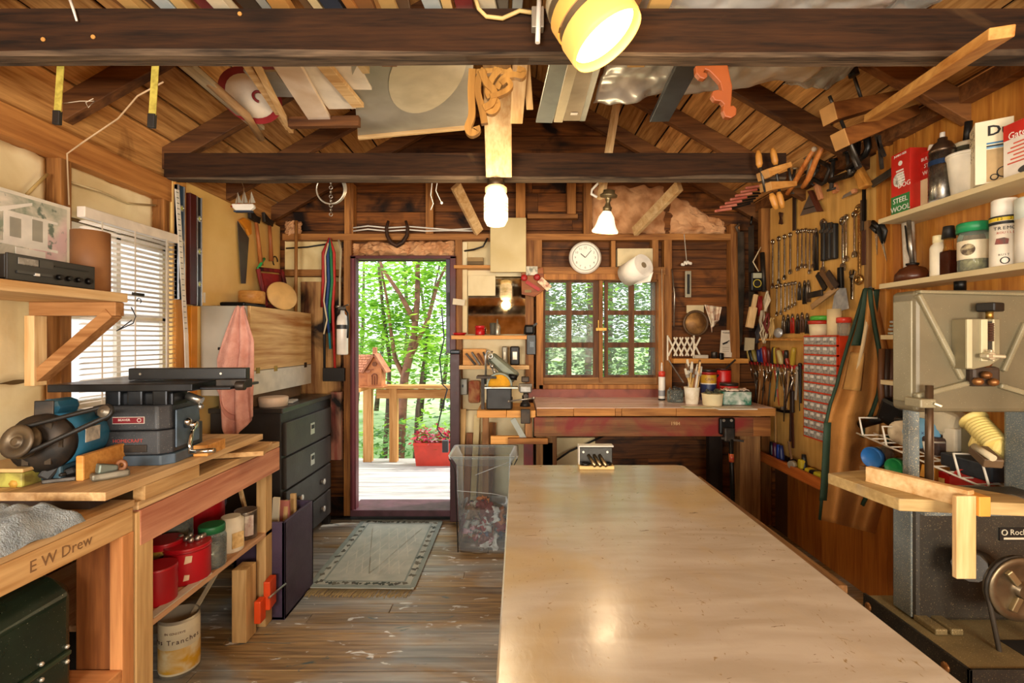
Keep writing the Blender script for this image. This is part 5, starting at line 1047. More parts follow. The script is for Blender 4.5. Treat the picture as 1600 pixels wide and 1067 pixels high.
flat('wall_shelf', 'upper pine shelf with a red tin below the mirror', 'shelf', 705, 823, 524, 530, 3.53, .13, W_HONEY)
flat('wall_shelf', 'lower pine shelf with planes beside the sander', 'shelf', 717, 827, 571, 577, 3.5, .16, W_PINE)
t = T('tin', 'round red tin on the upper shelf below the mirror', 'tin', at(750, 524, 3.57)); p = at(750, 523.5, 3.58); B().lathe([(.034, 0), (.036, .004), (.036, .055)], p, n=20).build('body', P('b8141a', .3), t); B().lathe([(.037, .05), (.037, .066), (.034, .07)], p, n=20).build('lid', P('c8202a', .3), t)
t = T('tray', 'shallow red dish at the door end of the upper shelf', 'dish', at(718, 524, 3.56)); B().lathe([(.035, 0), (.05, .012), (.052, .02), (.048, .02), (.034, .004)], at(718, 524, 3.57), n=20).build('dish', P('b8141a', .35), t)
t = T('oil_can', 'pale spouted oil bottle on the upper shelf', 'bottle', at(777, 523, 3.6)); p = at(777, 523.5, 3.6); B().lathe([(.02, 0), (.022, .005), (.022, .07), (.008, .085), (.004, .12)], p, n=14).build('body', P('b8b09c', .3, .5), t)
t = T('glass_tumbler', 'dark glass tumbler next to the oil bottle', 'glass', at(768, 523, 3.6)); B().lathe([(.02, 0), (.024, .09), (.022, .09), (.018, .005)], at(770, 523.5, 3.57), n=16).build('wall', glassy('b8b4a8', .1), t)
t = T('cordless_charger', 'black drill charger hanging on the stud by the window', 'charger', at(828, 555, 3.52)); p, q = at(823, 523, 3.53), at(837, 554, 3.53); B().bx(p.x, q.x, 3.53, 3.6, q.z, p.z).build('holster', P('1d2228', .4), t, bev=.004); B().box(at(827, 515, 3.55), (.075, .06, .07)).build('body', BLKM, t, bev=.015); B().bar(at(830, 512, 3.54), at(839, 505, 3.54), .02, .015).build('nozzle', BLKM, t); B().box(at(831, 538, 3.527), (.03, .006, .04)).build('badge', P('44525c', .3), t)
flat('wood_block', 'honey block with slots on the lower shelf left of the sander arm', 'block', 723, 759, 545, 570.5, 3.58, .06, W_HONEY)
for k in range(4): B().bar(at(728 + 9 * k, 552 - 2 * (k % 2), 3.55), at(743 + 7 * k, 570, 3.55), .014, .014, up=(0, 1, 0)).build('chisel', (IRON, STEELD, DKZ, IRON)[k], None, ('dark chisel', 'short steel chisel', 'wood-handled chisel', 'thick dark chisel')[k] + ' leaning on the honey block on the lower shelf', 'chisel', bev=.002)
for k, (a, e, c_) in enumerate(((784, 793, '8d8878'), (797, 812, '1b1918'))):
    p, q = at(a, 541, 3.56), at(e, 570.5, 3.56); tt = T('hand_plane', ('grey', 'black')[k] + ' bench plane standing on end on the lower shelf', 'plane', (p.x, 3.56, q.z)); B().bx(p.x, q.x, 3.56, 3.62, q.z, p.z).build('body', P(c_, .4, .4), tt, bev=.01); B().box(((p.x + q.x) / 2, 3.557, (p.z + q.z) / 2), ((q.x - p.x) * .5, .01, .06)).build('blade', P('b0a894', .35, .6), tt, bev=.002)
t = T('outlet_box', 'grey metal outlet box beside the half door', 'outlet', at(724, 605, 3.6)); p, q = at(717, 592, 3.6), at(730, 617, 3.6); B().bx(p.x, q.x, 3.6, 3.66, q.z, p.z).build('box', P('6d6a60', .4, .5), t, bev=.004); B().box(at(723, 603, 3.598), (.012, .004, .02)).build('switch', BLKM, t); B().tube([at(719, 592, 3.61), at(717, 575, 3.62), at(718, 550, 3.62)], .008).build('cable', P('cdbf9c', .6), t)
B().box(at(741, 612, 3.62), (.09, .04, .17)).build('cloth', P('b8865a', .9, c2='8a2620', sc=14, bump=.5, bs=60), None, 'paint stained rag hanging left of the sander', 'rag', bev=.02)
# plaque with red bows
t = T('plaque', 'wooden plaque decorated with red bows and small cards above the window corner', 'plaque', at(838, 465, 3.58)); q = [at(814, 427, 3.60), at(848, 418, 3.60), at(852, 452, 3.60), at(835, 464, 3.60), at(815, 460, 3.60)]
o = q[0]; B().pris([(p.x - o.x, p.z - o.z) for p in q][::-1], basis((o.x, 3.60, o.z), (1, 0, 0), (0, 0, 1)), .015).build('board', wood('7a3c1c', 'a8622e', 'x', 1, .5), t, bev=.002)
b = B()
for px, py in ((819, 434), (839, 433)): b.ball(at(px, py, 3.57), (.025, .012, .025), 10)
b.bar(at(822, 440, 3.575), at(843, 453, 3.575), .025, .008, up=(0, 1, 0)); b.build('bow', P('b01c1e', .5), t)
B().box(at(831, 423, 3.575), (.085, .006, .065)).build('photo', P('d8d0bc', .5, c2='6a7264', sc=36), t); B().box(at(851, 444, 3.56), (.10, .012, .05), (0, .75, 0)).build('card', P('e6d8b4', .5, c2='a85a44', sc=30), t); B().box(at(825, 455, 3.583), (.05, .004, .02)).build('nameplate', P('6d5a30', .4, .5), t)
# clock
t = T('wall_clock', 'white round wall clock above the window', 'clock', at(914, 428, 3.58)); c_ = at(914, 403, 3.60)
B().lathe([(.0, .0), (.095, 0), (.12, .004), (.121, .012), (.105, .03), (.098, .03), (.097, .013)], c_, (0, -1, 0), 40, cap=False).build('rim', P('f0ece2', .35), t); B().lathe([(.0, .014), (.097, .014)], c_, (0, -1, 0), 40, cap=False).build('face', P('f3f0e8', .5, c2='ebe7dd'), t, norm=False); B().ring(c_ + V((0, -.022, 0)), .097, .004, (0, 1, 0), 40, 6).build('bezel', P('8a8884', .3, .6), t)
for k in range(12):
    a = PI / 2 - k * PI / 6; txt(str(12 if k == 0 else k), .024, basis(c_ + V((math.cos(a) * .074, -.016, math.sin(a) * .074)), (1, 0, 0), (0, 0, 1)), P('6a6866', .5), t, 'numeral')
for ang, ln_, w in ((math.radians(140), .045, .006), (math.radians(50), .07, .004)): B().bar(c_ + V((0, -.019, 0)), c_ + V((math.cos(ang) * ln_, -.019, math.sin(ang) * ln_)), w, .002, up=(0, 1, 0)).build('hand', BLACK, t)
# paper towel and its box
t = T('paper_towel', 'roll of white paper towel on a holder right of the clock', 'paper towel', at(998, 440, 3.4)); a, b2 = at(979, 430, 3.56), at(1006, 414, 3.40)
B().cyl(a, b2, .083, n=32).build('roll', P('f4f0e8', .9), t); ax_ = (b2 - a).normalized(); B().cyl(b2 - ax_ * .01, b2 + ax_ * .002, .022).build('core', P('8a7a60', .8), t)
B().sheet(lambda u, v: a * (1 - u) + b2 * u + V((.06 - .02 * v, -.02, -.05 - v * .07 * (.3 + .7 * u))), 6, 6).build('loose_sheet', P('f4f0e8', .9), t, solid=.002)
flat('carton', 'tan carton tucked behind the paper towel', 'box', 965, 1020, 388, 416, 3.62, .07, P('d9c9a0', .6))
# ================================================================ right wall: tools, shelves, band saw
XB = 1.842
def wy(px, X=1.83): return X * F / (px - CX)
def wz(px, py, X=1.83): return HZ - (py - CY) / F * wy(px, X)
def onr(px, py, X=1.83): return V((X, wy(px, X), wz(px, py, X)))
CHROME = P('c9c2b4', .22, 1, c2='9c9384', sc=18); OLDS = P('9a8f80', .38, .9, c2='6d6256', sc=18)
NTH = ('first', 'second', 'third', 'fourth', 'fifth', 'sixth', 'seventh', 'eighth', 'ninth', 'tenth', 'eleventh', 'twelfth', 'thirteenth', 'fourteenth', 'fifteenth', 'sixteenth')
MX_YZ = M(((0, 0, 1, 0), (-1, 0, 0, 0), (0, 1, 0, 0), (0, 0, 0, 1)))     # flat shapes drawn (x towards viewer, y up), thickness into the wall
# --- wrenches: the ring hangs on a nail, open jaw below
def wrench(px, py0, py1, w, label, mt=CHROME, ends='co', group=None):
    p = onr(px, py0); h = p.z - wz(px, py1); t = T('wrench', label, 'wrench', group=group); r = w * 1.05
    B(MX_YZ).pris([(-w * .34, -r * .8), (w * .34, -r * .8), (w * .42, -h * .5), (w * .34, -h + r), (-w * .34, -h + r), (-w * .42, -h * .5)], M(), .006).build('shank', mt, t, bev=.0015)
    B(MX_YZ).ring((0, 0, .003), r * .8, r * .32, (0, 0, 1), 14, 6).build('ring_end', mt, t)
    if ends == 'co': B(MX_YZ).pris([(-.2 * r, -h + r * 1.1), (.8 * r, -h + r * .9), (1.15 * r, -h), (.75 * r, -h - r * .9), (.35 * r, -h - r * .75), (.35 * r, -h + r * .1), (-.3 * r, -h + r * .1), (-.35 * r, -h - r * .75), (-.75 * r, -h - r * .9), (-1.1 * r, -h), (-.8 * r, -h + r * .9)], M.Rotation(.0, 4, 'Z'), .007).build('open_jaw', mt, t, bev=.001)
    else: B(MX_YZ).ring((0, -h, .003), r * .8, r * .32, (0, 0, 1), 14, 6).build('ring_end', mt, t)
    B(MX_YZ).cyl((0, r * .3, -.01), (0, r * .3, .02), .002, n=6).build('nail', IRON, t)
    return put(t, M.Translation(p))
up = ((1206.5, 378, 447), (1216, 373, 440), (1225, 370, 434), (1234, 367, 425), (1245.5, 362, 420), (1252, 361, 416), (1258, 360, 416), (1264, 361, 425), (1269.5, 361, 416))
for i, (px, a, c_) in enumerate(up): wrench(px, a, c_, .0185 - .0007 * i, 'combination wrench, %s from the window end of the upper hook row' % NTH[i])
lo = ((1213, 448, 491), (1219.5, 446, 489), (1226, 445, 484), (1231.7, 444, 481), (1236.8, 443, 478), (1241.7, 442, 475))
for i, (px, a, c_) in enumerate(lo): wrench(px, a, c_, .015 - .0006 * i, 'small combination wrench, %s from the window end of the lower hook row' % NTH[i])
wrench(1285, 348, 423, .022, 'grey open wrench hanging beside the black leather tool cases'); wrench(1316, 345, 418, .022, 'long steel wrench just right of the black tool cases')
wrench(1321, 340, 405, .017, 'slim wrench hanging between the long steel wrench and the adjustable one'); wrench(1334, 335, 398, .017, 'short slim wrench left of the brassy double ring wrench')
wrench(1341.5, 327, 437, .026, 'brassy double ring wrench hanging nearest the scissors', P('c9a468', .25, .95, c2='a07c48', sc=14), 'cc')
t = T('adjustable_wrench', 'bright adjustable wrench hanging jaw down under the short wrenches', 'wrench'); B(MX_YZ).pris([(-.008, 0), (.008, 0), (.012, .10), (.02, .125), (.03, .15), (.01, .165), (.008, .14), (-.006, .14), (-.01, .165), (-.02, .15), (-.014, .12), (-.010, .10)], M(), .01).build('body', CHROME, t, bev=.002); B(MX_YZ).cyl((-.004, .125, -.003), (.010, .125, -.003), .007).build('worm', STEELD, t); put(t, M.Translation(onr(1330, 468)))
# --- pliers
def pliers(px, py, h, label, hm, spread=.02, up=False, mt=OLDS):
    t = T('pliers', label, 'pliers'); b = B(MX_YZ); s = -1
    for k in (-1, 1): b.pris([(k * .002, 0), (k * .009, -.012), (k * .004, -.05), (k * .001, -.055), (0, -.03)], M(), .007, z0=-.003)
    b.cyl((0, -.022, -.006), (0, -.022, .006), .009, n=10); b.build('jaws', mt, t)
    for k in (-1, 1): B(MX_YZ).tube([(k * .003, -.02, 0), (k * spread, -.05, 0), (k * spread * .9, -h, 0)], [.005, .006, .007]).build('handle', hm, t)
    return put(t, M.Translation(onr(px, py)) @ M.Rotation(PI if up else 0, 4, 'X'))
pliers(1249, 440, .12, 'grey-handled pliers hanging right of the lower wrench row', STEELD, .012); pliers(1257, 438, .15, 'dark slim pliers hanging beside the grey-handled pliers', IRON, .012); pliers(1263, 437, .14, 'pale steel pliers at the end of the lower hook row', OLDS, .012); pliers(1275, 356, .26, 'long dark pliers hanging between the wrenches and the black cases', IRON, .014)
for k, (px, py, m, nm_) in enumerate(((1224, 492, OLDS, 'steel'), (1231, 491, IRON, 'dark'), (1238, 490, P('b5281c', .4), 'red-handled'), (1246, 490, IRON, 'black-handled'), (1253, 488, P('5a3a2a', .5), 'brown-handled'), (1261, 489, STEELD, 'grey short'))): pliers(px, py, .13, nm_ + ' pliers hanging in the row above the screwdriver ledge', m, .014)
# black leather pouches
for k, (px, a, c_, w) in enumerate(((1291, 348, 408, .035), (1299, 348, 406, .04), (1307, 349, 405, .035))):
    p = onr(px, a); h = p.z - wz(px, c_); t = T('tool_pouch', ('narrow', 'middle', 'wide')[k] + ' black leather tool pouch among the hanging wrenches', 'pouch', p); B().box(p + V((-.012, 0, -h / 2)), (.03, w, h)).build('body', P('23211f', .4, c2='11100f', sc=12), t, bev=.008); B().box(p + V((-.03, 0, -h * .22)), (.006, w * 1.02, .02)).build('strap', P('3a3733', .4), t, bev=.002); B().box(p + V((-.03, 0, -.008)), (.004, .012, .03)).build('snap', STEELD, t)
# --- long things on the upper board
def vbar(name, label, cat, px, py0, py1, w, th, m, X=1.83, tilt=0, **k):
    p0, p1 = onr(px, py0, X), onr(px + tilt, py1, X); return B().bar(p0, p1, w, th, up=(1, 0, 0)).build(name, m, None, label, cat, bev=.002, **k)
vbar('steel_rule', 'dark steel bar hanging on the upper tool board left of the square', 'bar', 1241, 303, 360, .035, .006, P('4a3c34', .4, .6)); vbar('square_bar', 'long thin square bar hanging above the scissors', 'bar', 1349, 312, 360, .02, .02, P('4e4238', .5, .4)); vbar('long_stick', 'tall wooden batten standing on the tool board beside the double ring wrench', 'stick', 1356, 345, 455, .028, .02, wood('6a4a2c', '9a7448', 'z', 1, .6)); vbar('file', 'rust-brown file hanging right of the double ring wrench', 'file', 1350, 360, 414, .03, .008, P('4e2a1c', .6, .3), X=1.82)
t = T('combination_square', 'grey triangular steel square hanging on the upper tool board', 'square'); MR = lambda px, py, X=1.83: MX_YZ.copy() if 0 else (M.Translation(onr(px, py, X)) @ MX_YZ)
def rpoly(b, pts, X, th, m=0):      # polygon given in picture points, lying parallel to the right wall
    q = [onr(a, c_, X) for a, c_ in pts]; o = q[0]; return b.pris([(-(v.y - o.y), v.z - o.z) for v in q], M(((0, 0, -1, X), (-1, 0, 0, o.y), (0, 1, 0, o.z), (0, 0, 0, 1))), th, m)
rpoly(B(), [(1251, 337), (1266, 302), (1272, 299), (1281, 329)], 1.825, .004).build('blade', P('8f8d8a', .35, .8), t); rpoly(B(), [(1266, 299), (1271, 297), (1287, 330), (1281, 331)], 1.825, .018).build('stock', P('5a2a1a', .5), t); rpoly(B(), [(1256, 326), (1275, 321), (1275, 322.5), (1256, 327.5)], 1.82, .002).build('slot', BLACK, t)
PKW = wood('c07a4a', 'e0a074', 'z', 1, .5, .1)
def knife(label, pts_h, pts_b, name='putty_knife', hm=PKW, bm=OLDS, cat='knife', X=1.81):
    t = T(name, label, cat, onr(*pts_h[0], X)); rpoly(B(), pts_h, X, .02).build('handle', hm, t, bev=.004); rpoly(B(), pts_b, X, .004).build('blade', bm, t); return t
knife('scraper with a pinkish wood handle hanging left of its twin', [(1274, 286), (1281, 283), (1288, 310), (1283, 313)], [(1272, 270), (1281, 266), (1281, 284), (1275, 287)], 'scraper'); knife('wide scraper with a pinkish wood handle beside the black clamp', [(1297, 273), (1304, 270), (1313, 298), (1306, 303)], [(1292, 258), (1301, 255), (1304, 270), (1297, 273)], 'scraper')
knife('putty knife with a pale blade pointing to the window', [(1334, 297), (1340, 294), (1341, 300), (1336, 303)], [(1316, 311), (1319, 305), (1335, 296), (1335, 302)], bm=P('b5b1a6', .35, .7))
t = T('hatchet', 'wide steel drywall hatchet with a thick wooden handle', 'hatchet', onr(1355, 295, 1.78)); rpoly(B(), [(1341, 262), (1349, 257), (1368, 289), (1352, 297)], 1.77, .04).build('handle', wood('b4742c', 'd99a4a', 'z', 1, .45), t, bev=.01); rpoly(B(), [(1362, 284), (1396, 262), (1396, 274), (1366, 293)], 1.77, .012).build('blade', P('5e5c56', .35, .8, c2='3e3c38'), t, bev=.002)
vbar('tee_bar', 'thin black bar with a crosspiece hanging under the hatchet', 'bar', 1350, 268, 345, .014, .014, BLKM, X=1.81)
# C clamps
def cclamp(label, x, y, z, w, h, m, rot=0, rr=.012):
    t = T('c_clamp', label, 'clamp'); mx = M.Translation((x, y, z)) @ M.Rotation(rot, 4, 'X')
    pts = [(0, w * .5, h * .5), (0, -w * .35, h * .5), (0, -w * .5, h * .35), (0, -w * .5, -h * .35), (0, -w * .35, -h * .5), (0, w * .5, -h * .5)]
    B(mx).tube(pts, rr, 8).build('frame', m, t); B(mx).cyl((0, w * .45, -h * .8), (0, w * .45, h * .1), rr * .6).cyl((0, w * .45 - .03, -h * .78), (0, w * .45 + .03, -h * .78), rr * .4).build('screw', STEELD, t); B(mx).cyl((0, w * .45, h * .1), (0, w * .45, h * .16), rr * 1.2).build('pad', m, t); return t
q = onr(1318, 250, 1.72); cclamp('big black C-clamp hanging under the large handscrew', q.x, q.y, q.z, .19, .17, BLKM, .1, .018)
q = onr(1338, 232, 1.7); cclamp('second black C-clamp behind the big one', q.x, q.y, q.z, .15, .13, BLKM, -.2, .016)
q = onr(1252, 268, 1.72); cclamp('dull silver C-clamp among the wooden clamps', q.x, q.y, q.z, .17, .16, P('b0a58c', .4, .6, c2='8a7a60'), .3, .014)
q = onr(1283, 270, 1.74); cclamp('small dark C-clamp above the pink-handled scrapers', q.x, q.y, q.z, .13, .1, IRON, .6, .012); q = onr(1268, 262, 1.76); cclamp('small steel C-clamp behind the curved wooden levers', q.x, q.y, q.z, .11, .11, STEELD, -.4, .01)
for k, (a, e) in enumerate((((1373, 212), (1378, 264)), ((1369, 212), (1382, 244)))): B().bar(onr(*a, 1.7), onr(*e, 1.7), .012, .012).build('sliding_bar', STEELD, None, ('long', 'crossed')[k] + ' steel clamp bar hanging beside the red steel wool box', 'clamp bar')
B().cyl(onr(1326, 228, 1.66), onr(1341, 262, 1.66), .012).build('clamp_spindle', STEELD, None, 'steel spindle running down to the hatchet handle', 'spindle')
for k, pts in enumerate((((1230, 303), (1242, 285), (1255, 262), (1272, 233)), ((1254, 293), (1264, 278), (1275, 250), (1292, 218)))):
    t = T('wooden_lever', ('lower', 'upper')[k] + ' curved orange wooden lever leaning across the clamps', 'lever', onr(*pts[0], 1.66)); B().tube([onr(*p, 1.66) for p in pts], [.013, .017, .016, .014]).build('shaft', wood('a85a24', 'd98a44', 'z', 1, .45, .1), t); B().ball(onr(*pts[-1], 1.66), .016, 8).build('tip', P('d9c0a0', .5), t)
# handscrew clamps
CW = wood('a86a2c', 'd9a058', 'x', 1, .5, .1); CWE = P('b98648', .6)
def handscrew(label, j0, j1, d, L2, th, spind, name='handscrew_clamp', jw=None):
    t = T(name, label, 'clamp', at(*j0[0], d)); 
    for (a, e) in (j0, j1):
        p0, p1 = at(*a, d), at(*e, d + L2); B().bar(p0, p1, th, th, up=(0, 0, 1), h1=th * .6).build('jaw', jw or CW, t, bev=.003); dd = (p1 - p0).normalized(); B().bar(p0 - dd * .002, p0 + dd * .004, th * 1.0, th * 1.0).build('end_grain', CWE, t, bev=.002)
    for a, e, ha, he in spind:
        B().cyl(at(*a, d + .02), at(*e, d + .02), .007).build('spindle', STEELD, t)
        if ha: B().lathe([(.009, 0), (.016, .02), (.015, .06), (.009, .085)], at(*ha, d + .02), at(*he, d + .02) - at(*ha, d + .02), 14).build('handle', P('c98a3c', .45), t)
JD = wood('5a3014', '8a5426', 'x', 1, .5, .1)
handscrew('large dark handscrew clamp hanging from the second tie beam', ((1294, 179), (1398, 154)), ((1312, 219), (1424, 176)), 2.1, .06, .075, (((1333, 115), (1346, 155), None, None), ((1296, 150), (1302, 165), None, None), ((1314, 188), (1345, 262), None, None)), jw=JD)
B().cyl(at(1331, 107, 2.0), at(1335, 119, 2.0), .02).build('handle_end', BLKM, None, 'black spindle grip sticking up behind the near tie beam', 'grip')
handscrew('small handscrew clamp with turned handles above the tool board corner', ((1196, 272), (1232, 258)), ((1200, 292), (1240, 288)), 2.4, .05, .042, (((1186, 250), (1196, 300), (1187, 262), (1184, 230)), ((1209, 245), (1218, 300), (1212, 258), (1206, 228)), ((1205, 300), (1208, 305), (1205, 302), (1213, 326)), ((1215, 300), (1218, 305), (1216, 300), (1222, 322))))
handscrew('second small handscrew clamp right behind the first', ((1188, 276), (1225, 265)), ((1192, 293), (1230, 292)), 2.46, .04, .042, (((1232, 262), (1238, 292), None, None),))
B().bar(at(1566, 50, 1.22), at(1362, 184, 2.0), .055, .03, up=(0, 0, 1)).build('long_stick', wood('a86a2c', 'd9a45c', 'y', 1, .5, .1), None, 'long pale stick slanting up from the handscrew past the near tie beam', 'stick', bev=.003)
# red-handled bar clamps stored in the corner under the roof
for k in range(7):
    t = T('bar_clamp', 'pink-gripped bar clamp in the roof corner, %s from the window side' % NTH[k], 'clamp', at(1120 + 9 * k, 330 - 5 * k, 3.1)); a, e = at(1117 + 8 * k, 330 - 6 * k, 3.1 + .01 * k), at(1143 + 8 * k, 326 - 6 * k, 3.12 + .01 * k)
    B().bar(a, e, .016, .016).build('grip', P('d88a74', .45, c2='b85a4a', sc=8), t, bev=.005); B().bar(e, at(1172 + 4 * k, 318 - 4 * k, 3.2), .01, .012).build('bar', IRON, t)
# --- meter, mallet, odds by the corner
t = T('multimeter', 'black test meter with a yellow dial hanging by the corner', 'meter', at(1181, 455, 3.42)); q = at(1181, 440, 3.42); B().box(q, (.085, .04, .14)).build('body', BLKM, t, bev=.012); B().box(q + V((0, -.021, .04)), (.06, .004, .035)).build('screen', P('a9a890', .3), t); B().lathe([(.024, 0), (.02, .008)], q + V((0, -.02, -.015)), (0, -1, 0), 16).build('dial', P('1a1a1a', .3), t); B().ring(q + V((0, -.021, -.015)), .027, .003, (0, 1, 0), 16, 5).build('dial_ring', P('d9c24a', .4), t); B().tube([q + V((.02, 0, .07)), q + V((-.02, 0, .14)), q + V((.02, .02, .2)), q + V((.05, .03, .25))], .004).build('lead', P('d9c6a0', .5), t)
B().cyl(at(1194, 455, 3.4), at(1191, 395, 3.45), .016).build("file", IRON, None, 'black-handled long file hanging beside the test meter', 'file')
t = T('wood_mallet', 'two pale wooden bars with a slim neck hanging in the corner', 'mallet', at(1172, 512, 3.4)); B().bar(at(1171, 512, 3.4), at(1177, 480, 3.4), .05, .03, up=(0, 1, 0)).build('head', W_PINEZ, t, bev=.004); B().bar(at(1176, 485, 3.4), at(1181, 460, 3.4), .03, .02, up=(0, 1, 0)).build('neck', W_PINEZ, t, bev=.004)
B().box(at(1171, 538, 3.69), (.075, .01, .1), (0, .05, 0)).build('card', P('ead2a4', .6), None, 'small cream card on the corner stud below the pale mallet', 'card', bev=.001)
for k, (px, py, c_, nm_) in enumerate(((1189, 478, 'a8241e', 'red'), (1193, 500, 'd9c9a8', 'cream'), (1199, 470, 'e0cfae', 'pale'), (1201, 505, '7a2a22', 'maroon'), (1196, 520, 'e6d6b0', 'light'), (1207, 512, 'c9a86a', 'tan'), (1186, 520, '3a3a40', 'dark'))):
    t = T('cord_hank', nm_ + ' hank of cord hanging in the bundle left of the wrenches', 'cord', onr(px, py + 12, 1.78)); q = onr(px, py, 1.78)
    for j in range(3): B().tube([q + V((R_(-.01, .01), R_(-.015, .015), .07)), q + V((R_(-.02, .0), .02 + .01 * j, .0)), q + V((R_(-.02, .0), .0, -.07)), q + V((R_(-.02, 0), -.02 - .01 * j, 0)), q + V((0, 0, .07))], .006, 6).build('loop', P(c_, .6), t)
t = T('tin_disc', 'small round white tin lid on the screwdriver ledge', 'lid', onr(1217, 527, 1.78)); B().lathe([(0, 0), (.033, 0), (.034, .008), (0, .009)], onr(1217, 520, 1.79), (-1, -.4, .1), 20).build('lid', P('c9cdd0', .3, .4), t)
# ledge and red screwdriver rail
def onr2(px, z, X): y = X * F / (px - CX); return V((X, y, z))
zl = 1.36; B().bx(1.77, 1.842, wy(1252), wy(1198), zl - .015, zl).build('ledge', W_HONEY, None, 'narrow honey-coloured ledge above the screwdriver rail', 'ledge', bev=.002)
zr_ = 1.175; B().bx(1.79, 1.842, wy(1253), wy(1176), zr_ - .012, zr_ + .012).build('tool_rail', P('c0302a', .45, c2='a82420'), None, 'red tool rail holding the screwdrivers', 'rail', bev=.003)
SD = (('b89a4a', 'amber'), ('141414', 'black'), ('8a7a3a', 'olive'), ('1c2a6a', 'navy blue'), ('22306e', 'deep blue'), ('9a241c', 'red'), ('5a2018', 'dark red'), ('2a2a2a', 'charcoal'), ('b8a030', 'yellow'), ('8a5a2a', 'brown'), ('c8b87a', 'clear'), ('26221e', 'thick black'), ('a8341e', 'brick red'), ('c8a83a', 'gold'))
for k, (c_, nm_) in enumerate(SD):
    y = wy(1181 + 5.2 * k); L1 = R_(.10, .22); hl = R_(.085, .12); t = T('screwdriver', nm_ + '-handled screwdriver standing in the red tool rail', 'screwdriver', (1.79, y, zr_ - L1)); tl = R_(-.4, .4); mx = TR((1.785, y, zr_), (tl, -.08, 0)); r = R_(.013, .019)
    B(mx).lathe([(r * .6, .012), (r, .02), (r, .012 + hl * .8), (r * .8, .012 + hl), (r * .3, .015 + hl)], n=8).build('handle', P(c_, .35), t); B(mx).cyl((0, 0, -L1), (0, 0, .015), .0035, n=8).box((0, 0, -L1 - .008), (.002, .008, .02)).build('shaft', CHROME, t)
HN = ('long thin steel punch', 'grey drill bit', 'short steel awl', 'bent hex key', 'pale nail set', 'dark hex key', 'red-tipped awl', 'green hex key', 'thick steel punch', 'rusty drill bit', 'black chisel', 'silver nail set', 'long hex key', 'twisted auger bit')
for k in range(14):
    px = 1179 + 5.3 * k; a = onr(px, 578 + R_(0, 6), 1.80); z1 = R_(.16, .34) * (1 if k % 4 else .7); e = V((1.79 + R_(-.03, .02), a.y + R_(-.06, .06), a.z - z1)); m = (OLDS, STEELD, P('b8956a', .5), IRON, CHROME, P('3a3f34', .5), P('b53a28', .4), P('24483a', .5))[k % 8]
    t = T('small_tool', HN[k] + ' hanging from the red tool rail', 'hand tool', e); B().tube([a, a * .5 + e * .5, e], [.005, .0045, .003], 6).build('shank', m, t); B().ball(a, .009, 6).build('head', m, t)
for k, (px, py0, py1, c_, nm_) in enumerate(((1215, 560, 620, '8a8478', 'steel dividers'), (1230, 575, 640, '6a4a34', 'brown rasp'), (1237, 590, 690, '3a2016', 'long dark rasp'), (1246, 575, 625, 'a8a090', 'pale caliper'), (1211, 640, 700, 'c89a5c', 'wooden ruler strip'), (1250, 570, 630, '2a2a28', 'black pincers'))):
    t = T('tool', nm_ + ' hanging below the red tool rail', 'hand tool', onr(px, py1, 1.8)); B().bar(onr(px, py0, 1.80), onr(px + R_(-3, 3), py1, 1.80), .022, .012, up=(1, 0, 0), w1=.012).build('body', P(c_, .5, .2), t, bev=.003); B().ball(onr(px, py0, 1.80), .014, 8).build('head', P(c_, .5, .2), t)
t = T('chisel_clip', 'dark spring clip bar on the tool board below the screwdrivers', 'clip', onr(1222, 642, 1.8)); B().bx(1.80, 1.842, wy(1232), wy(1212), wz(1222, 643), wz(1222, 638)).build('bar', BLKM, t, bev=.003); B().cyl(onr(1221, 638, 1.79), onr(1224, 638, 1.79), .012).build('spring', STEEL, t)
t = T('long_chisel', 'long dark turning chisel hanging by the organiser', 'chisel', onr(1239, 700, 1.8)); B().bar(onr(1238, 610, 1.8), onr(1238, 645, 1.8), .03, .02, up=(1, 0, 0)).build('handle', P('2a1c14', .5), t, bev=.006); B().bar(onr(1238, 645, 1.8), onr(1239, 700, 1.8), .018, .008, up=(1, 0, 0)).build('blade', P('4e2a1c', .5, .3), t)
# crossed scrapers and the broad knife
t = T('broad_knife', 'broad splattered drywall knife hanging blade down', 'knife', onr(1316, 487, 1.80)); rpoly(B(), [(1312, 449), (1322, 450), (1327, 482), (1300, 489), (1304, 462)], 1.80, .003).build('blade', P('b5b3b0', .5, .3, c2='8a8c90', sc=22), t); rpoly(B(), [(1313, 418), (1319, 417), (1320, 450), (1313, 450)], 1.80, .02).build('handle', BLKM, t, bev=.004)
for k, (a, e, m, nm_) in enumerate((((1268, 480), (1310, 447), wood('8a6a44', 'b8946a', 'y', 1, .6), 'grey-brown wooden square stock'), ((1277, 428), (1290, 452), IRON, 'dark scraper blade'), ((1283, 424), (1302, 450), P('6a4a2a', .5), 'brown handled scraper'), ((1262, 462), (1285, 457), IRON, 'short dark blade'), ((1293, 425), (1308, 448), P('3a2a20', .5), 'dark wooden handle'))):
    B().bar(onr(*a, 1.795 - .006 * k), onr(*e, 1.795 - .006 * k), .035, .012, up=(1, 0, 0)).build('scraper', m, None, nm_ + ' crossed in front of the hanging wrenches', 'scraper', bev=.003)
t = T('scissors', 'black-handled scissors hanging open from the shelf end', 'scissors', onr(1374, 405, 1.72)); 
for k, (a, e, h0, h1) in enumerate((((1369, 360), (1371, 398), (1364, 347), (1370, 362)), ((1377, 372), (1386, 408), (1376, 345), (1380, 378)))): rpoly(B(), [(a[0] - 2, a[1]), (a[0] + 3, a[1]), e], 1.72 - .004 * k, .003).build('blade', CHROME, t); B().tube([onr(*h0, 1.715), onr(h0[0] - 2, (h0[1] + h1[1]) / 2, 1.715), onr(*h1, 1.715), onr(h1[0] + 3, (h0[1] + h1[1]) / 2, 1.715)], .011, 6, closed=True).build('handle', BLACK, t)
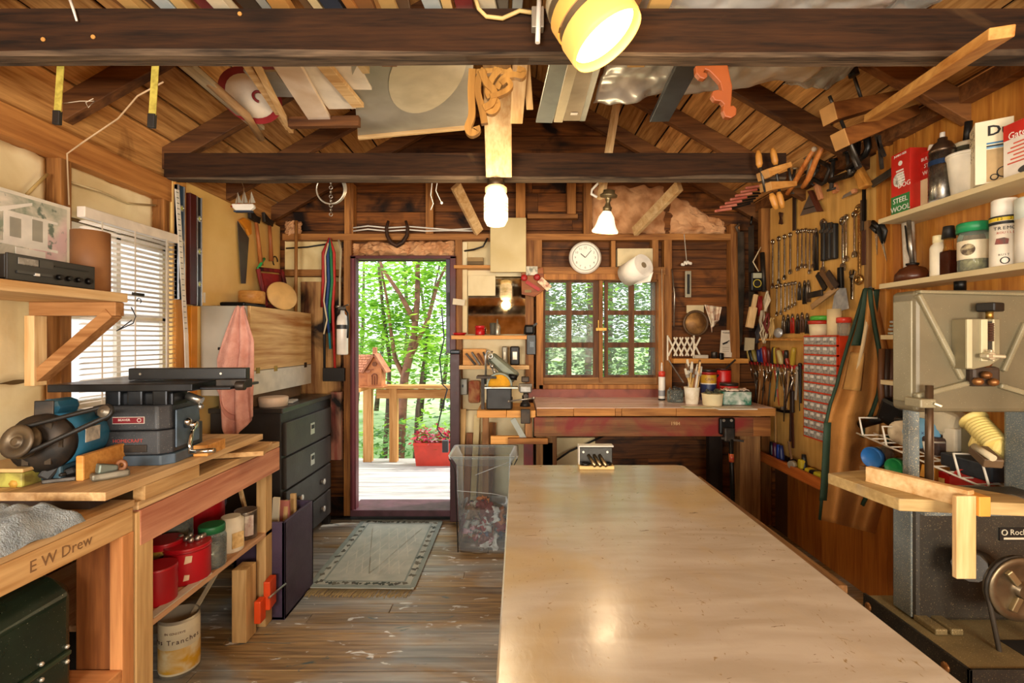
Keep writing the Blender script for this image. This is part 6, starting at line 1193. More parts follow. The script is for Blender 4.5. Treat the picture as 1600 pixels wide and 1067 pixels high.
t = T('spring_clip', 'rusty spring clip nailed high on the tool board', 'clip', onr(1220, 350, 1.83)); 
for k in (-1, 1): B().bar(onr(1220 + 2 * k, 332, 1.825), onr(1220 - 2 * k, 350, 1.825), .012, .01, up=(1, 0, 0)).build('arm', P('4a2c1a', .6, .3), t)
# --- parts organiser
t = T('parts_organiser', 'red cabinet of small clear drawers on the tool board', 'organiser', (1.79, 2.76, .775)); ya, yb_, za, zb = 2.61, 2.915, .775, 1.372; xo = 1.735; ORG = P('d8401c', .4)
B().bx(xo + .012, XB, ya, yb_, za, zb).build('cabinet', ORG, t, bev=.002); nr, nc = 11, 5; hr = (zb - za) / nr; wc = (yb_ - ya - .012) / nc
for r in range(nr + 1): B().bx(xo, xo + .012, ya, yb_, za + r * hr - .004, za + r * hr + .004).build('divider', ORG, t)
for y in (ya, yb_ - .006): B().bx(xo, xo + .012, y, y + .006, za, zb).build('upright', ORG, t)
pd = None; DRW = P('b9b4aa', .2, .1, c2='7d7a78', sc=60); HDL = P('e8e4da', .2)
for r in range(nr):
    for c_ in range(nc):
        y0 = ya + .006 + c_ * wc; z0 = za + r * hr + .005
        if pd is None:
            pd = B().bx(xo - .003, xo + .011, y0 + .002, y0 + wc - .002, z0, z0 + hr - .01).build('drawer', DRW, t, bev=.001); ph = B().bx(xo - .009, xo - .003, y0 + wc * .3, y0 + wc * .72, z0 + hr * .42, z0 + hr * .72).build('pull', HDL, pd, bev=.001); q0 = (y0, z0)
        else:
            d_ = pd.copy(); COL.objects.link(d_); d_.location = (0, y0 - q0[0], z0 - q0[1]); h_ = ph.copy(); COL.objects.link(h_); h_.parent = d_
t = T('plastic_tub', 'cream tub with stacked green and red lids on the organiser', 'tub', (1.79, 2.85, zb)); q = V((1.785, 2.84, zb)); B().lathe([(.05, 0), (.056, .075)], q, n=22).build('body', P('ecdcb4', .5), t); B().lathe([(.06, .07), (.06, .09), (.055, .092)], q, n=22).build('red_lid', P('c0341c', .4), t); B().lathe([(.058, .092), (.06, .115), (.05, .118)], q + V((0, -.02, 0)), n=22).build('green_lid', P('4fae3a', .4), t)
t = T('tape_roll', 'cream cardboard tube standing on the organiser', 'tube', (1.79, 2.72, zb)); B().lathe([(.033, .15), (.036, .15), (.036, 0), (.033, 0)], (1.78, 2.70, zb), n=22).build('wall', P('e9d2a0', .7), t)
t = T('glass_jar', 'small jar with a red lid standing on the organiser', 'jar', (1.79, 2.63, zb)); B().lathe([(.03, 0), (.032, .075)], (1.785, 2.63, zb), n=18).build('jar_body', glassy('e9e4d4', .2), t); B().lathe([(.036, .07), (.036, .098), (.033, .1)], (1.785, 2.63, zb), n=18).build('lid', P('d8402c', .35), t)
# --- varnished rail with tools in its trough
RAIL = wood('a85020', 'd9803c', 'y', 1, .35, .05, .3); t = T('tool_trough', 'varnished orange wood rail with a trough under the tool board', 'trough', (1.76, 3.0, .5))
B().bx(1.69, 1.715, 2.52, 3.42, .515, .575).build('rail', RAIL, t, bev=.004); B().bx(1.715, 1.853, 2.52, 3.42, .50, .52).build('bottom', RAIL, t); B().bar((1.68, 3.40, .22), (1.68, 3.40, .59), .03, .03).build('bracket', IRON, t, bev=.008)
for k, (px, py, c_, nm_, kind) in enumerate(((1207, 708, '1a1a20', 'black', 0), (1212, 708, '5a1a3a', 'purple', 0), (1218, 712, '1e3f9a', 'blue', 0), (1222, 716, '22306a', 'navy', 0), (1258, 727, '1c1c1c', 'black upright', 0))):
    q = onr(px, py, 1.76); B().lathe([(.016, 0), (.018, .05), (.015, .1), (.012, .13)], (1.76, q.y, .521), (0, .1, 1), 12).build('chisel', P(c_, .35), None, nm_ + ' chisel handle standing in the wood trough', 'chisel')
t = T('hand_plane', 'small blue and yellow plane resting in the wood trough', 'plane', (1.76, wy(1243, 1.76), .52)); q = V((1.75, wy(1243, 1.75), .521)); B().bx(q.x - .03, q.x + .03, q.y - .1, q.y + .08, .521, .56).build('body', P('2a4a6a', .4, .3), t, bev=.004); B().lathe([(.0, 0), (.024, 0), (.024, .03)], q + V((-.03, -.04, .06)), (-1, -.3, 0), 18).build('wheel', P('c9c4b0', .3, .5), t); B().box(q + V((0, -.07, .07)), (.04, .04, .06)).build('knob', P('c8b02a', .4), t, bev=.01); B().box(q + V((0, .04, .06)), (.03, .06, .04)).build('handle', BLKM, t, bev=.008)
for k, (px, c_, nm_) in enumerate(((1266, 'd0b428', 'yellow'), (1273, '17181a', 'black'), (1280, 'c9bd30', 'lime yellow'))): y = wy(px, 1.75); B().box((1.755, y, .555), (.05, .06, .065), (0, 0, .2)).build('tape_measure', P(c_, .35), None, nm_ + ' tape measure lying in the wood trough', 'tape measure', bev=.012)
B().bar(onr(1232, 690, 1.76), onr(1237, 718, 1.74), .012, .01).build('small_file', P('8a6a4a', .5, .3), None, 'slim file standing in the trough behind the blue plane', 'file')

# --- leather apron
AP = P('b9803e', .75, c2='9a6428', sc=5, bump=.25, bs=90); GRN = P('1f3a26', .7)
le = ((452, 1351), (500, 1337), (560, 1318), (600, 1308), (650, 1291), (700, 1288), (780, 1284), (815, 1281)); ri = ((452, 1366), (500, 1377), (560, 1390), (620, 1396), (700, 1392), (780, 1382), (835, 1366))
def lerp(tb, y):
    for (a, p), (b_, q) in zip(tb, tb[1:]):
        if y <= b_: return p + (q - p) * (y - a) / (b_ - a)
    return tb[-1][1]
def apf(u, v, off=0):
    bot = 812 + 22 * u; py = 452 + v * (bot - 452); px = lerp(le, py) * (1 - u) + lerp(ri, py) * u; d = 2.40 + .05 * math.sin(u * 11 + 2 * v) * min(1, v * 2.2) + .03 * math.cos(u * 5 - v * 4) - .04 * math.sin(PI * u); return at(px, py, d - off)
t = T('leather_apron', 'tan leather work apron with dark green straps hanging on the batten', 'apron', at(1340, 835, 2.42)); B().sheet(apf, 50, 50).build('body', AP, t, solid=.005)
B().sheet(lambda u, v: apf(.12 + .33 * u, .27 + .16 * v, .014), 10, 10).build('pocket', P('c99a58', .75, c2='b08040', sc=6), t, solid=.004); B().sheet(lambda u, v: apf(.60 + .2 * u, .53 + .08 * v + .02 * u, .03), 6, 6).build('holder', P('c9a066', .75), t, solid=.01)
B().tube([apf(.0, k / 12, .008) for k in range(13)], .008).build('edge_trim', GRN, t); B().tube([apf(.55 + .25 * math.sin(PI * (k / 10)), .0 + .62 * k / 10, .012) for k in range(11)], .010).build('edge_trim', GRN, t); B().tube([apf(.95 - .28 * k / 8, .6 + .3 * k / 8, .012) for k in range(9)], .010).build('edge_trim', GRN, t)
def strap(pts, w=.035): return B().sheet(lambda u, v: (lambda i, f: at(*[pts[i][j] * (1 - f) + pts[i + 1][j] * f for j in range(2)], 2.36) + V(((u - .5) * w, 0, 0)))(min(int(v * (len(pts) - 1)), len(pts) - 2), v * (len(pts) - 1) - min(int(v * (len(pts) - 1)), len(pts) - 2)), 1, 16)
strap([(1358, 450), (1353, 480), (1346, 512), (1338, 540)], .05).build('strap', GRN, t, solid=.004); strap([(1368, 452), (1364, 490), (1360, 520)], .04).build('strap', GRN, t, solid=.004); strap([(1293, 660), (1291, 700), (1289, 745), (1286, 782)]).build('strap', GRN, t, solid=.004)
B().tube([at(1362, 455, 2.35), at(1355, 500, 2.35), at(1348, 540, 2.34), at(1340, 580, 2.35)], .009).build('cord', P('d9c094', .7), t); B().cyl(at(1360, 452, 2.45), at(1360, 450, 2.36), .008).build('peg', IRON, t)
for k in range(3): B().tube([at(1378 + 8 * k, 545, 2.3), at(1376 + 8 * k, 600, 2.3), at(1380 + 6 * k, 655, 2.28)], .014).build('hose', P(('6a4426', '3a2a20', '55331c')[k], .5), None, ('brown', 'black-brown', 'dark tan')[k] + ' rubber hose hanging right of the apron', 'hose')

# --- shelves of cans and boxes
SH = P('d6c49a', .6, c2='c4b084', sc=4)
B().bx(1.678, 1.848, .35, 2.238, 1.886, 1.907).build('wall_shelf', SH, None, 'upper cream shelf of boxes and cans on the plywood wall', 'shelf', bev=.001)
B().bx(1.678, 1.848, .35, 2.232, 1.585, 1.607).build('wall_shelf', SH, None, 'lower cream shelf of bottles on the plywood wall', 'shelf', bev=.001)
for z, n_ in ((1.372, 'upper'), (1.165, 'lower')): B().bx(1.69, 1.848, 1.3, 2.24, z - .02, z).build('wall_shelf', SH, None, n_ + ' short white shelf end showing left of the band saw', 'shelf', bev=.001)
for k in range(4): B().box((1.75, 2.14 - .005 * k, 1.38 + .017 * k), (.1, .14, .012), (0, 0, .1 * (k % 2))).build('metal_case', STEEL, None, ('lowest', 'second', 'third', 'topmost')[k] + ' thin metal tray in the stack left of the band saw', 'tray', bev=.002)
Z1, Z2 = 1.908, 1.608
REDB = P('c8281c', .4); GRB = P('2a7a3c', .4); WT = P('f2eee4', .5)
def rtxt(s, sz, x, y, z, m, par, dirv=(0, -1, 0), sx=1): txt(s, sz, basis((x, y, z), dirv, (0, 0, 1)), m, par, sx=sx)
t = T('steel_wool_box', 'red and green steel wool box with a striped emblem at the shelf end', 'box', (1.73, 2.14, Z1)); B().bx(1.705, 1.78, 2.09, 2.195, Z1 - .0, Z1 + .275).build('carton', REDB, t, bev=.001); x = 1.7045
B().bx(x - .0005, x, 2.091, 2.194, Z1 + .002, Z1 + .085).build('green_panel', GRB, t); rtxt('STEEL', .032, x - .001, 2.142, Z1 + .062, WT, t); rtxt('WOOL', .034, x - .001, 2.142, Z1 + .025, WT, t); rtxt('DOG', .03, x - .001, 2.12, Z1 + .125, WT, t); rtxt('JUMBO SIZE', .013, x - .001, 2.142, Z1 + .262, WT, t)
b = B(); 
for k in range(5): b.bx(x - .001, x, 2.125 - .002 * k, 2.165 - .003 * k, Z1 + .19 - .012 * k, Z1 + .197 - .012 * k, 0)
b.build('emblem_stripes', WT, t); B().lathe([(0, 0), (.032, 0), (.032, .0008)], (x, 2.15, Z1 + .155), (-1, 0, 0), 16).build('emblem', P('e8e4d8', .5, c2='7a7468', sc=60), t); B().lathe([(0, 0), (.011, 0), (.011, .0008)], (x, 2.142, Z1 + .225), (-1, 0, 0), 14).build('roundel', WT, t)
t = T('steel_wool_box', 'second steel wool carton with red top and plain cream base', 'box', (1.8, 2.03, Z1)); B().bx(1.75, 1.83, 1.99, 2.09, Z1, Z1 + .13).build('carton', P('e0cfa6', .6, c2='d0bc90'), t); B().bx(1.7495, 1.83, 1.99, 2.09, Z1 + .13, Z1 + .245).build('red_top', REDB, t); rtxt('BULLDOG', .02, 1.749, 2.04, Z1 + .215, WT, t); rtxt('STEEL', .024, 1.749, 2.04, Z1 + .185, WT, t); rtxt('WOOL', .024, 1.749, 2.04, Z1 + .155, WT, t)
t = T('spray_bottle', 'white trigger bottle partly behind the silver spray can', 'bottle', (1.79, 1.98, Z1)); q = V((1.76, 2.0, Z1)); B().lathe([(.03, 0), (.03, .16), (.012, .2), (.012, .23)], q, n=16).build('body', P('efe6d6', .4), t); B().box(q + V((0, .02, .245)), (.02, .07, .03), (.3, 0, 0)).build('trigger', WHITE, t, bev=.004); B().lathe([(.0305, .02), (.0305, .08)], q, n=16, cap=False).build('label', P('d86a4a', .5, c2='efe6d6', sc=30), t)
t = T('spray_can', 'silver spray can with a domed top on the upper shelf', 'spray can', (1.735, 1.97, Z1)); q = V((1.735, 1.965, Z1)); B().lathe([(.043, 0), (.046, .003), (.046, .2)], q, n=26).build('body', P('a9a59c', .25, .9, c2='5a5854', sc=16), t); B().lathe([(.046, .2), (.044, .215), (.03, .24), (.016, .25), (.016, .262), (.012, .264)], q, n=26).build('dome', P('6d5a4a', .3, .8), t); B().lathe([(.009, .26), (.009, .285)], q, n=12).build('nozzle', WHITE, t); B().lathe([(.0463, .15), (.0463, .17)], q, n=26, cap=False).build('blue_band', P('24406a', .3, .4), t); B().lathe([(.0475, 0), (.0475, .008)], q, n=26).build('rim', P('d0d4d8', .3, .7), t)
t = T('brush_tin', 'dark lidded tin with a black brush handle behind the white tub', 'tin', (1.80, 1.90, Z1)); q = V((1.80, 1.93, Z1)); B().lathe([(.042, 0), (.042, .21)], q, n=22).build('body', P('3a382c', .4, c2='6a6650', sc=22), t); B().lathe([(.046, .21), (.046, .226), (.042, .228)], q, n=22).build('lid', P('d9c9a8', .5), t); B().cyl(q + V((0, 0, .228)), q + V((.0, -.01, .31)), .013).build('brush_handle', BLACK, t)
t = T('plastic_tub', 'white tapered plastic tub between the spray can and the tilted box', 'tub', (1.74, 1.86, Z1)); q = V((1.735, 1.865, Z1)); B().lathe([(.042, 0), (.055, .14), (.057, .142), (.057, .15)], q, n=26).build('body', P('efe6d2', .45), t); B().lathe([(.059, .148), (.059, .158), (.056, .16)], q, n=26).build('lid', P('f2ead8', .45), t)
t = T('carton', 'tall white carton with blue stripes leaning on the upper shelf', 'box', (1.74, 1.77, Z1)); mx = TR((1.735, 1.765, Z1 + .002), (.0, .0, -.62)) @ M.Rotation(.0, 4, 'X'); B(mx).bx(-.05, .05, -.055, .055, 0, .225).build('body', P('eadfc4', .5, c2='dccfae', sc=5), t, bev=.001); fx = lambda x, z: mx @ basis((x, -.0556, z), (1, 0, 0), (0, 0, 1)); txt('Du', .05, fx(.012, .185), BLACK, t, ext=.0006, bold=.001)
for z, m in ((.142, P('3a7aa8', .5)), (.132, P('2a2a2c', .5)), (.126, P('7aa8c8', .5))): B(mx).bx(-.02, .05, -.0558, -.055, z - .003, z + .003).build('stripe', m, t)
B(mx).bx(-.02, .05, -.0556, -.055, .005, .12).build('picture', P('b89a6a', .5, c2='8a744e', sc=14), t); b = B(mx); b.ring((.025, -.056, .035), .018, .002, (0, 1, 0), 18, 4).ring((.0, -.056, .02), .01, .002, (0, 1, 0), 14, 4); b.build('hazard_mark', BLACK, t)
b = B(mx)
for k in range(44): b.box((-.0503, R_(-.045, .045), R_(.1, .21)), (.001, .006, .004))
b.build('side_print', P('8a7a66', .5), t, kind='stuff')
t = T('carton', 'wide white and red carton at the frame edge of the upper shelf', 'box', (1.73, 1.6, Z1)); B().bx(1.70, 1.80, 1.45, 1.685, Z1, Z1 + .185).build('body', P('f0e8dc', .5), t, bev=.001); x = 1.6995; B().bx(x - .0006, x, 1.451, 1.684, Z1 + .13, Z1 + .184).build('red_top', REDB, t); rtxt('Gator', .034, x - .0012, 1.63, Z1 + .14, WT, t, sx=.9); B().bx(x - .001, x, 1.49, 1.57, Z1 + .15, Z1 + .182).build('black_label', BLACK, t)
for k in range(6): B().bx(x - .0006, x, 1.60, 1.67 - .01 * (k % 3), Z1 + .045 + .013 * k, Z1 + .05 + .013 * k).build('print_line', P('d8604a', .5), t)
B().lathe([(0, 0), (.035, 0), (.035, .001)], (x, 1.6, Z1 + .015), (-1, 0, 0), 20, sq=.4).build('emblem', P('3a3a3a', .5), t)
# lower shelf
t = T('plunger', 'brown rubber plunger cup with a long steel rod', 'plunger', (1.76, 2.22, 1.56)); q = V((1.74, 2.12, Z2)); B().lathe([(.066, 0), (.063, .03), (.045, .055), (.02, .066), (.018, .075)], q, n=24).build('cup', P('6a3418', .35, c2='4a2410', sc=6), t); B().lathe([(.024, .07), (.024, .078)], q, n=16).build('collar', IRON, t); B().cyl(q + V((0, .0, .07)), q + V((0, .02, .27)), .009).build('rod', STEEL, t)
t = T('caulk_tube', 'grimy long caulking tube standing at the shelf corner', 'caulk tube', (1.80, 2.21, Z2)); B().cyl((1.79, 2.19, Z2 - .0), (1.785, 2.20, Z2 + .275), .024, n=18).build('tube', P('d9d0c0', .5, c2='a08a70', sc=14), t); B().tube([(1.765, 2.19, Z2 + .26), (1.76, 2.17, Z2 + .15), (1.77, 2.15, Z2 + .06)], .004).build('wire', BLACK, t)
t = T('small_dome', 'small dark copper cup half hidden beside the white bottle', 'cup', (1.77, 2.03, Z2)); B().lathe([(.034, 0), (.03, .02), (.012, .034), (.012, .045)], (1.76, 2.02, Z2), n=18).build('cup', P('4a2a1a', .3, .6), t)
t = T('white_bottle', 'white glue bottle with a cream cap on the lower shelf', 'bottle', (1.74, 1.98, Z2)); q = V((1.735, 1.985, Z2)); B().lathe([(.027, 0), (.028, .004), (.028, .118), (.024, .13), (.017, .138), (.016, .142)], q, n=20).build('body', P('e9dfc6', .4), t); B().lathe([(.0185, .14), (.0185, .168), (.017, .17)], q, n=18).build('cap', P('efe0b0', .5), t)
t = T('amber_bottle', 'square amber bottle with a tall black cap', 'bottle', (1.74, 1.92, Z2)); q = V((1.745, 1.948, Z2)); B().box(q + V((0, 0, .05)), (.05, .062, .1)).build('lower_glass', P('3a1408', .1, c2='2a0e06'), t, bev=.006); B().lathe([(.02, .1), (.016, .115), (.016, .155)], q, n=16).build('neck', glassy('e8b860', .15), t); B().lathe([(.023, .15), (.018, .198), (.017, .2)], q, n=18).build('cap', BLACK, t)
t = T('glass_jar', 'clear jar with a big green lid and paper label on the lower shelf', 'jar', (1.735, 1.82, Z2)); q = V((1.735, 1.83, Z2)); B().lathe([(.045, 0), (.048, .006), (.048, .13), (.042, .145), (.042, .15)], q, n=24).build('jar_body', glassy('dfe6dc', .1), t); B().lathe([(.052, .148), (.052, .18), (.048, .184)], q, n=24).build('lid', P('1f8a54', .4), t); B().lathe([(.0485, .045), (.0485, .115)], q, n=24, cap=False).build('label', P('e9dcc0', .6, c2='c9b890', sc=12), t); B().lathe([(.04, .004), (.04, .06)], q, n=18).build('contents', P('8a7a54', .6, c2='c9b880', sc=50), t)
dd = V((-.9, -.45, 0)).normalized(); B().lathe([(0, 0), (.022, 0), (.022, .001)], q + dd * .0488 + V((0, 0, .08)), dd, 16).build('label_portrait', P('4a3a2c', .6, c2='c9b890', sc=40), t)
t = T('spray_can', 'white rust paint spray can on the lower shelf', 'spray can', (1.735, 1.73, Z2)); q = V((1.735, 1.715, Z2)); R2 = .04; B().lathe([(R2, 0), (R2 + .001, .003), (R2, .165)], q, n=28).build('body', P('efe6d4', .35), t); B().lathe([(R2, .165), (R2 - .006, .178)], q, n=28).build('shoulder', STEEL, t); B().lathe([(R2 - .004, .176), (R2 - .004, .236), (R2 - .008, .24)], q, n=28).build('cap', P('f4eee0', .4), t)
for z0, z1, m in ((.148, .158, BLACK), (.160, .172, P('e0c020', .4)), (.172, .178, BLACK)): B().lathe([(R2 + .0012, z0), (R2 + .0012, z1)], q, n=28, cap=False).build('band', m, t)
def ctxt(s, sz, z, m, a0, R=R2):
    for i, ch in enumerate(s):
        a = a0 + i * sz * .72 / R; d_ = V((math.cos(a), math.sin(a), 0)); txt(ch, sz, basis(q + d_ * (R + .0014) + V((0, 0, z)), (-d_.y, d_.x, 0), (0, 0, 1), d_), m, t)
ctxt('TREMCLAD', .016, .133, BLACK, 3.32); ctxt('ROUILLE', .011, .117, P('c0604a', .4), 3.5); ctxt('RUST', .01, .04, P('5a5048', .4), 3.6)
ctxt('12', .013, .166, BLACK, 3.5); ctxt('25', .013, .166, BLACK, 4.3)
B(TR(q)).pris([(-.018, -.01), (.016, -.012), (.018, .006), (.006, .012), (-.014, .01)], basis(V((-.82, -.57, 0)).normalized() * (R2 + .001) + V((0, 0, .088)), (.57, -.82, 0), (0, 0, 1)), .001).build('car_picture', P('8a2a20', .4, c2='4a4440', sc=40), t); B().ring(q + V((-.7, -.71, 0)) * (R2 + .001) + V((0, 0, .02)), .011, .0016, (-.7, -.71, 0), 14, 4).build('hazard_mark', BLACK, t)
t = T('spray_can', 'second white spray can cut by the frame edge on the lower shelf', 'spray can', (1.735, 1.62, Z2)); q = V((1.735, 1.625, Z2)); B().lathe([(.041, 0), (.041, .15)], q, n=26).build('body', P('f0eadc', .35), t); B().lathe([(.042, .15), (.042, .218), (.038, .222)], q, n=26).build('cap', P('d9e0d4', .4), t)
B(TR(q)).pris([(-.015, -.06), (.015, -.06), (.015, .07), (-.015, .07)], basis(V((-.6, -.8, 0)).normalized() * .0418 + V((0, 0, .075)), (.8, -.6, 0), (0, 0, 1)), .001).build('barcode', P('4a463e', .5, c2='c9c4b8', sc=60), t)
B().cyl(onr(1500, 455, 1.78), onr(1500, 434, 1.78), .02).build('black_pipe', BLKM, None, 'black pipe end showing between the lower shelf and the band saw', 'pipe')
# --- white wire rack and its load, seen through the band saw throat
t = T('wire_rack', 'white wire rack on the wall behind the band saw', 'rack', (1.72, 1.9, .87)); WW = P('ece4d4', .4); zk = lambda y: .85 + (y - 1.62) * .11
for x in (1.58, 1.66, 1.74, 1.83): B().tube([(x, 1.6, zk(1.6)), (x, 2.24, zk(2.24))], .004).build('wire', WW, t)
for k in range(12): y = 1.605 + k * .055; B().tube([(1.58, y, zk(y)), (1.845, y, zk(y) + .0)], .003).build('wire', WW, t)
for y in (1.63, 1.74, 1.87, 2.08, 2.22): B().tube([(1.66, y, zk(y) + .075), (1.585, y + .01, zk(y) + .075), (1.58, y - .02, zk(y))], .0045).build('divider', WW, t)
rk = lambda px, X=1.7: V((X, X * F / (px - CX), zk(X * F / (px - CX)) + .004))
def rbox(px, dims, m, label, name='box', rot=(0, 0, 0), X=1.72, cat='box', dz=0): q = rk(px, X); return B().box(q + V((0, 0, dims[2] / 2 + dz)), dims, rot).build(name, m, None, label, cat, bev=.006)
t = T('power_tool', 'black power tool lying at the window end of the wire rack', 'power tool', rk(1395)); q = rk(1398, 1.72); B().box(q + V((0, 0, .10)), (.07, .12, .12), (.35, 0, .2)).build('body', BLKM, t, bev=.02); B().cyl(q + V((-.02, .02, .08)), q + V((-.04, .16, .02)), .02).build('nose', BLKM, t); B().box(q + V((-.01, -.07, .06)), (.05, .07, .06)).build('battery', IRON, t, bev=.008)
t = T('tape_roll', 'wide cream tape roll on the wire rack behind the saw guard', 'tape roll', rk(1415)); B().lathe([(.03, 0), (.05, 0), (.05, .05), (.03, .05)], rk(1418, 1.68) + V((0, 0, .052)), (-1, -.4, 0), 22).build('roll', P('e0cfae', .6, c2='6a4a34', sc=9), t)
t = T('blue_lid', 'light blue marked lid standing upright behind the guide post', 'lid', rk(1440)); B().lathe([(0, 0), (.06, 0), (.063, .006), (.06, .014), (0, .015)], rk(1440, 1.66) + V((0, 0, .075)), (-1, -.7, .1), 24).build('disc', P('7ab8e0', .4), t); txt('1/4 x 3', .02, basis(rk(1440, 1.66) + V((-.0135, -.0095, .08)), (.57, -.82, 0), (0, 0, 1)), P('2a4a8a', .5), t)
t = T('face_shield', 'beige plastic housing on the rack in the saw throat', 'housing', rk(1490)); q = rk(1478, 1.72); B().box(q + V((0, .02, .14)), (.09, .16, .1), (.25, 0, .2)).build('shell', P('d8cdb0', .5), t, bev=.02); B().box(q + V((-.03, .03, .04)), (.08, .14, .07)).build('base', P('5a4038', .5, c2='2a2220', sc=18), t, bev=.01); B().box(q + V((0, -.05, .07)), (.07, .06, .1)).build('grip', P('e6dcc4', .5), t, bev=.008)
rbox(1528, (.07, .07, .15), P('6d6448', .5), 'olive-brown metal box beside the beige housing', 'metal_box', (0, 0, .3), dz=.02); rbox(1512, (.12, .1, .05), P('23262c', .5), 'dark slab lying low in the wire rack', 'case', X=1.68); rbox(1545, (.14, .16, .06), P('2a3038', .5, c2='15171a', sc=20), 'dark blue-grey cloth bundle in the wire rack', 'bundle', X=1.68, cat='bundle')
t = T('yellow_nozzle', 'cream-yellow ribbed dust hose nozzle lying on the rack', 'nozzle', rk(1550)); a, e = at(1520, 655, 1.68), at(1552, 690, 1.60); d_ = (e - a).normalized(); n_ = 9; prof = [(.042, 0), (.044, .006), (.034, .012)]
for k in range(n_): prof += [(.034, .02 + k * .011), (.038, .024 + k * .011), (.034, .028 + k * .011)]
YN = P('e8cf7c', .45); B().lathe(prof, a, d_, 22).build('ribbed_tube', YN, t); B().lathe([(.03, .001), (.0, .002)], a - d_ * .002, d_, 20, cap=False).build('mouth', P('8a7a44', .6), t); B().box(at(1552, 700, 1.62), (.1, .09, .055), (0, .5, .2)).build('body', YN, t, bev=.012)
t = T('paint_scraper', 'brown tool with a pale rod lying below the yellow nozzle', 'tool', rk(1545)); B().bar(at(1528, 702, 1.58), at(1553, 725, 1.5), .05, .03).build('body', P('6a5238', .5), t, bev=.004); B().cyl(at(1522, 697, 1.56), at(1552, 716, 1.48), .01).build('rod', P('d9cba8', .4), t)
B().bx(1.60, 1.853, 1.3, 2.25, .745, .765).build('wall_shelf', wood('7a5a3c', 'b08a60', 'y', 1, .6), None, 'brown shelf of sideways jars below the wire rack', 'shelf', bev=.002)
for px, py, c_, r, nm_ in ((1364, 716, '2f7ad0', .048, 'blue'), (1399, 731, '1f9a54', .038, 'green'), (1475, 747, 'd01c22', .042, 'small red'), (1518, 762, 'e0403a', .062, 'large coral red')):
    q = onr(px, py, 1.63); q.z = .766 + r; t = T('glass_jar', 'jar lying on its side with a %s lid under the wire rack' % nm_, 'jar', q - V((0, 0, r))); ax_ = V((-1, -.35, 0)).normalized()
    B().lathe([(r * .95, -.13), (r * .95, -.01), (r * .85, 0)], q, ax_, 22).build('jar_body', glassy('d9cdb8', .12), t); B().lathe([(r, -.012), (r, .01), (r * .93, .016), (r * .9, .012), (0, .012)], q, ax_, 24).build('lid', P(c_, .35), t)
    if nm_ == 'small red': B().box(q + ax_ * .014, (.003, .02, .035), (0, 0, .34)).build('sticker', P('e9c87a', .6), t)
B().box(onr(1453, 738, 1.6), (.03, .05, .05), (0, .3, .3)).build('wood_block', P('c88a28', .6), None, 'small orange wood block on the shelf behind the saw fence', 'wood block', bev=.003)

# --- band saw
DUST = 'c9bb92'; BSG = P('6c634c', .45, c2='5c543f', sc=5, spk='b8ac88', spa=.70); BSS = P('8c846a', .42, c2='787056', sc=5, spk='d9cfae', spa=.68); BSD = P('342f27', .5, c2='28241e', sc=6, spk='8a7c5c', spa=.66); BSB = P('6c7474', .5, c2='5a605e', sc=8, spk='b8ac8c', spa=.60)  # BSS is BSG lightened for the side that catches the light
t = T('band_saw', 'large grey-green dusty band saw on its stand at the right', 'band saw', (1.45, 1.48, 0)); yf, yk = 1.45, 1.545; XA = 1.20
def hous(x0, x1, z0, z1, r=.014, y0=yf, y1=yk):
    pts = []
    for cx, cz, a0 in ((x1 - r, z1 - r, 0), (x0 + r, z1 - r, PI / 2), (x0 + r, z0 + r, PI), (x1 - r, z0 + r, 1.5 * PI)):
        for k in range(6): a = a0 + PI / 2 * k / 5; pts.append((cx + r * math.cos(a), cz + r * math.sin(a)))
    return B().pris(pts, M(((1, 0, 0, 0), (0, 0, 1, y0), (0, 1, 0, 0), (0, 0, 0, 1))), y1 - y0)
hous(XA, 1.74, 1.132, 1.50).build('upper_housing', BSG, t, bev=.012); B().bx(XA - .004, XA + .004, yf + .012, yk - .012, 1.16, 1.47).build('lit_side', BSS, t, bev=.003)  # thin side face, here and below, coloured lighter than the front as if lit
def rib(a, e, w=.016, nm='rib', m=None): p0, p1 = at(*a, yf - .003), at(*e, yf - .003); B().bar(p0, p1, w, .02, up=(0, 1, 0)).build(nm, m or BSS, t, bev=.005)
rib((1434, 460), (1502, 592)); rib((1430, 619), (1512, 598)); rib((1600, 505), (1566, 580)); rib((1560, 602), (1660, 632)); rib((1434, 456), (1680, 462), .01)
p, q = at(1511, 498, yf - .05), at(1563, 577, yf - .05); sl_ = [(p.x, p.z), (q.x, p.z), (q.x, q.z + .03), (q.x - .03, q.z + .01), (p.x + .02, q.z), (p.x, q.z)]
B().pris(sl_[::-1], M(((1, 0, 0, 0), (0, 0, 1, yf - .05), (0, 1, 0, 0), (0, 0, 0, 1))), .052).build('tension_block', P('857c60', .45, c2='736a50'), t, bev=.003)
for a, e in ((1511, 1519), (1533, 1543), (1551, 1554)): u, v = at(a, 499, yf - .055), at(e, 575, yf - .055); B().bx(u.x, v.x, yf - .056, yf - .049, v.z + (.0 if a < 1520 else .02), u.z).build('bright_edge', P('c4bb98', .4), t, bev=.001)
u, v = at(1544, 502, yf - .052), at(1551, 550, yf - .052); B().bx(u.x, v.x, yf - .053, yf - .05, v.z, u.z).build('slot', P('2a241a', .6), t)
b = B()
for k in range(11): b.ring(at(1547.5, 506 + 2.6 * k, yf - .054), .007, .0022, (0, 0, 1), 10, 4)
b.build('spring', P('5a3a28', .5, .5), t); B().cyl(at(1546, 500, yf - .03), at(1546, 484, yf - .03), .009).build('stem', BRASS, t); B().box(at(1547, 480, yf - .03), (.055, .045, .026), (0, 0, .4)).build('tension_knob', BLACK, t, bev=.004)
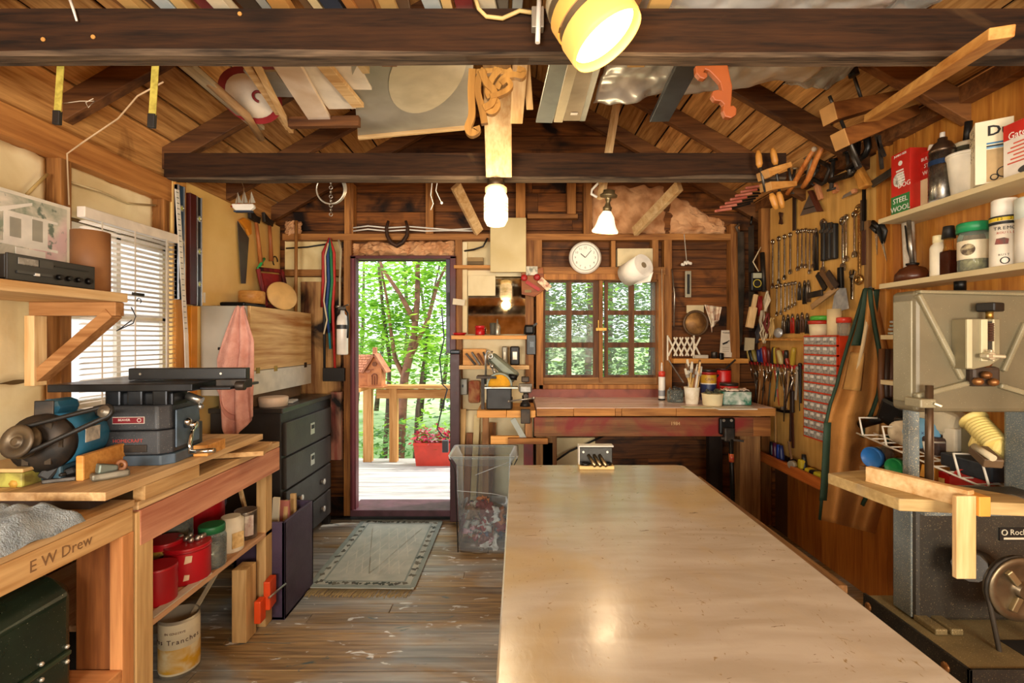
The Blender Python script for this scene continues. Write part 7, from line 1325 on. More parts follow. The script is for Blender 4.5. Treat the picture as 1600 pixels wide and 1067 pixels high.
c_ = at(1546, 556, yf - .07); b = B().cyl(c_ + V((0, .03, 0)), c_ - V((0, .01, 0)), .012).bar(c_, c_ + V((.036, -.005, -.002)), .02, .01).bar(c_, c_ + V((-.022, -.005, .0)), .022, .012).bar(c_, c_ + V((0, -.005, .018)), .01, .01); b.build('wing_nut', P('c9c0a4', .35, .6), t, bev=.003)
u, v = at(1519, 578, yf - .02), at(1564, 604, yf - .02); B().bx(u.x, v.x, yf - .022, yf + .01, v.z, u.z + .01).build('guide_seat', P('3a2a1c', .6), t, bev=.01); RST = P('9a6a3c', .4, .7, c2='6a4424', sc=20)
for a in ((1541, 568), (1541, 586), (1528, 596), (1552, 597)): B().ball(at(*a, yf - .035), (.014, .014, .012), 10).build('bolt', RST, t)
B().cyl(at(1452, 602, yf - .03), at(1451, 778, yf - .03), .010).build('guide_post', P('5a4632', .4, .6, c2='3e3022'), t); u, v = at(1434, 623, yf - .04), at(1459, 637, yf - .04); B().bx(u.x, v.x, yf - .05, yf + .01, v.z, u.z).build('post_clamp', BSS, t, bev=.004); B().bar(at(1459, 630, yf - .05), at(1472, 635, yf - .06), .012, .008).build('wing_screw', P('c9c0a4', .35, .6), t, bev=.002)
u, v = at(1414, 640, yk - .03), at(1431, 760, yk - .03); B().bx(u.x, v.x, yk - .045, yk - .02, v.z, 1.14).build('blade_guard', BSB, t, bev=.002); B().box(at(1447, 762, yf - .03), (.05, .03, .02), (0, .2, 0)).ball(at(1431, 750, yf - .03), .012, 8).build('blade_guide', P('b8a888', .4, .6, c2='5a4a38', sc=20), t); B().bx(1.262, 1.2635, yf + .01, yf + .022, .9, 1.14).build('blade', STEEL, t)
u = at(1568, 650, yf); B().bx(1.575, 1.74, yf - .005, yk + .02, .86, 1.16).build('column', BSB, t, bev=.012)
hous(XA, 1.74, .505, .885).build('lower_housing', BSD, t, bev=.012); B().bx(XA - .004, XA + .004, yf + .012, yk - .012, .51, .87).build('lit_side', BSB, t, bev=.003); B().cyl(at(1515, 885, yf - .1), at(1530, 880, yf + .02), .04).build('wheel_hub', BSD, t)
u, v = at(1562, 825, yf - .004), at(1640, 845, yf - .004); B().bx(u.x, v.x, yf - .004, yf, v.z, u.z).build('nameplate', BLACK, t); txt('Rockwell', .024, basis((u.x + .075, yf - .0045, u.z - .013), (1, 0, 0), (0, 0, 1)), P('c9c0a8', .5), t); B().ring((u.x + .014, yf - .0045, u.z - .013), .008, .002, (0, 1, 0), 12, 4).build('emblem', P('c9c0a8', .5), t); B().bx(u.x + .012, v.x, yf - .0046, yf - .004, v.z + .004, v.z + .010).build('plate_line', P('c9c0a8', .5), t)
b = B(); b.pris([(1.041, 1.312), (1.37, 1.268), (1.385, 1.335), (1.17, 1.61), (1.01, 1.565)], M.Translation((0, 0, .885)), .034); b.build('table', wood('94794a', 'c4a873', 'x', 1, .6, .05, .3, dirt='85786a', dk=.48), t, bev=.003); B().bx(1.15, 1.5, 1.36, 1.55, .855, .884).build('trunnion', BSB, t)
PF = W_PINE; p0, p1 = V((1.075, 1.475, .942)), V((1.165, 1.235, .942)); B().bar(p0, p1, .024, .046).build('fence', PF, t, bev=.002)
B().bx(1.115, 1.165, 1.222, 1.236, .745, .955).build('fence_head', W_PINEZ, t, bev=.002); B().bx(1.1655, 1.195, 1.215, 1.262, .905, .955).build('fence_block', P('d99a40', .55), t, bev=.002)
c_ = at(1592, 920, 1.31); B().lathe([(.018, -.02), (.018, -.006), (.03, -.004), (.058, -.002), (.066, -.006), (.085, -.008), (.087, -.004), (.079, .004), (.087, .013), (.083, .018), (.03, .02), (.02, .06), (.02, .16)], c_, (0, 1, 0), 36).build('pulley', P('7d705a', .35, .8, c2='5a4c38', sc=12), t)
for k in range(3): a = 2.2 + k * 2.1; B().bar(c_ + V((math.cos(a) * .02, -.008, math.sin(a) * .02)), c_ + V((math.cos(a) * .062, -.006, math.sin(a) * .062)), .018, .014, up=(0, 1, 0)).build('spoke', P('9a8a68', .35, .8), t, bev=.003)
e = V((c_.x + .02, c_.y + .005, .42)); belt(c_ + V((0, .004, 0)), .083, e, .05, V((0, 1, 0)), .006).build('drive_belt', P('3a332a', .6), t)
zs = .505; TRY = P('8a7a54', .5, .2, c2='6a5c3e', sc=8, spk='c9b888', spa=.64); FR = P('3a3834', .45, .5, c2='2a2825', sc=12, spk='8a7c5c', spa=.64); b = B(); b.bx(1.165, 1.85, 1.24, 1.60, zs - .012, zs - .001); b.build('tray', TRY, t); ch = P('15120e', .7); B().bx(1.36, 1.60, 1.27, 1.36, zs - .0015, zs + .0005).build('tray_slot', ch, t)
for x0, x1, y0, y1 in ((1.157, 1.165, 1.232, 1.61), (1.157, 1.82, 1.232, 1.24)): B().bx(x0, x1, y0, y1, zs - .075, zs + .003).build('angle_iron', FR, t, bev=.001)
for x, y in ((1.16, 1.235), (1.16, 1.58), (1.78, 1.235), (1.78, 1.58)): B().bx(x, x + .035, y, y + .035, 0, zs - .01).build('leg', FR, t, bev=.002)
for p in ((1.156, 1.30, zs - .035), (1.156, 1.585, zs - .03)): B().ball(p, (.008, .014, .014), 10).build('bolt', RST, t)
B().ball((1.21, 1.231, zs - .045), (.014, .008, .014), 10).build('bolt', RST, t)
for x in (1.20, 1.245): B().bx(x, x + .035, 1.38, 1.46, zs, zs + .018).build('mount_foot', TRY, t, bev=.004)
# ================================================================ lamps
def lamp_light(name, loc, power, col, r=.04): light(name, 'POINT', loc, power, col, r)
# jar lamp
t = T('jar_lamp', 'glowing white glass jar lamp hanging below the tie beam', 'lamp', at(775, 270, 2.45)); c_ = at(775, 352, 2.45); s = 2.45 / F
B().lathe([(14 * s, 0), (18.5 * s, 8 * s), (19 * s, 12 * s), (19 * s, 42 * s), (16.5 * s, 48 * s), (15 * s, 50 * s)], c_, n=28).build('shade', glow('ffe9c4', 1.5), t)
B().lathe([(16 * s, 50 * s), (17 * s, 52 * s), (17 * s, 58 * s), (13 * s, 61 * s)], c_, n=28).build('glass_lip', glow('ffd890', .9), t)
B().lathe([(13 * s, 58 * s), (13.5 * s, 70 * s), (6 * s, 72 * s)], c_, n=20).build('cap', P('4a3a2a', .4, .6), t); B().tube([c_ + V((0, 0, 72 * s)), c_ + V((-.01, 0, 80 * s)), c_ + V((0, .05, 100 * s))], .005).build('cord', WHITE, t)
for z in (20, 26, 31): B().lathe([(19.15 * s, z * s), (19.15 * s, (z + 1) * s)], c_, n=28, cap=False).build('printed_band', P('d8a86a', .5), t)
lamp_light('jar_bulb', c_ + V((0, -.12, 25 * s)), 9, (1, .78, .48), .06); lamp_light('jar_bulb_low', c_ + V((0, .02, -.06)), 5, (1, .78, .48), .04)
# bell lamp
t = T('bell_lamp', 'small bell-shaped frosted glass lamp on a brass stem right of the jar lamp', 'lamp', at(943, 300, 3.0)); c_ = at(945, 363, 2.95); s = 2.95 / F; axl = V((.09, -.1, 1)).normalized()
B().lathe([(20 * s, 0), (20.5 * s, 2 * s), (17 * s, 7 * s), (14.5 * s, 13 * s), (12 * s, 23 * s), (7 * s, 31 * s), (6 * s, 33 * s)], c_, axl, 28, cap=False).build('shade', glow('ffe8c4', 1.35), t)
B().lathe([(6.5 * s, 31 * s), (7 * s, 38 * s), (5 * s, 40 * s), (3 * s, 46 * s), (5 * s, 50 * s), (3.5 * s, 53 * s), (13 * s, 54 * s), (13.5 * s, 57 * s), (9 * s, 60 * s), (9 * s, 64 * s)], c_, axl, 20).build('stem', P('8a7a58', .35, .7, c2='5a4a34'), t)
B().tube([at(933, 308, 2.95), at(924, 303, 2.95), at(925, 296, 2.95), at(935, 286, 2.9)], .008).build('cord', WHITE, t); B().bar(at(939, 310, 2.98), at(968, 135, 3.06), .05, .025).build('mount', W_PINEZ, t)
lamp_light('bell_bulb', c_ + V((0, -.03, -.04)), 6, (1, .76, .46), .04)
# big clip lamp over the near beam
t = T('amber_lamp', 'large amber banded glass lamp tilted over the near tie beam', 'lamp', at(930, 40, 1.3)); c_ = at(950, 66, 1.27); s = 1.27 / F; axl = V((-.50, .10, .86)).normalized()
AMB = glow('f0c070', 1.0); AMB2 = P('6a5a44', .4, .2)
B().lathe([(58 * s, 0), (60 * s, 8 * s), (61 * s, 38 * s), (58.5 * s, 40 * s)], c_, axl, 36, cap=False).build('lower_band', glow('e8b860', .75), t, solid=.002)
B().lathe([(57 * s, 40 * s), (57 * s, 52 * s)], c_, axl, 36, cap=False).build('dark_ring', AMB2, t); B().lathe([(60 * s, 52 * s), (60 * s, 74 * s), (56 * s, 78 * s)], c_, axl, 36, cap=False).build('middle_band', glow('d8a450', .6), t)
B().lathe([(55 * s, 78 * s), (55 * s, 90 * s)], c_, axl, 36, cap=False).build('dark_ring', AMB2, t); B().lathe([(56 * s, 90 * s), (52 * s, 104 * s), (30 * s, 120 * s), (10 * s, 124 * s)], c_, axl, 36).build('cap', P('b8a888', .4), t)
B().lathe([(0, 14 * s), (53 * s, 14 * s)], c_, axl, 30, cap=False).build('diffuser', glow('fff2dc', 2.6), t, norm=False)
lamp_light('amber_bulb', c_ - axl * .05 + V((0, -.05, -.04)), 6.5, (1, .74, .42), .1)
t = T('junction_box', 'small grey wiring clamp with a rod on the near tie beam', 'fitting', at(840, 67, 1.4)); B().box(at(840, 31, 1.395), (.035, .03, .06)).build('clip', P('b0a898', .4, .5), t, bev=.002); B().cyl(at(840, 67, 1.38), at(843, -8, 1.38), .007).build('rod', WHITE, t)
B().tube([at(742, -5, 1.39), at(748, 14, 1.395), at(760, 26, 1.395), at(785, 29, 1.395), at(812, 17, 1.395), at(832, 20, 1.39)], .006).build('cable', P('d8b878', .6), None, 'cream cable drooping over the near tie beam to the lamp clamp', 'cable')
# ================================================================ lumber and bits stored on the beams
CB = 2.33
def stock(name, label, cat, a, e, da, de, w, th, m, z0=None, tilt=0):
    p0, p1 = at(*a, da), at(*e, de); return B().bar(p0, p1, w, th, up=(tilt, 0, 1)).build(name, m, None, label, cat, bev=.002)
PAINT = P('e6d6c4', .6, c2='d0b89c', sc=6); LAV = P('b9b0b8', .5); WHT = P('efe6d6', .5)
# boards lying between the first and second beams on the left
def lay(name, label, pa, pb, w, th, m, za=2.345, zb=None, cat='board'):
    p0, p1 = onz(*pa, za), onz(*pb, zb or za); return B().bar(p0, p1, w, th).build(name, m, None, label, cat, bev=.002)
lay('board', 'long white board nearest the middle of the ceiling bundle', (430, 70), (507, 197), .10, .018, PAINT); lay('board', 'cream board beside the long white one overhead', (455, 70), (535, 168), .12, .014, WHT, 2.365)
lay('board', 'grooved cream moulding overhead right of the white boards', (480, 70), (560, 165), .05, .02, W_PINE, 2.35); lay('board', 'lavender-grey painted board end overhead', (525, 80), (545, 118), .14, .012, LAV, 2.39); lay('board', 'short white board end above the grey panel', (530, 100), (552, 138), .15, .012, WHT, 2.37)
lay('batten', 'narrow pine batten overhead left of the white boards', (370, 75), (452, 200), .03, .025, W_PINE, 2.35, cat='batten'); lay('batten', 'pale edge strip under the roof crossing the round sign', (395, 90), (455, 205), .022, .02, W_PINEY, 2.34, cat='batten')
lay('board', 'bluish plastic sheet end overhead beside the round sign', (405, 110), (440, 150), .12, .01, P('b9c2c4', .4), 2.39); lay('long_stick', 'bowed grey plank with foil shreds overhead on the left', (290, 100), (405, 200), .05, .02, wood('8a7a64', 'c9b898', 'y', 1, .7), 2.335, cat='plank')
B().tube([onz(295, 100, 2.36), onz(340, 140, 2.33), onz(385, 180, 2.31), onz(408, 216, 2.30)], .018, 6).build('bent_trim', wood('7a5a38', 'b8946a', 'y', 1, .6), None, 'bent wooden trim curling down at the left of the ceiling bundle', 'trim piece')
t = T('round_sign', 'round red and white tin sign lying overhead on the left', 'sign', onz(390, 140, 2.42)); c_ = at(392, 150, 2.05); ax_ = V((.15, -.6, -.8)).normalized(); B().lathe([(0, 0), (.12, 0), (.12, .004), (0, .004)], c_, ax_, 30).build('disc', P('f0e4d0', .4), t); B().lathe([(.095, .0045), (.122, .0045)], c_, ax_, 30, cap=False).build('red_ring', P('8a2428', .4), t, norm=False); b = B(); b.ring(c_ + ax_ * .006 + V((-.03, 0, .005)), .03, .006, ax_, 18, 5, a0=0, a1=4.6); b.ring(c_ + ax_ * .006 + V((.035, 0, 0)), .022, .006, ax_, 14, 5, a0=1, a1=4.5); b.build('lettering', P('8a2428', .4), t)
B().bar(onz(452, 192, 2.33), onz(562, 190, 2.33), .03, .045).build('wood_strip', wood('4a2a14', '7a4c26', 'x', 1, .6), None, 'dark cross strip carrying the ceiling bundle of boards', 'strip', bev=.002)
# grey panel (translucent sheet with an oval) in a wooden frame
t = T('framed_panel', 'grey framed panel with a pale oval lying on the beams overhead', 'panel', at(640, 160, 1.95)); q = [at(548, 120, 1.62), at(735, 104, 1.62), at(735, 180, 2.42), at(560, 202, 2.42)]
q = [V((-.56, 1.62, 2.36)), V((-.14, 1.60, 2.40)), V((-.22, 2.45, 2.44)), V((-.80, 2.45, 2.385))]
B().add(q, [(0, 1, 2, 3)]).build('sheet', P('9a968c', .3, c2='7d7a70', sc=4), t, solid=.006)
c_ = sum(q, V()) / 4; c_ = c_ * .75 + q[1] * .25; ex = (q[1] - q[0]) * .36; ey = (q[3] - q[0]) * .38; nn = ex.cross(ey).normalized(); nn = -nn if nn.z > 0 else nn
B().add([c_ + ex * math.cos(2 * PI * k / 32) + ey * math.sin(2 * PI * k / 32) + nn * .005 for k in range(32)], [tuple(range(32))]).build('oval', P('bdb39a', .35, c2='a89e86'), t, solid=.002)
for a, e in ((0, 1), (3, 2)): B().bar(q[a], q[e], .02, .04).build('frame_rail', W_PINE, t, bev=.002)
# metal strips
def strip(label, a, e, w, th, m, name='metal_strip', cat='strip', z=2.335): return lay(name, label, a, e, w, th, m, z, cat=cat)
strip('short pine batten overhead beside the hanging board', (815, 60), (807, 190), .055, .02, W_PINEY, 'batten', 'batten'); strip('thin slat behind the pine batten overhead', (820, 80), (828, 170), .03, .01, W_PINEY, 'batten', 'batten', 2.36)
strip('flat grey-blue metal strip overhead', (884, 60), (850, 190), .075, .012, P('9aa09c', .35, .5)); strip('cream metal channel overhead next to the grey-blue strip', (905, 60), (872, 188), .04, .02, P('cdbf9c', .4)); strip('wide tan metal channel overhead', (930, 60), (895, 186), .085, .018, P('a8977c', .4, .3, c2='8f7f66')); strip('thin silver rail at the edge of the tan channel overhead', (945, 60), (910, 186), .025, .02, P('b8b4a8', .3, .7)); strip('dark grey plastic gutter strip overhead crossing the foil', (1090, 70), (1030, 187), .085, .02, P('3a3d40', .4, c2='2c2e31'))
B().box(onz(897, 178, 2.323), (.03, .02, .001)).build('label', WHT, None, 'small white sticker on the end of the tan channel', 'sticker')
# foil-faced insulation
FOIL = P('e6e4de', .3, .55, c2='d0cec8', sc=6)
def foil(u, v, s=0): x = .34 + u * .86; y = 1.5 + v * .62 - .1 * u; return V((x, y, 2.40 + .02 * u + .035 * noise.noise((x * 6, y * 6, s)) + .012 * noise.noise((x * 22, y * 22, s)) + (.05 * max(0, u - .8))))
B().sheet(foil, 60, 40).build('foil_insulation', FOIL, None, 'crumpled silver foil insulation lying on the beams', 'insulation', solid=.004)
B().sheet(lambda u, v: V((.25 + u * .8, .95 + v * .46, 2.43 + .03 * noise.noise((u * 9, v * 7, 5)))), 40, 24).build('foil_insulation', FOIL, None, 'second sheet of silver foil above the near tie beam', 'insulation', solid=.004)
B().sheet(lambda u, v: V((1.16 + u * .2, 1.5 + v * .6, 2.46 - .02 * u + .03 * noise.noise((u * 5, v * 9, 8)))), 16, 24).build('plastic_sheet', glassy('e0e0dc', .25, .2), None, 'crinkled clear plastic sheet at the edge of the foil', 'plastic sheet', solid=.003)
# carved scroll brackets
def scroll(name, label, outline, holes, d, m):
    t = T(name, label, 'bracket', at(*outline[0], d)); q = [at(a, c2, d) for a, c2 in outline]; o = q[0]; B().pris([(p.x - o.x, p.z - o.z) for p in q][::-1], basis(o, (1, 0, 0), (0, 0, 1)), .02).build('plate', m, t, bev=.003); return t
TANB = wood('7c5420', 'a87a3a', 'z', 1, .6, .05)
t = T('scroll_bracket', 'tan fretwork scroll bracket hanging on the near tie beam', 'bracket', at(760, 107, 1.475))
def stroke(b, pts, w, d=1.475, th=.02):
    q = [at(x, y, d) for x, y in pts]; n = len(q); sm = []
    for i in range(n - 1):
        p0, p1, p2, p3 = q[max(0, i - 1)], q[i], q[i + 1], q[min(n - 1, i + 2)]
        for k in range(5): f = k / 5; sm.append(.5 * ((2 * p1) + (p2 - p0) * f + (2 * p0 - 5 * p1 + 4 * p2 - p3) * f * f + (3 * p1 - p0 - 3 * p2 + p3) * f ** 3))
    sm.append(q[-1]); vs = []; N_ = len(sm)
    for i, p in enumerate(sm):
        t_ = (sm[min(i + 1, N_ - 1)] - sm[max(i - 1, 0)]).normalized(); nn = V((-t_.z, 0, t_.x)); k = i / (N_ - 1); ww = w * d / F / 2 * (1 if not isinstance(w, tuple) else 1)
        vs += [p + nn * ww, p - nn * ww, p - nn * ww + V((0, th, 0)), p + nn * ww + V((0, th, 0))]
    b.add(vs, [(3, 2, 1, 0), tuple(4 * (N_ - 1) + k for k in range(4))] + [(4 * i + k, 4 * i + (k + 1) % 4, 4 * i + 4 + (k + 1) % 4, 4 * i + 4 + k) for i in range(N_ - 1) for k in range(4)])
for pts, w, dy in (([(738, 107), (736, 140), (737, 178), (731, 198), (736, 207), (745, 203), (744, 197)], 11, 0), ([(757, 107), (748, 122), (746, 142), (752, 165), (757, 192)], 11, .002), ([(746, 150), (754, 166), (768, 174), (777, 166), (776, 157), (768, 158)], 9, .004),
                   ([(752, 108), (760, 128), (772, 142), (768, 160), (755, 168)], 11, -.002), ([(782, 107), (770, 120), (762, 140), (766, 152)], 10, .003), ([(766, 150), (780, 146), (792, 140), (798, 132), (792, 124), (783, 130)], 8, -.004), ([(776, 138), (786, 122), (802, 116), (815, 118), (818, 110), (808, 107)], 9, .001), ([(770, 107), (790, 112), (800, 108)], 9, .005), ([(738, 112), (760, 110), (785, 109)], 8, .006)):
    b = B(); stroke(b, pts, w, 1.475 + dy); b.build('scroll', TANB, t, bev=.002)
t = scroll('scroll_bracket', 'orange-brown scroll bracket hanging right of the foil', [(1083, 108), (1084, 120), (1090, 127), (1097, 129), (1102, 125), (1101, 119), (1096, 118), (1098, 114), (1104, 116), (1112, 124), (1121, 134), (1124, 146), (1117, 145), (1110, 147), (1108, 155), (1113, 162), (1122, 163), (1127, 168), (1125, 178), (1129, 187), (1138, 189), (1146, 184), (1147, 174), (1142, 169), (1138, 170), (1139, 158), (1140, 140), (1136, 122), (1133, 107)], [], 1.475, P('8a4416', .5, c2='763812', sc=6))
# hanging tapes and wires on the left
for px, py0, py1, lab in ((240, 100, 200, 'yellow tape rule hanging from the near tie beam'), (92, 100, 195, 'second yellow tape rule hanging nearer the left wall')):
    t = T('tape_rule', lab, 'tape measure', at(px, py1, 1.44)); B().bar(at(px + 3, py0, 1.475), at(px - 2, py1 - 20, 1.475), .022, .002, up=(0, 1, 0)).build('tape', P('b5a548', .5, c2='8f8030', sc=60), t); B().bar(at(px - 2, py1 - 22, 1.475), at(px - 3, py1, 1.475), .022, .012, up=(0, 1, 0)).build('hook', BLACK, t, bev=.002)
B().tube([at(108, 320, 1.95), at(105, 240, 1.9), at(130, 222, 1.85), at(185, 185, 1.8), at(215, 150, 1.75), at(255, 128, 1.7)], .003, 5).build('wire', P('d8b890', .5), None, 'thin pale wire strung from the left stud up to the roof', 'wire')
B().tube([at(95, 162, 1.5), at(125, 158, 1.5), at(148, 158, 1.5), at(138, 168, 1.5), at(134, 160, 1.5), at(146, 154, 1.5)], .0015, 4).build('wire', P('c9b8a0', .5), None, 'fine curled wire dangling near the left tape rule', 'wire')
B().tube([at(108, -5, 1.405), at(115, 16, 1.4), at(120, 33, 1.4)], [.005, .004, .003], 5).build('string_end', WHITE, None, 'white string end hanging over the near tie beam', 'string')
for k, (px, py) in enumerate(((68, 62), (146, 58), (375, 22))): B().lathe([(.007, 0), (.006, .003)], at(px, py, 1.409), (0, -1, 0), 8).build('plug', P('c8924a', .6), None, ('pale wood plug near the left end of the near tie beam', 'orange wood plug left on the near tie beam', 'scuffed wood chip spot high on the near tie beam')[k], 'plug')
# stock on top of the near beam, ends towards the viewer
cols_ = ('8a5a30', 'c9a060', '5a3a20', 'b8c0c0', 'd8b070', '7a2a28', 'e0d0b0', '3a2a1c', '9a9890', 'c08a48', '6a4a2a', 'd9c090', '2a3040', 'a87038'); x = -1.2
for k in range(30):
    w = R_(.03, .07); z = 2.325 + R_(0, .02)
    if not (.02 < x < .30) and x < .95: B().box((x + w / 2, 1.3 + R_(-.05, .03), z + .018), (w - .006, .8 + R_(-.2, .2), R_(.018, .04)), (0, 0, R_(-.12, .12))).build('board', P(cols_[k % 14], .6), None, '%s stored board end, %s from the left above the near tie beam' % (('brown', 'tan', 'dark', 'grey-blue', 'sand', 'maroon', 'cream', 'black-brown', 'grey', 'honey', 'umber', 'straw', 'navy', 'copper')[k % 14], NTH[k % 16] if k < 16 else 'later ' + NTH[k - 16]), 'board', bev=.002)
    x += w + .006
# ================================================================ outdoors beyond the door and windows
DK = wood('8f8a84', 'd0ccc6', 'x', 1, .6, .12, .2)
dk = B().bx(-2.6, 1.2, 3.82, 5.5, -.3, -.12).build('floor_deck', P('6a5f50', .8), kind='structure')
y = 3.84; k = 0
while y < 5.46:
    plank(dk, 'plank', DK, -2.5, 1.1, y, y + .088, -.05, -.008 + R_(-.002, .002), .003); y += .095; k += 1
HN_ = wood('a86f34', 'd9a564', 'z', 1, .6, .1, .5); HNX = wood('a86f34', 'd9a564', 'x', 1, .6, .1, .5)
t = T('deck_railing', 'honey-coloured cedar railing along the far edge of the deck', 'railing', (-1.2, 5.45, 0))
for px0, px1 in ((567, 580), (608, 620)): p, q = at(px0, 600, 5.36), at(px1, 718, 5.36); B().bx(p.x, q.x, 5.36, 5.45, -.008, .81).build('post', HN_, t, bev=.004)
B().bx(-1.62, .9, 5.30, 5.46, .812, .85).build('top_rail', HNX, t, bev=.004); B().bx(-1.55, .9, 5.365, 5.405, .70, .80).build('under_rail', HNX, t, bev=.004); B().bx(-1.75, -1.60, 3.9, 5.46, .812, .85).build('side_rail', wood('a86f34', 'd9a564', 'y', 1, .6, .1, .5), t, bev=.004)
for y in (4.3, 4.85): B().bx(-1.72, -1.63, y, y + .09, -.008, .81).build('post', HN_, t, bev=.004)
# bird house
t = T('birdhouse', 'orange-brown wooden birdhouse with a tiled roof on the deck rail', 'birdhouse', (-1.55, 5.15, .85)); BH_ = P('c8804a', .6, c2='a8643a', sc=14); RFM = P('b0704a', .7, c2='8a5236', sc=18)
c_ = at(583, 600, 5.15); x0, x1 = at(562, 0, 5.1).x - .0, at(600, 0, 5.1).x; y0, y1 = 5.05, 5.27; zb_ = .851; hz_ = .2
B().bx(x0, x1, y0, y1, zb_, zb_ + .015).build('floor', BH_, t); xm = (at(573, 0, 5.1).x + x1) / 2; xw_ = (x1 - at(575, 0, 5.1).x) / 2 - .01
B().pris([(xm - xw_, zb_ + .015), (xm + xw_, zb_ + .015), (xm + xw_, zb_ + hz_), (xm, zb_ + hz_ + .13), (xm - xw_, zb_ + hz_)], M(((1, 0, 0, 0), (0, 0, 1, y0 + .02), (0, 1, 0, 0), (0, 0, 0, 1))), .16).build('front_wing', BH_, t, bev=.003)
B().bx(x0 - .1, xm, y0 + .06, y1 - .02, zb_ + .015, zb_ + hz_ - .02).build('side_wing', BH_, t, bev=.003)
for s_ in (-1, 1): B().bar((xm + s_ * .0, y0 + .09, zb_ + hz_ + .15), (xm + s_ * (xw_ + .05), y0 + .09, zb_ + hz_ - .045), .2, .02, up=(0, 0, 1)).build('gable_roof', RFM, t)
for r in range(7):
    for cc in range(5): B().box((x0 - .12 + .055 * cc + (.02 if r % 2 else 0) + .012 * r, y0 + .01 + .022 * r, zb_ + hz_ - .03 + .026 * r), (.05, .035, .012), (.75, 0, 0)).build('shingle', RFM, t)
B().bx(xm - .05, xm - .01, y0 + .12, y0 + .16, zb_ + hz_ + .14, zb_ + hz_ + .22).build('chimney', RFM, t, bev=.002); B().cyl((xm, y0 + .022, zb_ + hz_ + .045), (xm, y0 + .012, zb_ + hz_ + .045), .024, n=16).build('entrance_hole', P('7a4422', .7), t)
b = B(); 
for dx in (-.025, 0, .025): b.bx(xm + dx - .003, xm + dx + .003, y0 + .012, y0 + .02, zb_ + .03, zb_ + .12)
b.ring((xm, y0 + .014, zb_ + .115), .028, .005, (0, 1, 0), 14, 5, a0=0 if 1 else 0, a1=PI); b.build('arched_window', P('7a3a1c', .6), t)
# planter
t = T('flower_planter', 'red rectangular planter with pink and crimson flowers on the deck', 'planter', (-.7, 5.15, 0)); RP = P('d8402c', .45); p, q = at(647, 693, 5.18), at(702, 718, 5.18)
z1_ = p.z + .0; b = B(); xa, xb_ = p.x, q.x + .12; vs = [(xa + .02, 5.20, -.005), (xb_ - .02, 5.20, -.005), (xb_ - .02, 5.33, -.005), (xa + .02, 5.33, -.005), (xa - .005, 5.18, z1_), (xb_, 5.18, z1_), (xb_, 5.345, z1_), (xa - .005, 5.345, z1_)]; b.add(vs, [(3, 2, 1, 0), (0, 1, 5, 4), (1, 2, 6, 5), (2, 3, 7, 6), (3, 0, 4, 7)]); b.build('trough', RP, t, solid=.01); B().bx(xa - .012, xb_ + .005, 5.17, 5.185, z1_ - .02, z1_ + .008).build('rim', RP, t, bev=.003); B().bx(xa + .02, xb_ - .02, 5.2, 5.33, z1_ - .04, z1_ - .02).build('soil', P('3a2a1c', .9), t)
def leafcloud(pts, n_, s0, s1, seed, name, mt, parent=None, spread=.1, flat=.5, kind='stuff', **k):
    rr = random.Random(seed); b = B(); vs = []; fs = []
    for i in range(n_):
        c_ = rr.choice(pts); r = c_[3] if len(c_) > 3 else spread; a = rr.uniform(0, 6.28); h = rr.gauss(0, .5); c0 = V((c_[0] + rr.gauss(0, r * .5), c_[1] + rr.gauss(0, r * .5), c_[2] + rr.gauss(0, r * .36)))
        d = V((math.cos(a), math.sin(a), rr.uniform(-.5, .3))).normalized(); u = d.cross(V((rr.uniform(-flat, flat), rr.uniform(-flat, flat), 1))).normalized(); s = rr.uniform(s0, s1); w = s * .42; o = len(vs); nn_ = d.cross(u)
        vs += [c0 - d * s, c0 - d * s * .1 + u * w, c0 + d * s, c0 - d * s * .1 - u * w + nn_ * .0]; fs.append((o, o + 1, o + 2, o + 3))
    b.add(vs, fs); return b.build(name, mt, parent, kind=kind, norm=False, **k)
def leafmat(a, b_, em=.0):
    m, nt, p, N, L = newmat('leaf'); vec, _ = coords(nt, N, L, (1, 1, 1), False); c_ = ramp(N, L, nz(N, L, vec, 3.2, 4), hx(a), hx(b_), .35, .65); L(c_, p.inputs['Base Color']); p.inputs['Roughness'].default_value = .5
    tr = N('BsdfTranslucent'); L(c_, tr.inputs[0]); mx = N('MixShader'); mx.inputs[0].default_value = .45; L(p.outputs[0], mx.inputs[1]); L(tr.outputs[0], mx.inputs[2]); L(mx.outputs[0], nt.nodes['Material Output'].inputs[0]); return m
LF = leafmat('5a9a24', 'b4dc4c'); LF2 = leafmat('3f7034', '8fb468'); LF3 = leafmat('4f6f52', '94ac8c')
leafcloud([(xa + .06 + .07 * i, 5.26, z1_ + .06, .12) for i in range(5)], 160, .02, .035, 3, 'foliage', LF, t)
for k, (dx, c2) in enumerate(((.02, 'c01838'), (.10, 'e0406a'), (.19, 'e8a0b0'), (.27, 'd01c48'), (.34, 'b81438'))):
    leafcloud([(xa + dx + .03, 5.22, z1_ + .07 + .03 * (k % 2), .10)], 60, .018, .034, 20 + k, 'blossom', P(c2, .6), t, flat=1.5)
# lantern / bracket hanging at the right of the opening
t = T('plant_hanger', 'thin black hanging cable outside the right door post', 'cable', at(694, 690, 4.0)); B().tube([at(690, 480, 4.0), at(694, 530, 4.0), at(687, 560, 4.0), at(691, 600, 4.0), at(699, 608, 4.0), at(690, 640, 4.0), at(683, 670, 4.0), at(692, 682, 4.0), at(702, 684, 4.0)], .006, 5).build('wire', BLACK, t); B().box(at(696, 697, 4.0), (.05, .04, .1)).build('weight', P('55555a', .5), t, bev=.006)
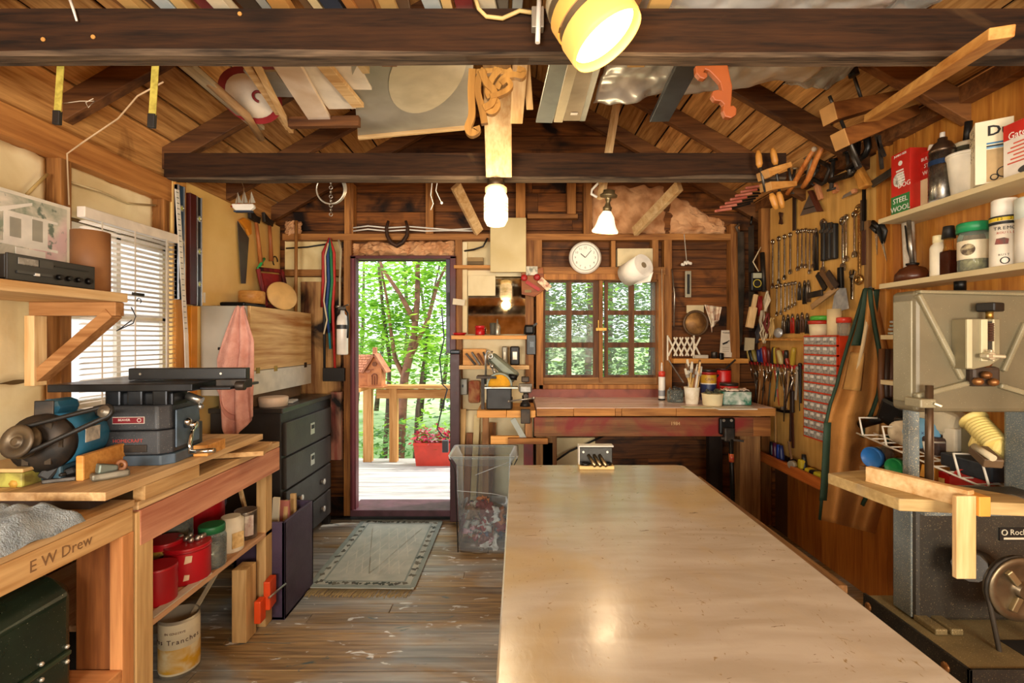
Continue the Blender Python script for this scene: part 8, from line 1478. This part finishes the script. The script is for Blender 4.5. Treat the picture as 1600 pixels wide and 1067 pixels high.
# ground and trees
gm = P('7d9a5a', .9, c2='a8bc8a', sc=1.2, bump=.6, bs=9)
B().sheet(lambda u, v: (-16 + 32 * u, 5.5 + 26 * v, -.75 - .3 * (1 - v) + 2.2 * v * v + .25 * noise.noise((u * 9, v * 9, 0))), 50, 40).build('ground', gm, kind='structure')
BK = P('6a5140', .8, c2='3a2c22', sc=9, bump=.5, bs=40); BKR = P('8a5a40', .7, c2='5a3626', sc=10, bump=.5, bs=40)
def tree(label, path, r0, crown, n_, s0, s1, seed, lm, bm=BK, group=None, branches=()):
    t = T('tree', label, 'tree', (path[0][0], path[0][1], path[0][2]), group=group); N_ = len(path); B().tube(path, [r0 * (1 - .75 * i / (N_ - 1)) for i in range(N_)], 9).build('trunk', bm, t)
    for br in branches: B().tube(br, [r0 * .5 * (1 - .7 * i / (len(br) - 1)) for i in range(len(br))], 7).build('branch', bm, t)
    leafcloud(crown, n_, s0, s1, seed, 'foliage', lm, t); return t
rr = random.Random(5)
def A(px, py, d): v = at(px, py, d); return (v.x, v.y, v.z)
def crownpx(pts, d, r): return [A(a, c2, d + rr.uniform(-.5, .5)) + (r,) for a, c2 in pts]
g1 = [(rr.uniform(560, 705), rr.uniform(395, 560)) for _ in range(40)]
tree('slim red-barked tree leaning outside the middle of the doorway', [A(622, 740, 6.4), A(628, 640, 6.4), A(632, 590, 6.4), A(646, 530, 6.4), A(652, 470, 6.4), A(653, 400, 6.4), A(655, 300, 6.4)], .075, crownpx(g1, 6.6, .4), 1300, .045, .10, 1, LF, BKR, branches=([A(632, 590, 6.4), A(617, 560, 6.45), A(611, 520, 6.5), A(605, 470, 6.5), A(592, 400, 6.5)], [A(640, 560, 6.4), A(668, 500, 6.4), A(685, 440, 6.5), A(705, 400, 6.5)], [A(650, 505, 6.4), A(625, 460, 6.3), A(598, 420, 6.3), A(585, 380, 6.3)]))
tree('thin dark sapling left of the red-barked tree outside the door', [A(600, 730, 7), A(606, 640, 7), A(609, 560, 7), A(600, 500, 7), A(592, 430, 7), A(590, 330, 7)], .04, crownpx([(rr.uniform(555, 640), rr.uniform(380, 540)) for _ in range(24)], 7.2, .45), 700, .05, .11, 2, LF, branches=([A(609, 560, 7), A(598, 470, 7), A(594, 410, 7)],))
tree('thin forked sapling right of the red-barked tree outside the door', [A(648, 730, 6.9), A(652, 640, 6.9), A(663, 560, 6.9), A(672, 480, 6.9), A(690, 400, 6.9)], .035, crownpx([(rr.uniform(640, 710), rr.uniform(390, 600)) for _ in range(24)], 7.0, .4), 650, .05, .11, 3, LF)
for k in range(9):
    d = 10 + 1.1 * (k % 3) * 1.5; px = 520 + 34 * k; b0 = A(px, 531, d); tree('leafy tree standing in the woods behind the doorway, %s from the left' % NTH[k], [(b0[0], d, -.6), (b0[0] + .2, d, 1.5), (b0[0] + rr.uniform(-.3, .3), d, 4.5)], .07, [(b0[0] + rr.gauss(0, .7), d + rr.gauss(0, .6), rr.uniform(.2, 3.6), .7) for _ in range(30)], 900, .05, .11, 30 + k, (LF, LF2, LF3)[k % 3])
for k in range(8):
    d = 8.5 + 1.5 * (k % 3); px = 815 + 33 * k; b0 = A(px, 531, d); tree('grey-green tree beyond the back window, %s from the clock end' % NTH[k], [(b0[0], d, -.6), (b0[0] + .1, d, 2), (b0[0], d, 4.5)], .08, [(b0[0] + rr.gauss(0, .6), d + rr.gauss(0, .6), rr.uniform(-.2, 4.2), .65) for _ in range(56)], 3000, .045, .10, 60 + k, (LF3, LF2, LF3, LF)[k % 4])
for k in range(7):
    x = -3.4 + .62 * k; tree('low leafy shrub growing below the deck, %s from the left' % NTH[k], [(x, 6.3 + .25 * (k % 2), -1.0), (x, 6.3, -.4), (x + .05, 6.3, .2)], .02, [(x + rr.gauss(0, .25), 6.3 + rr.gauss(0, .3), rr.uniform(-.6, .35), .3) for _ in range(16)], 420, .03, .07, 90 + k, (LF, LF2)[k % 2])
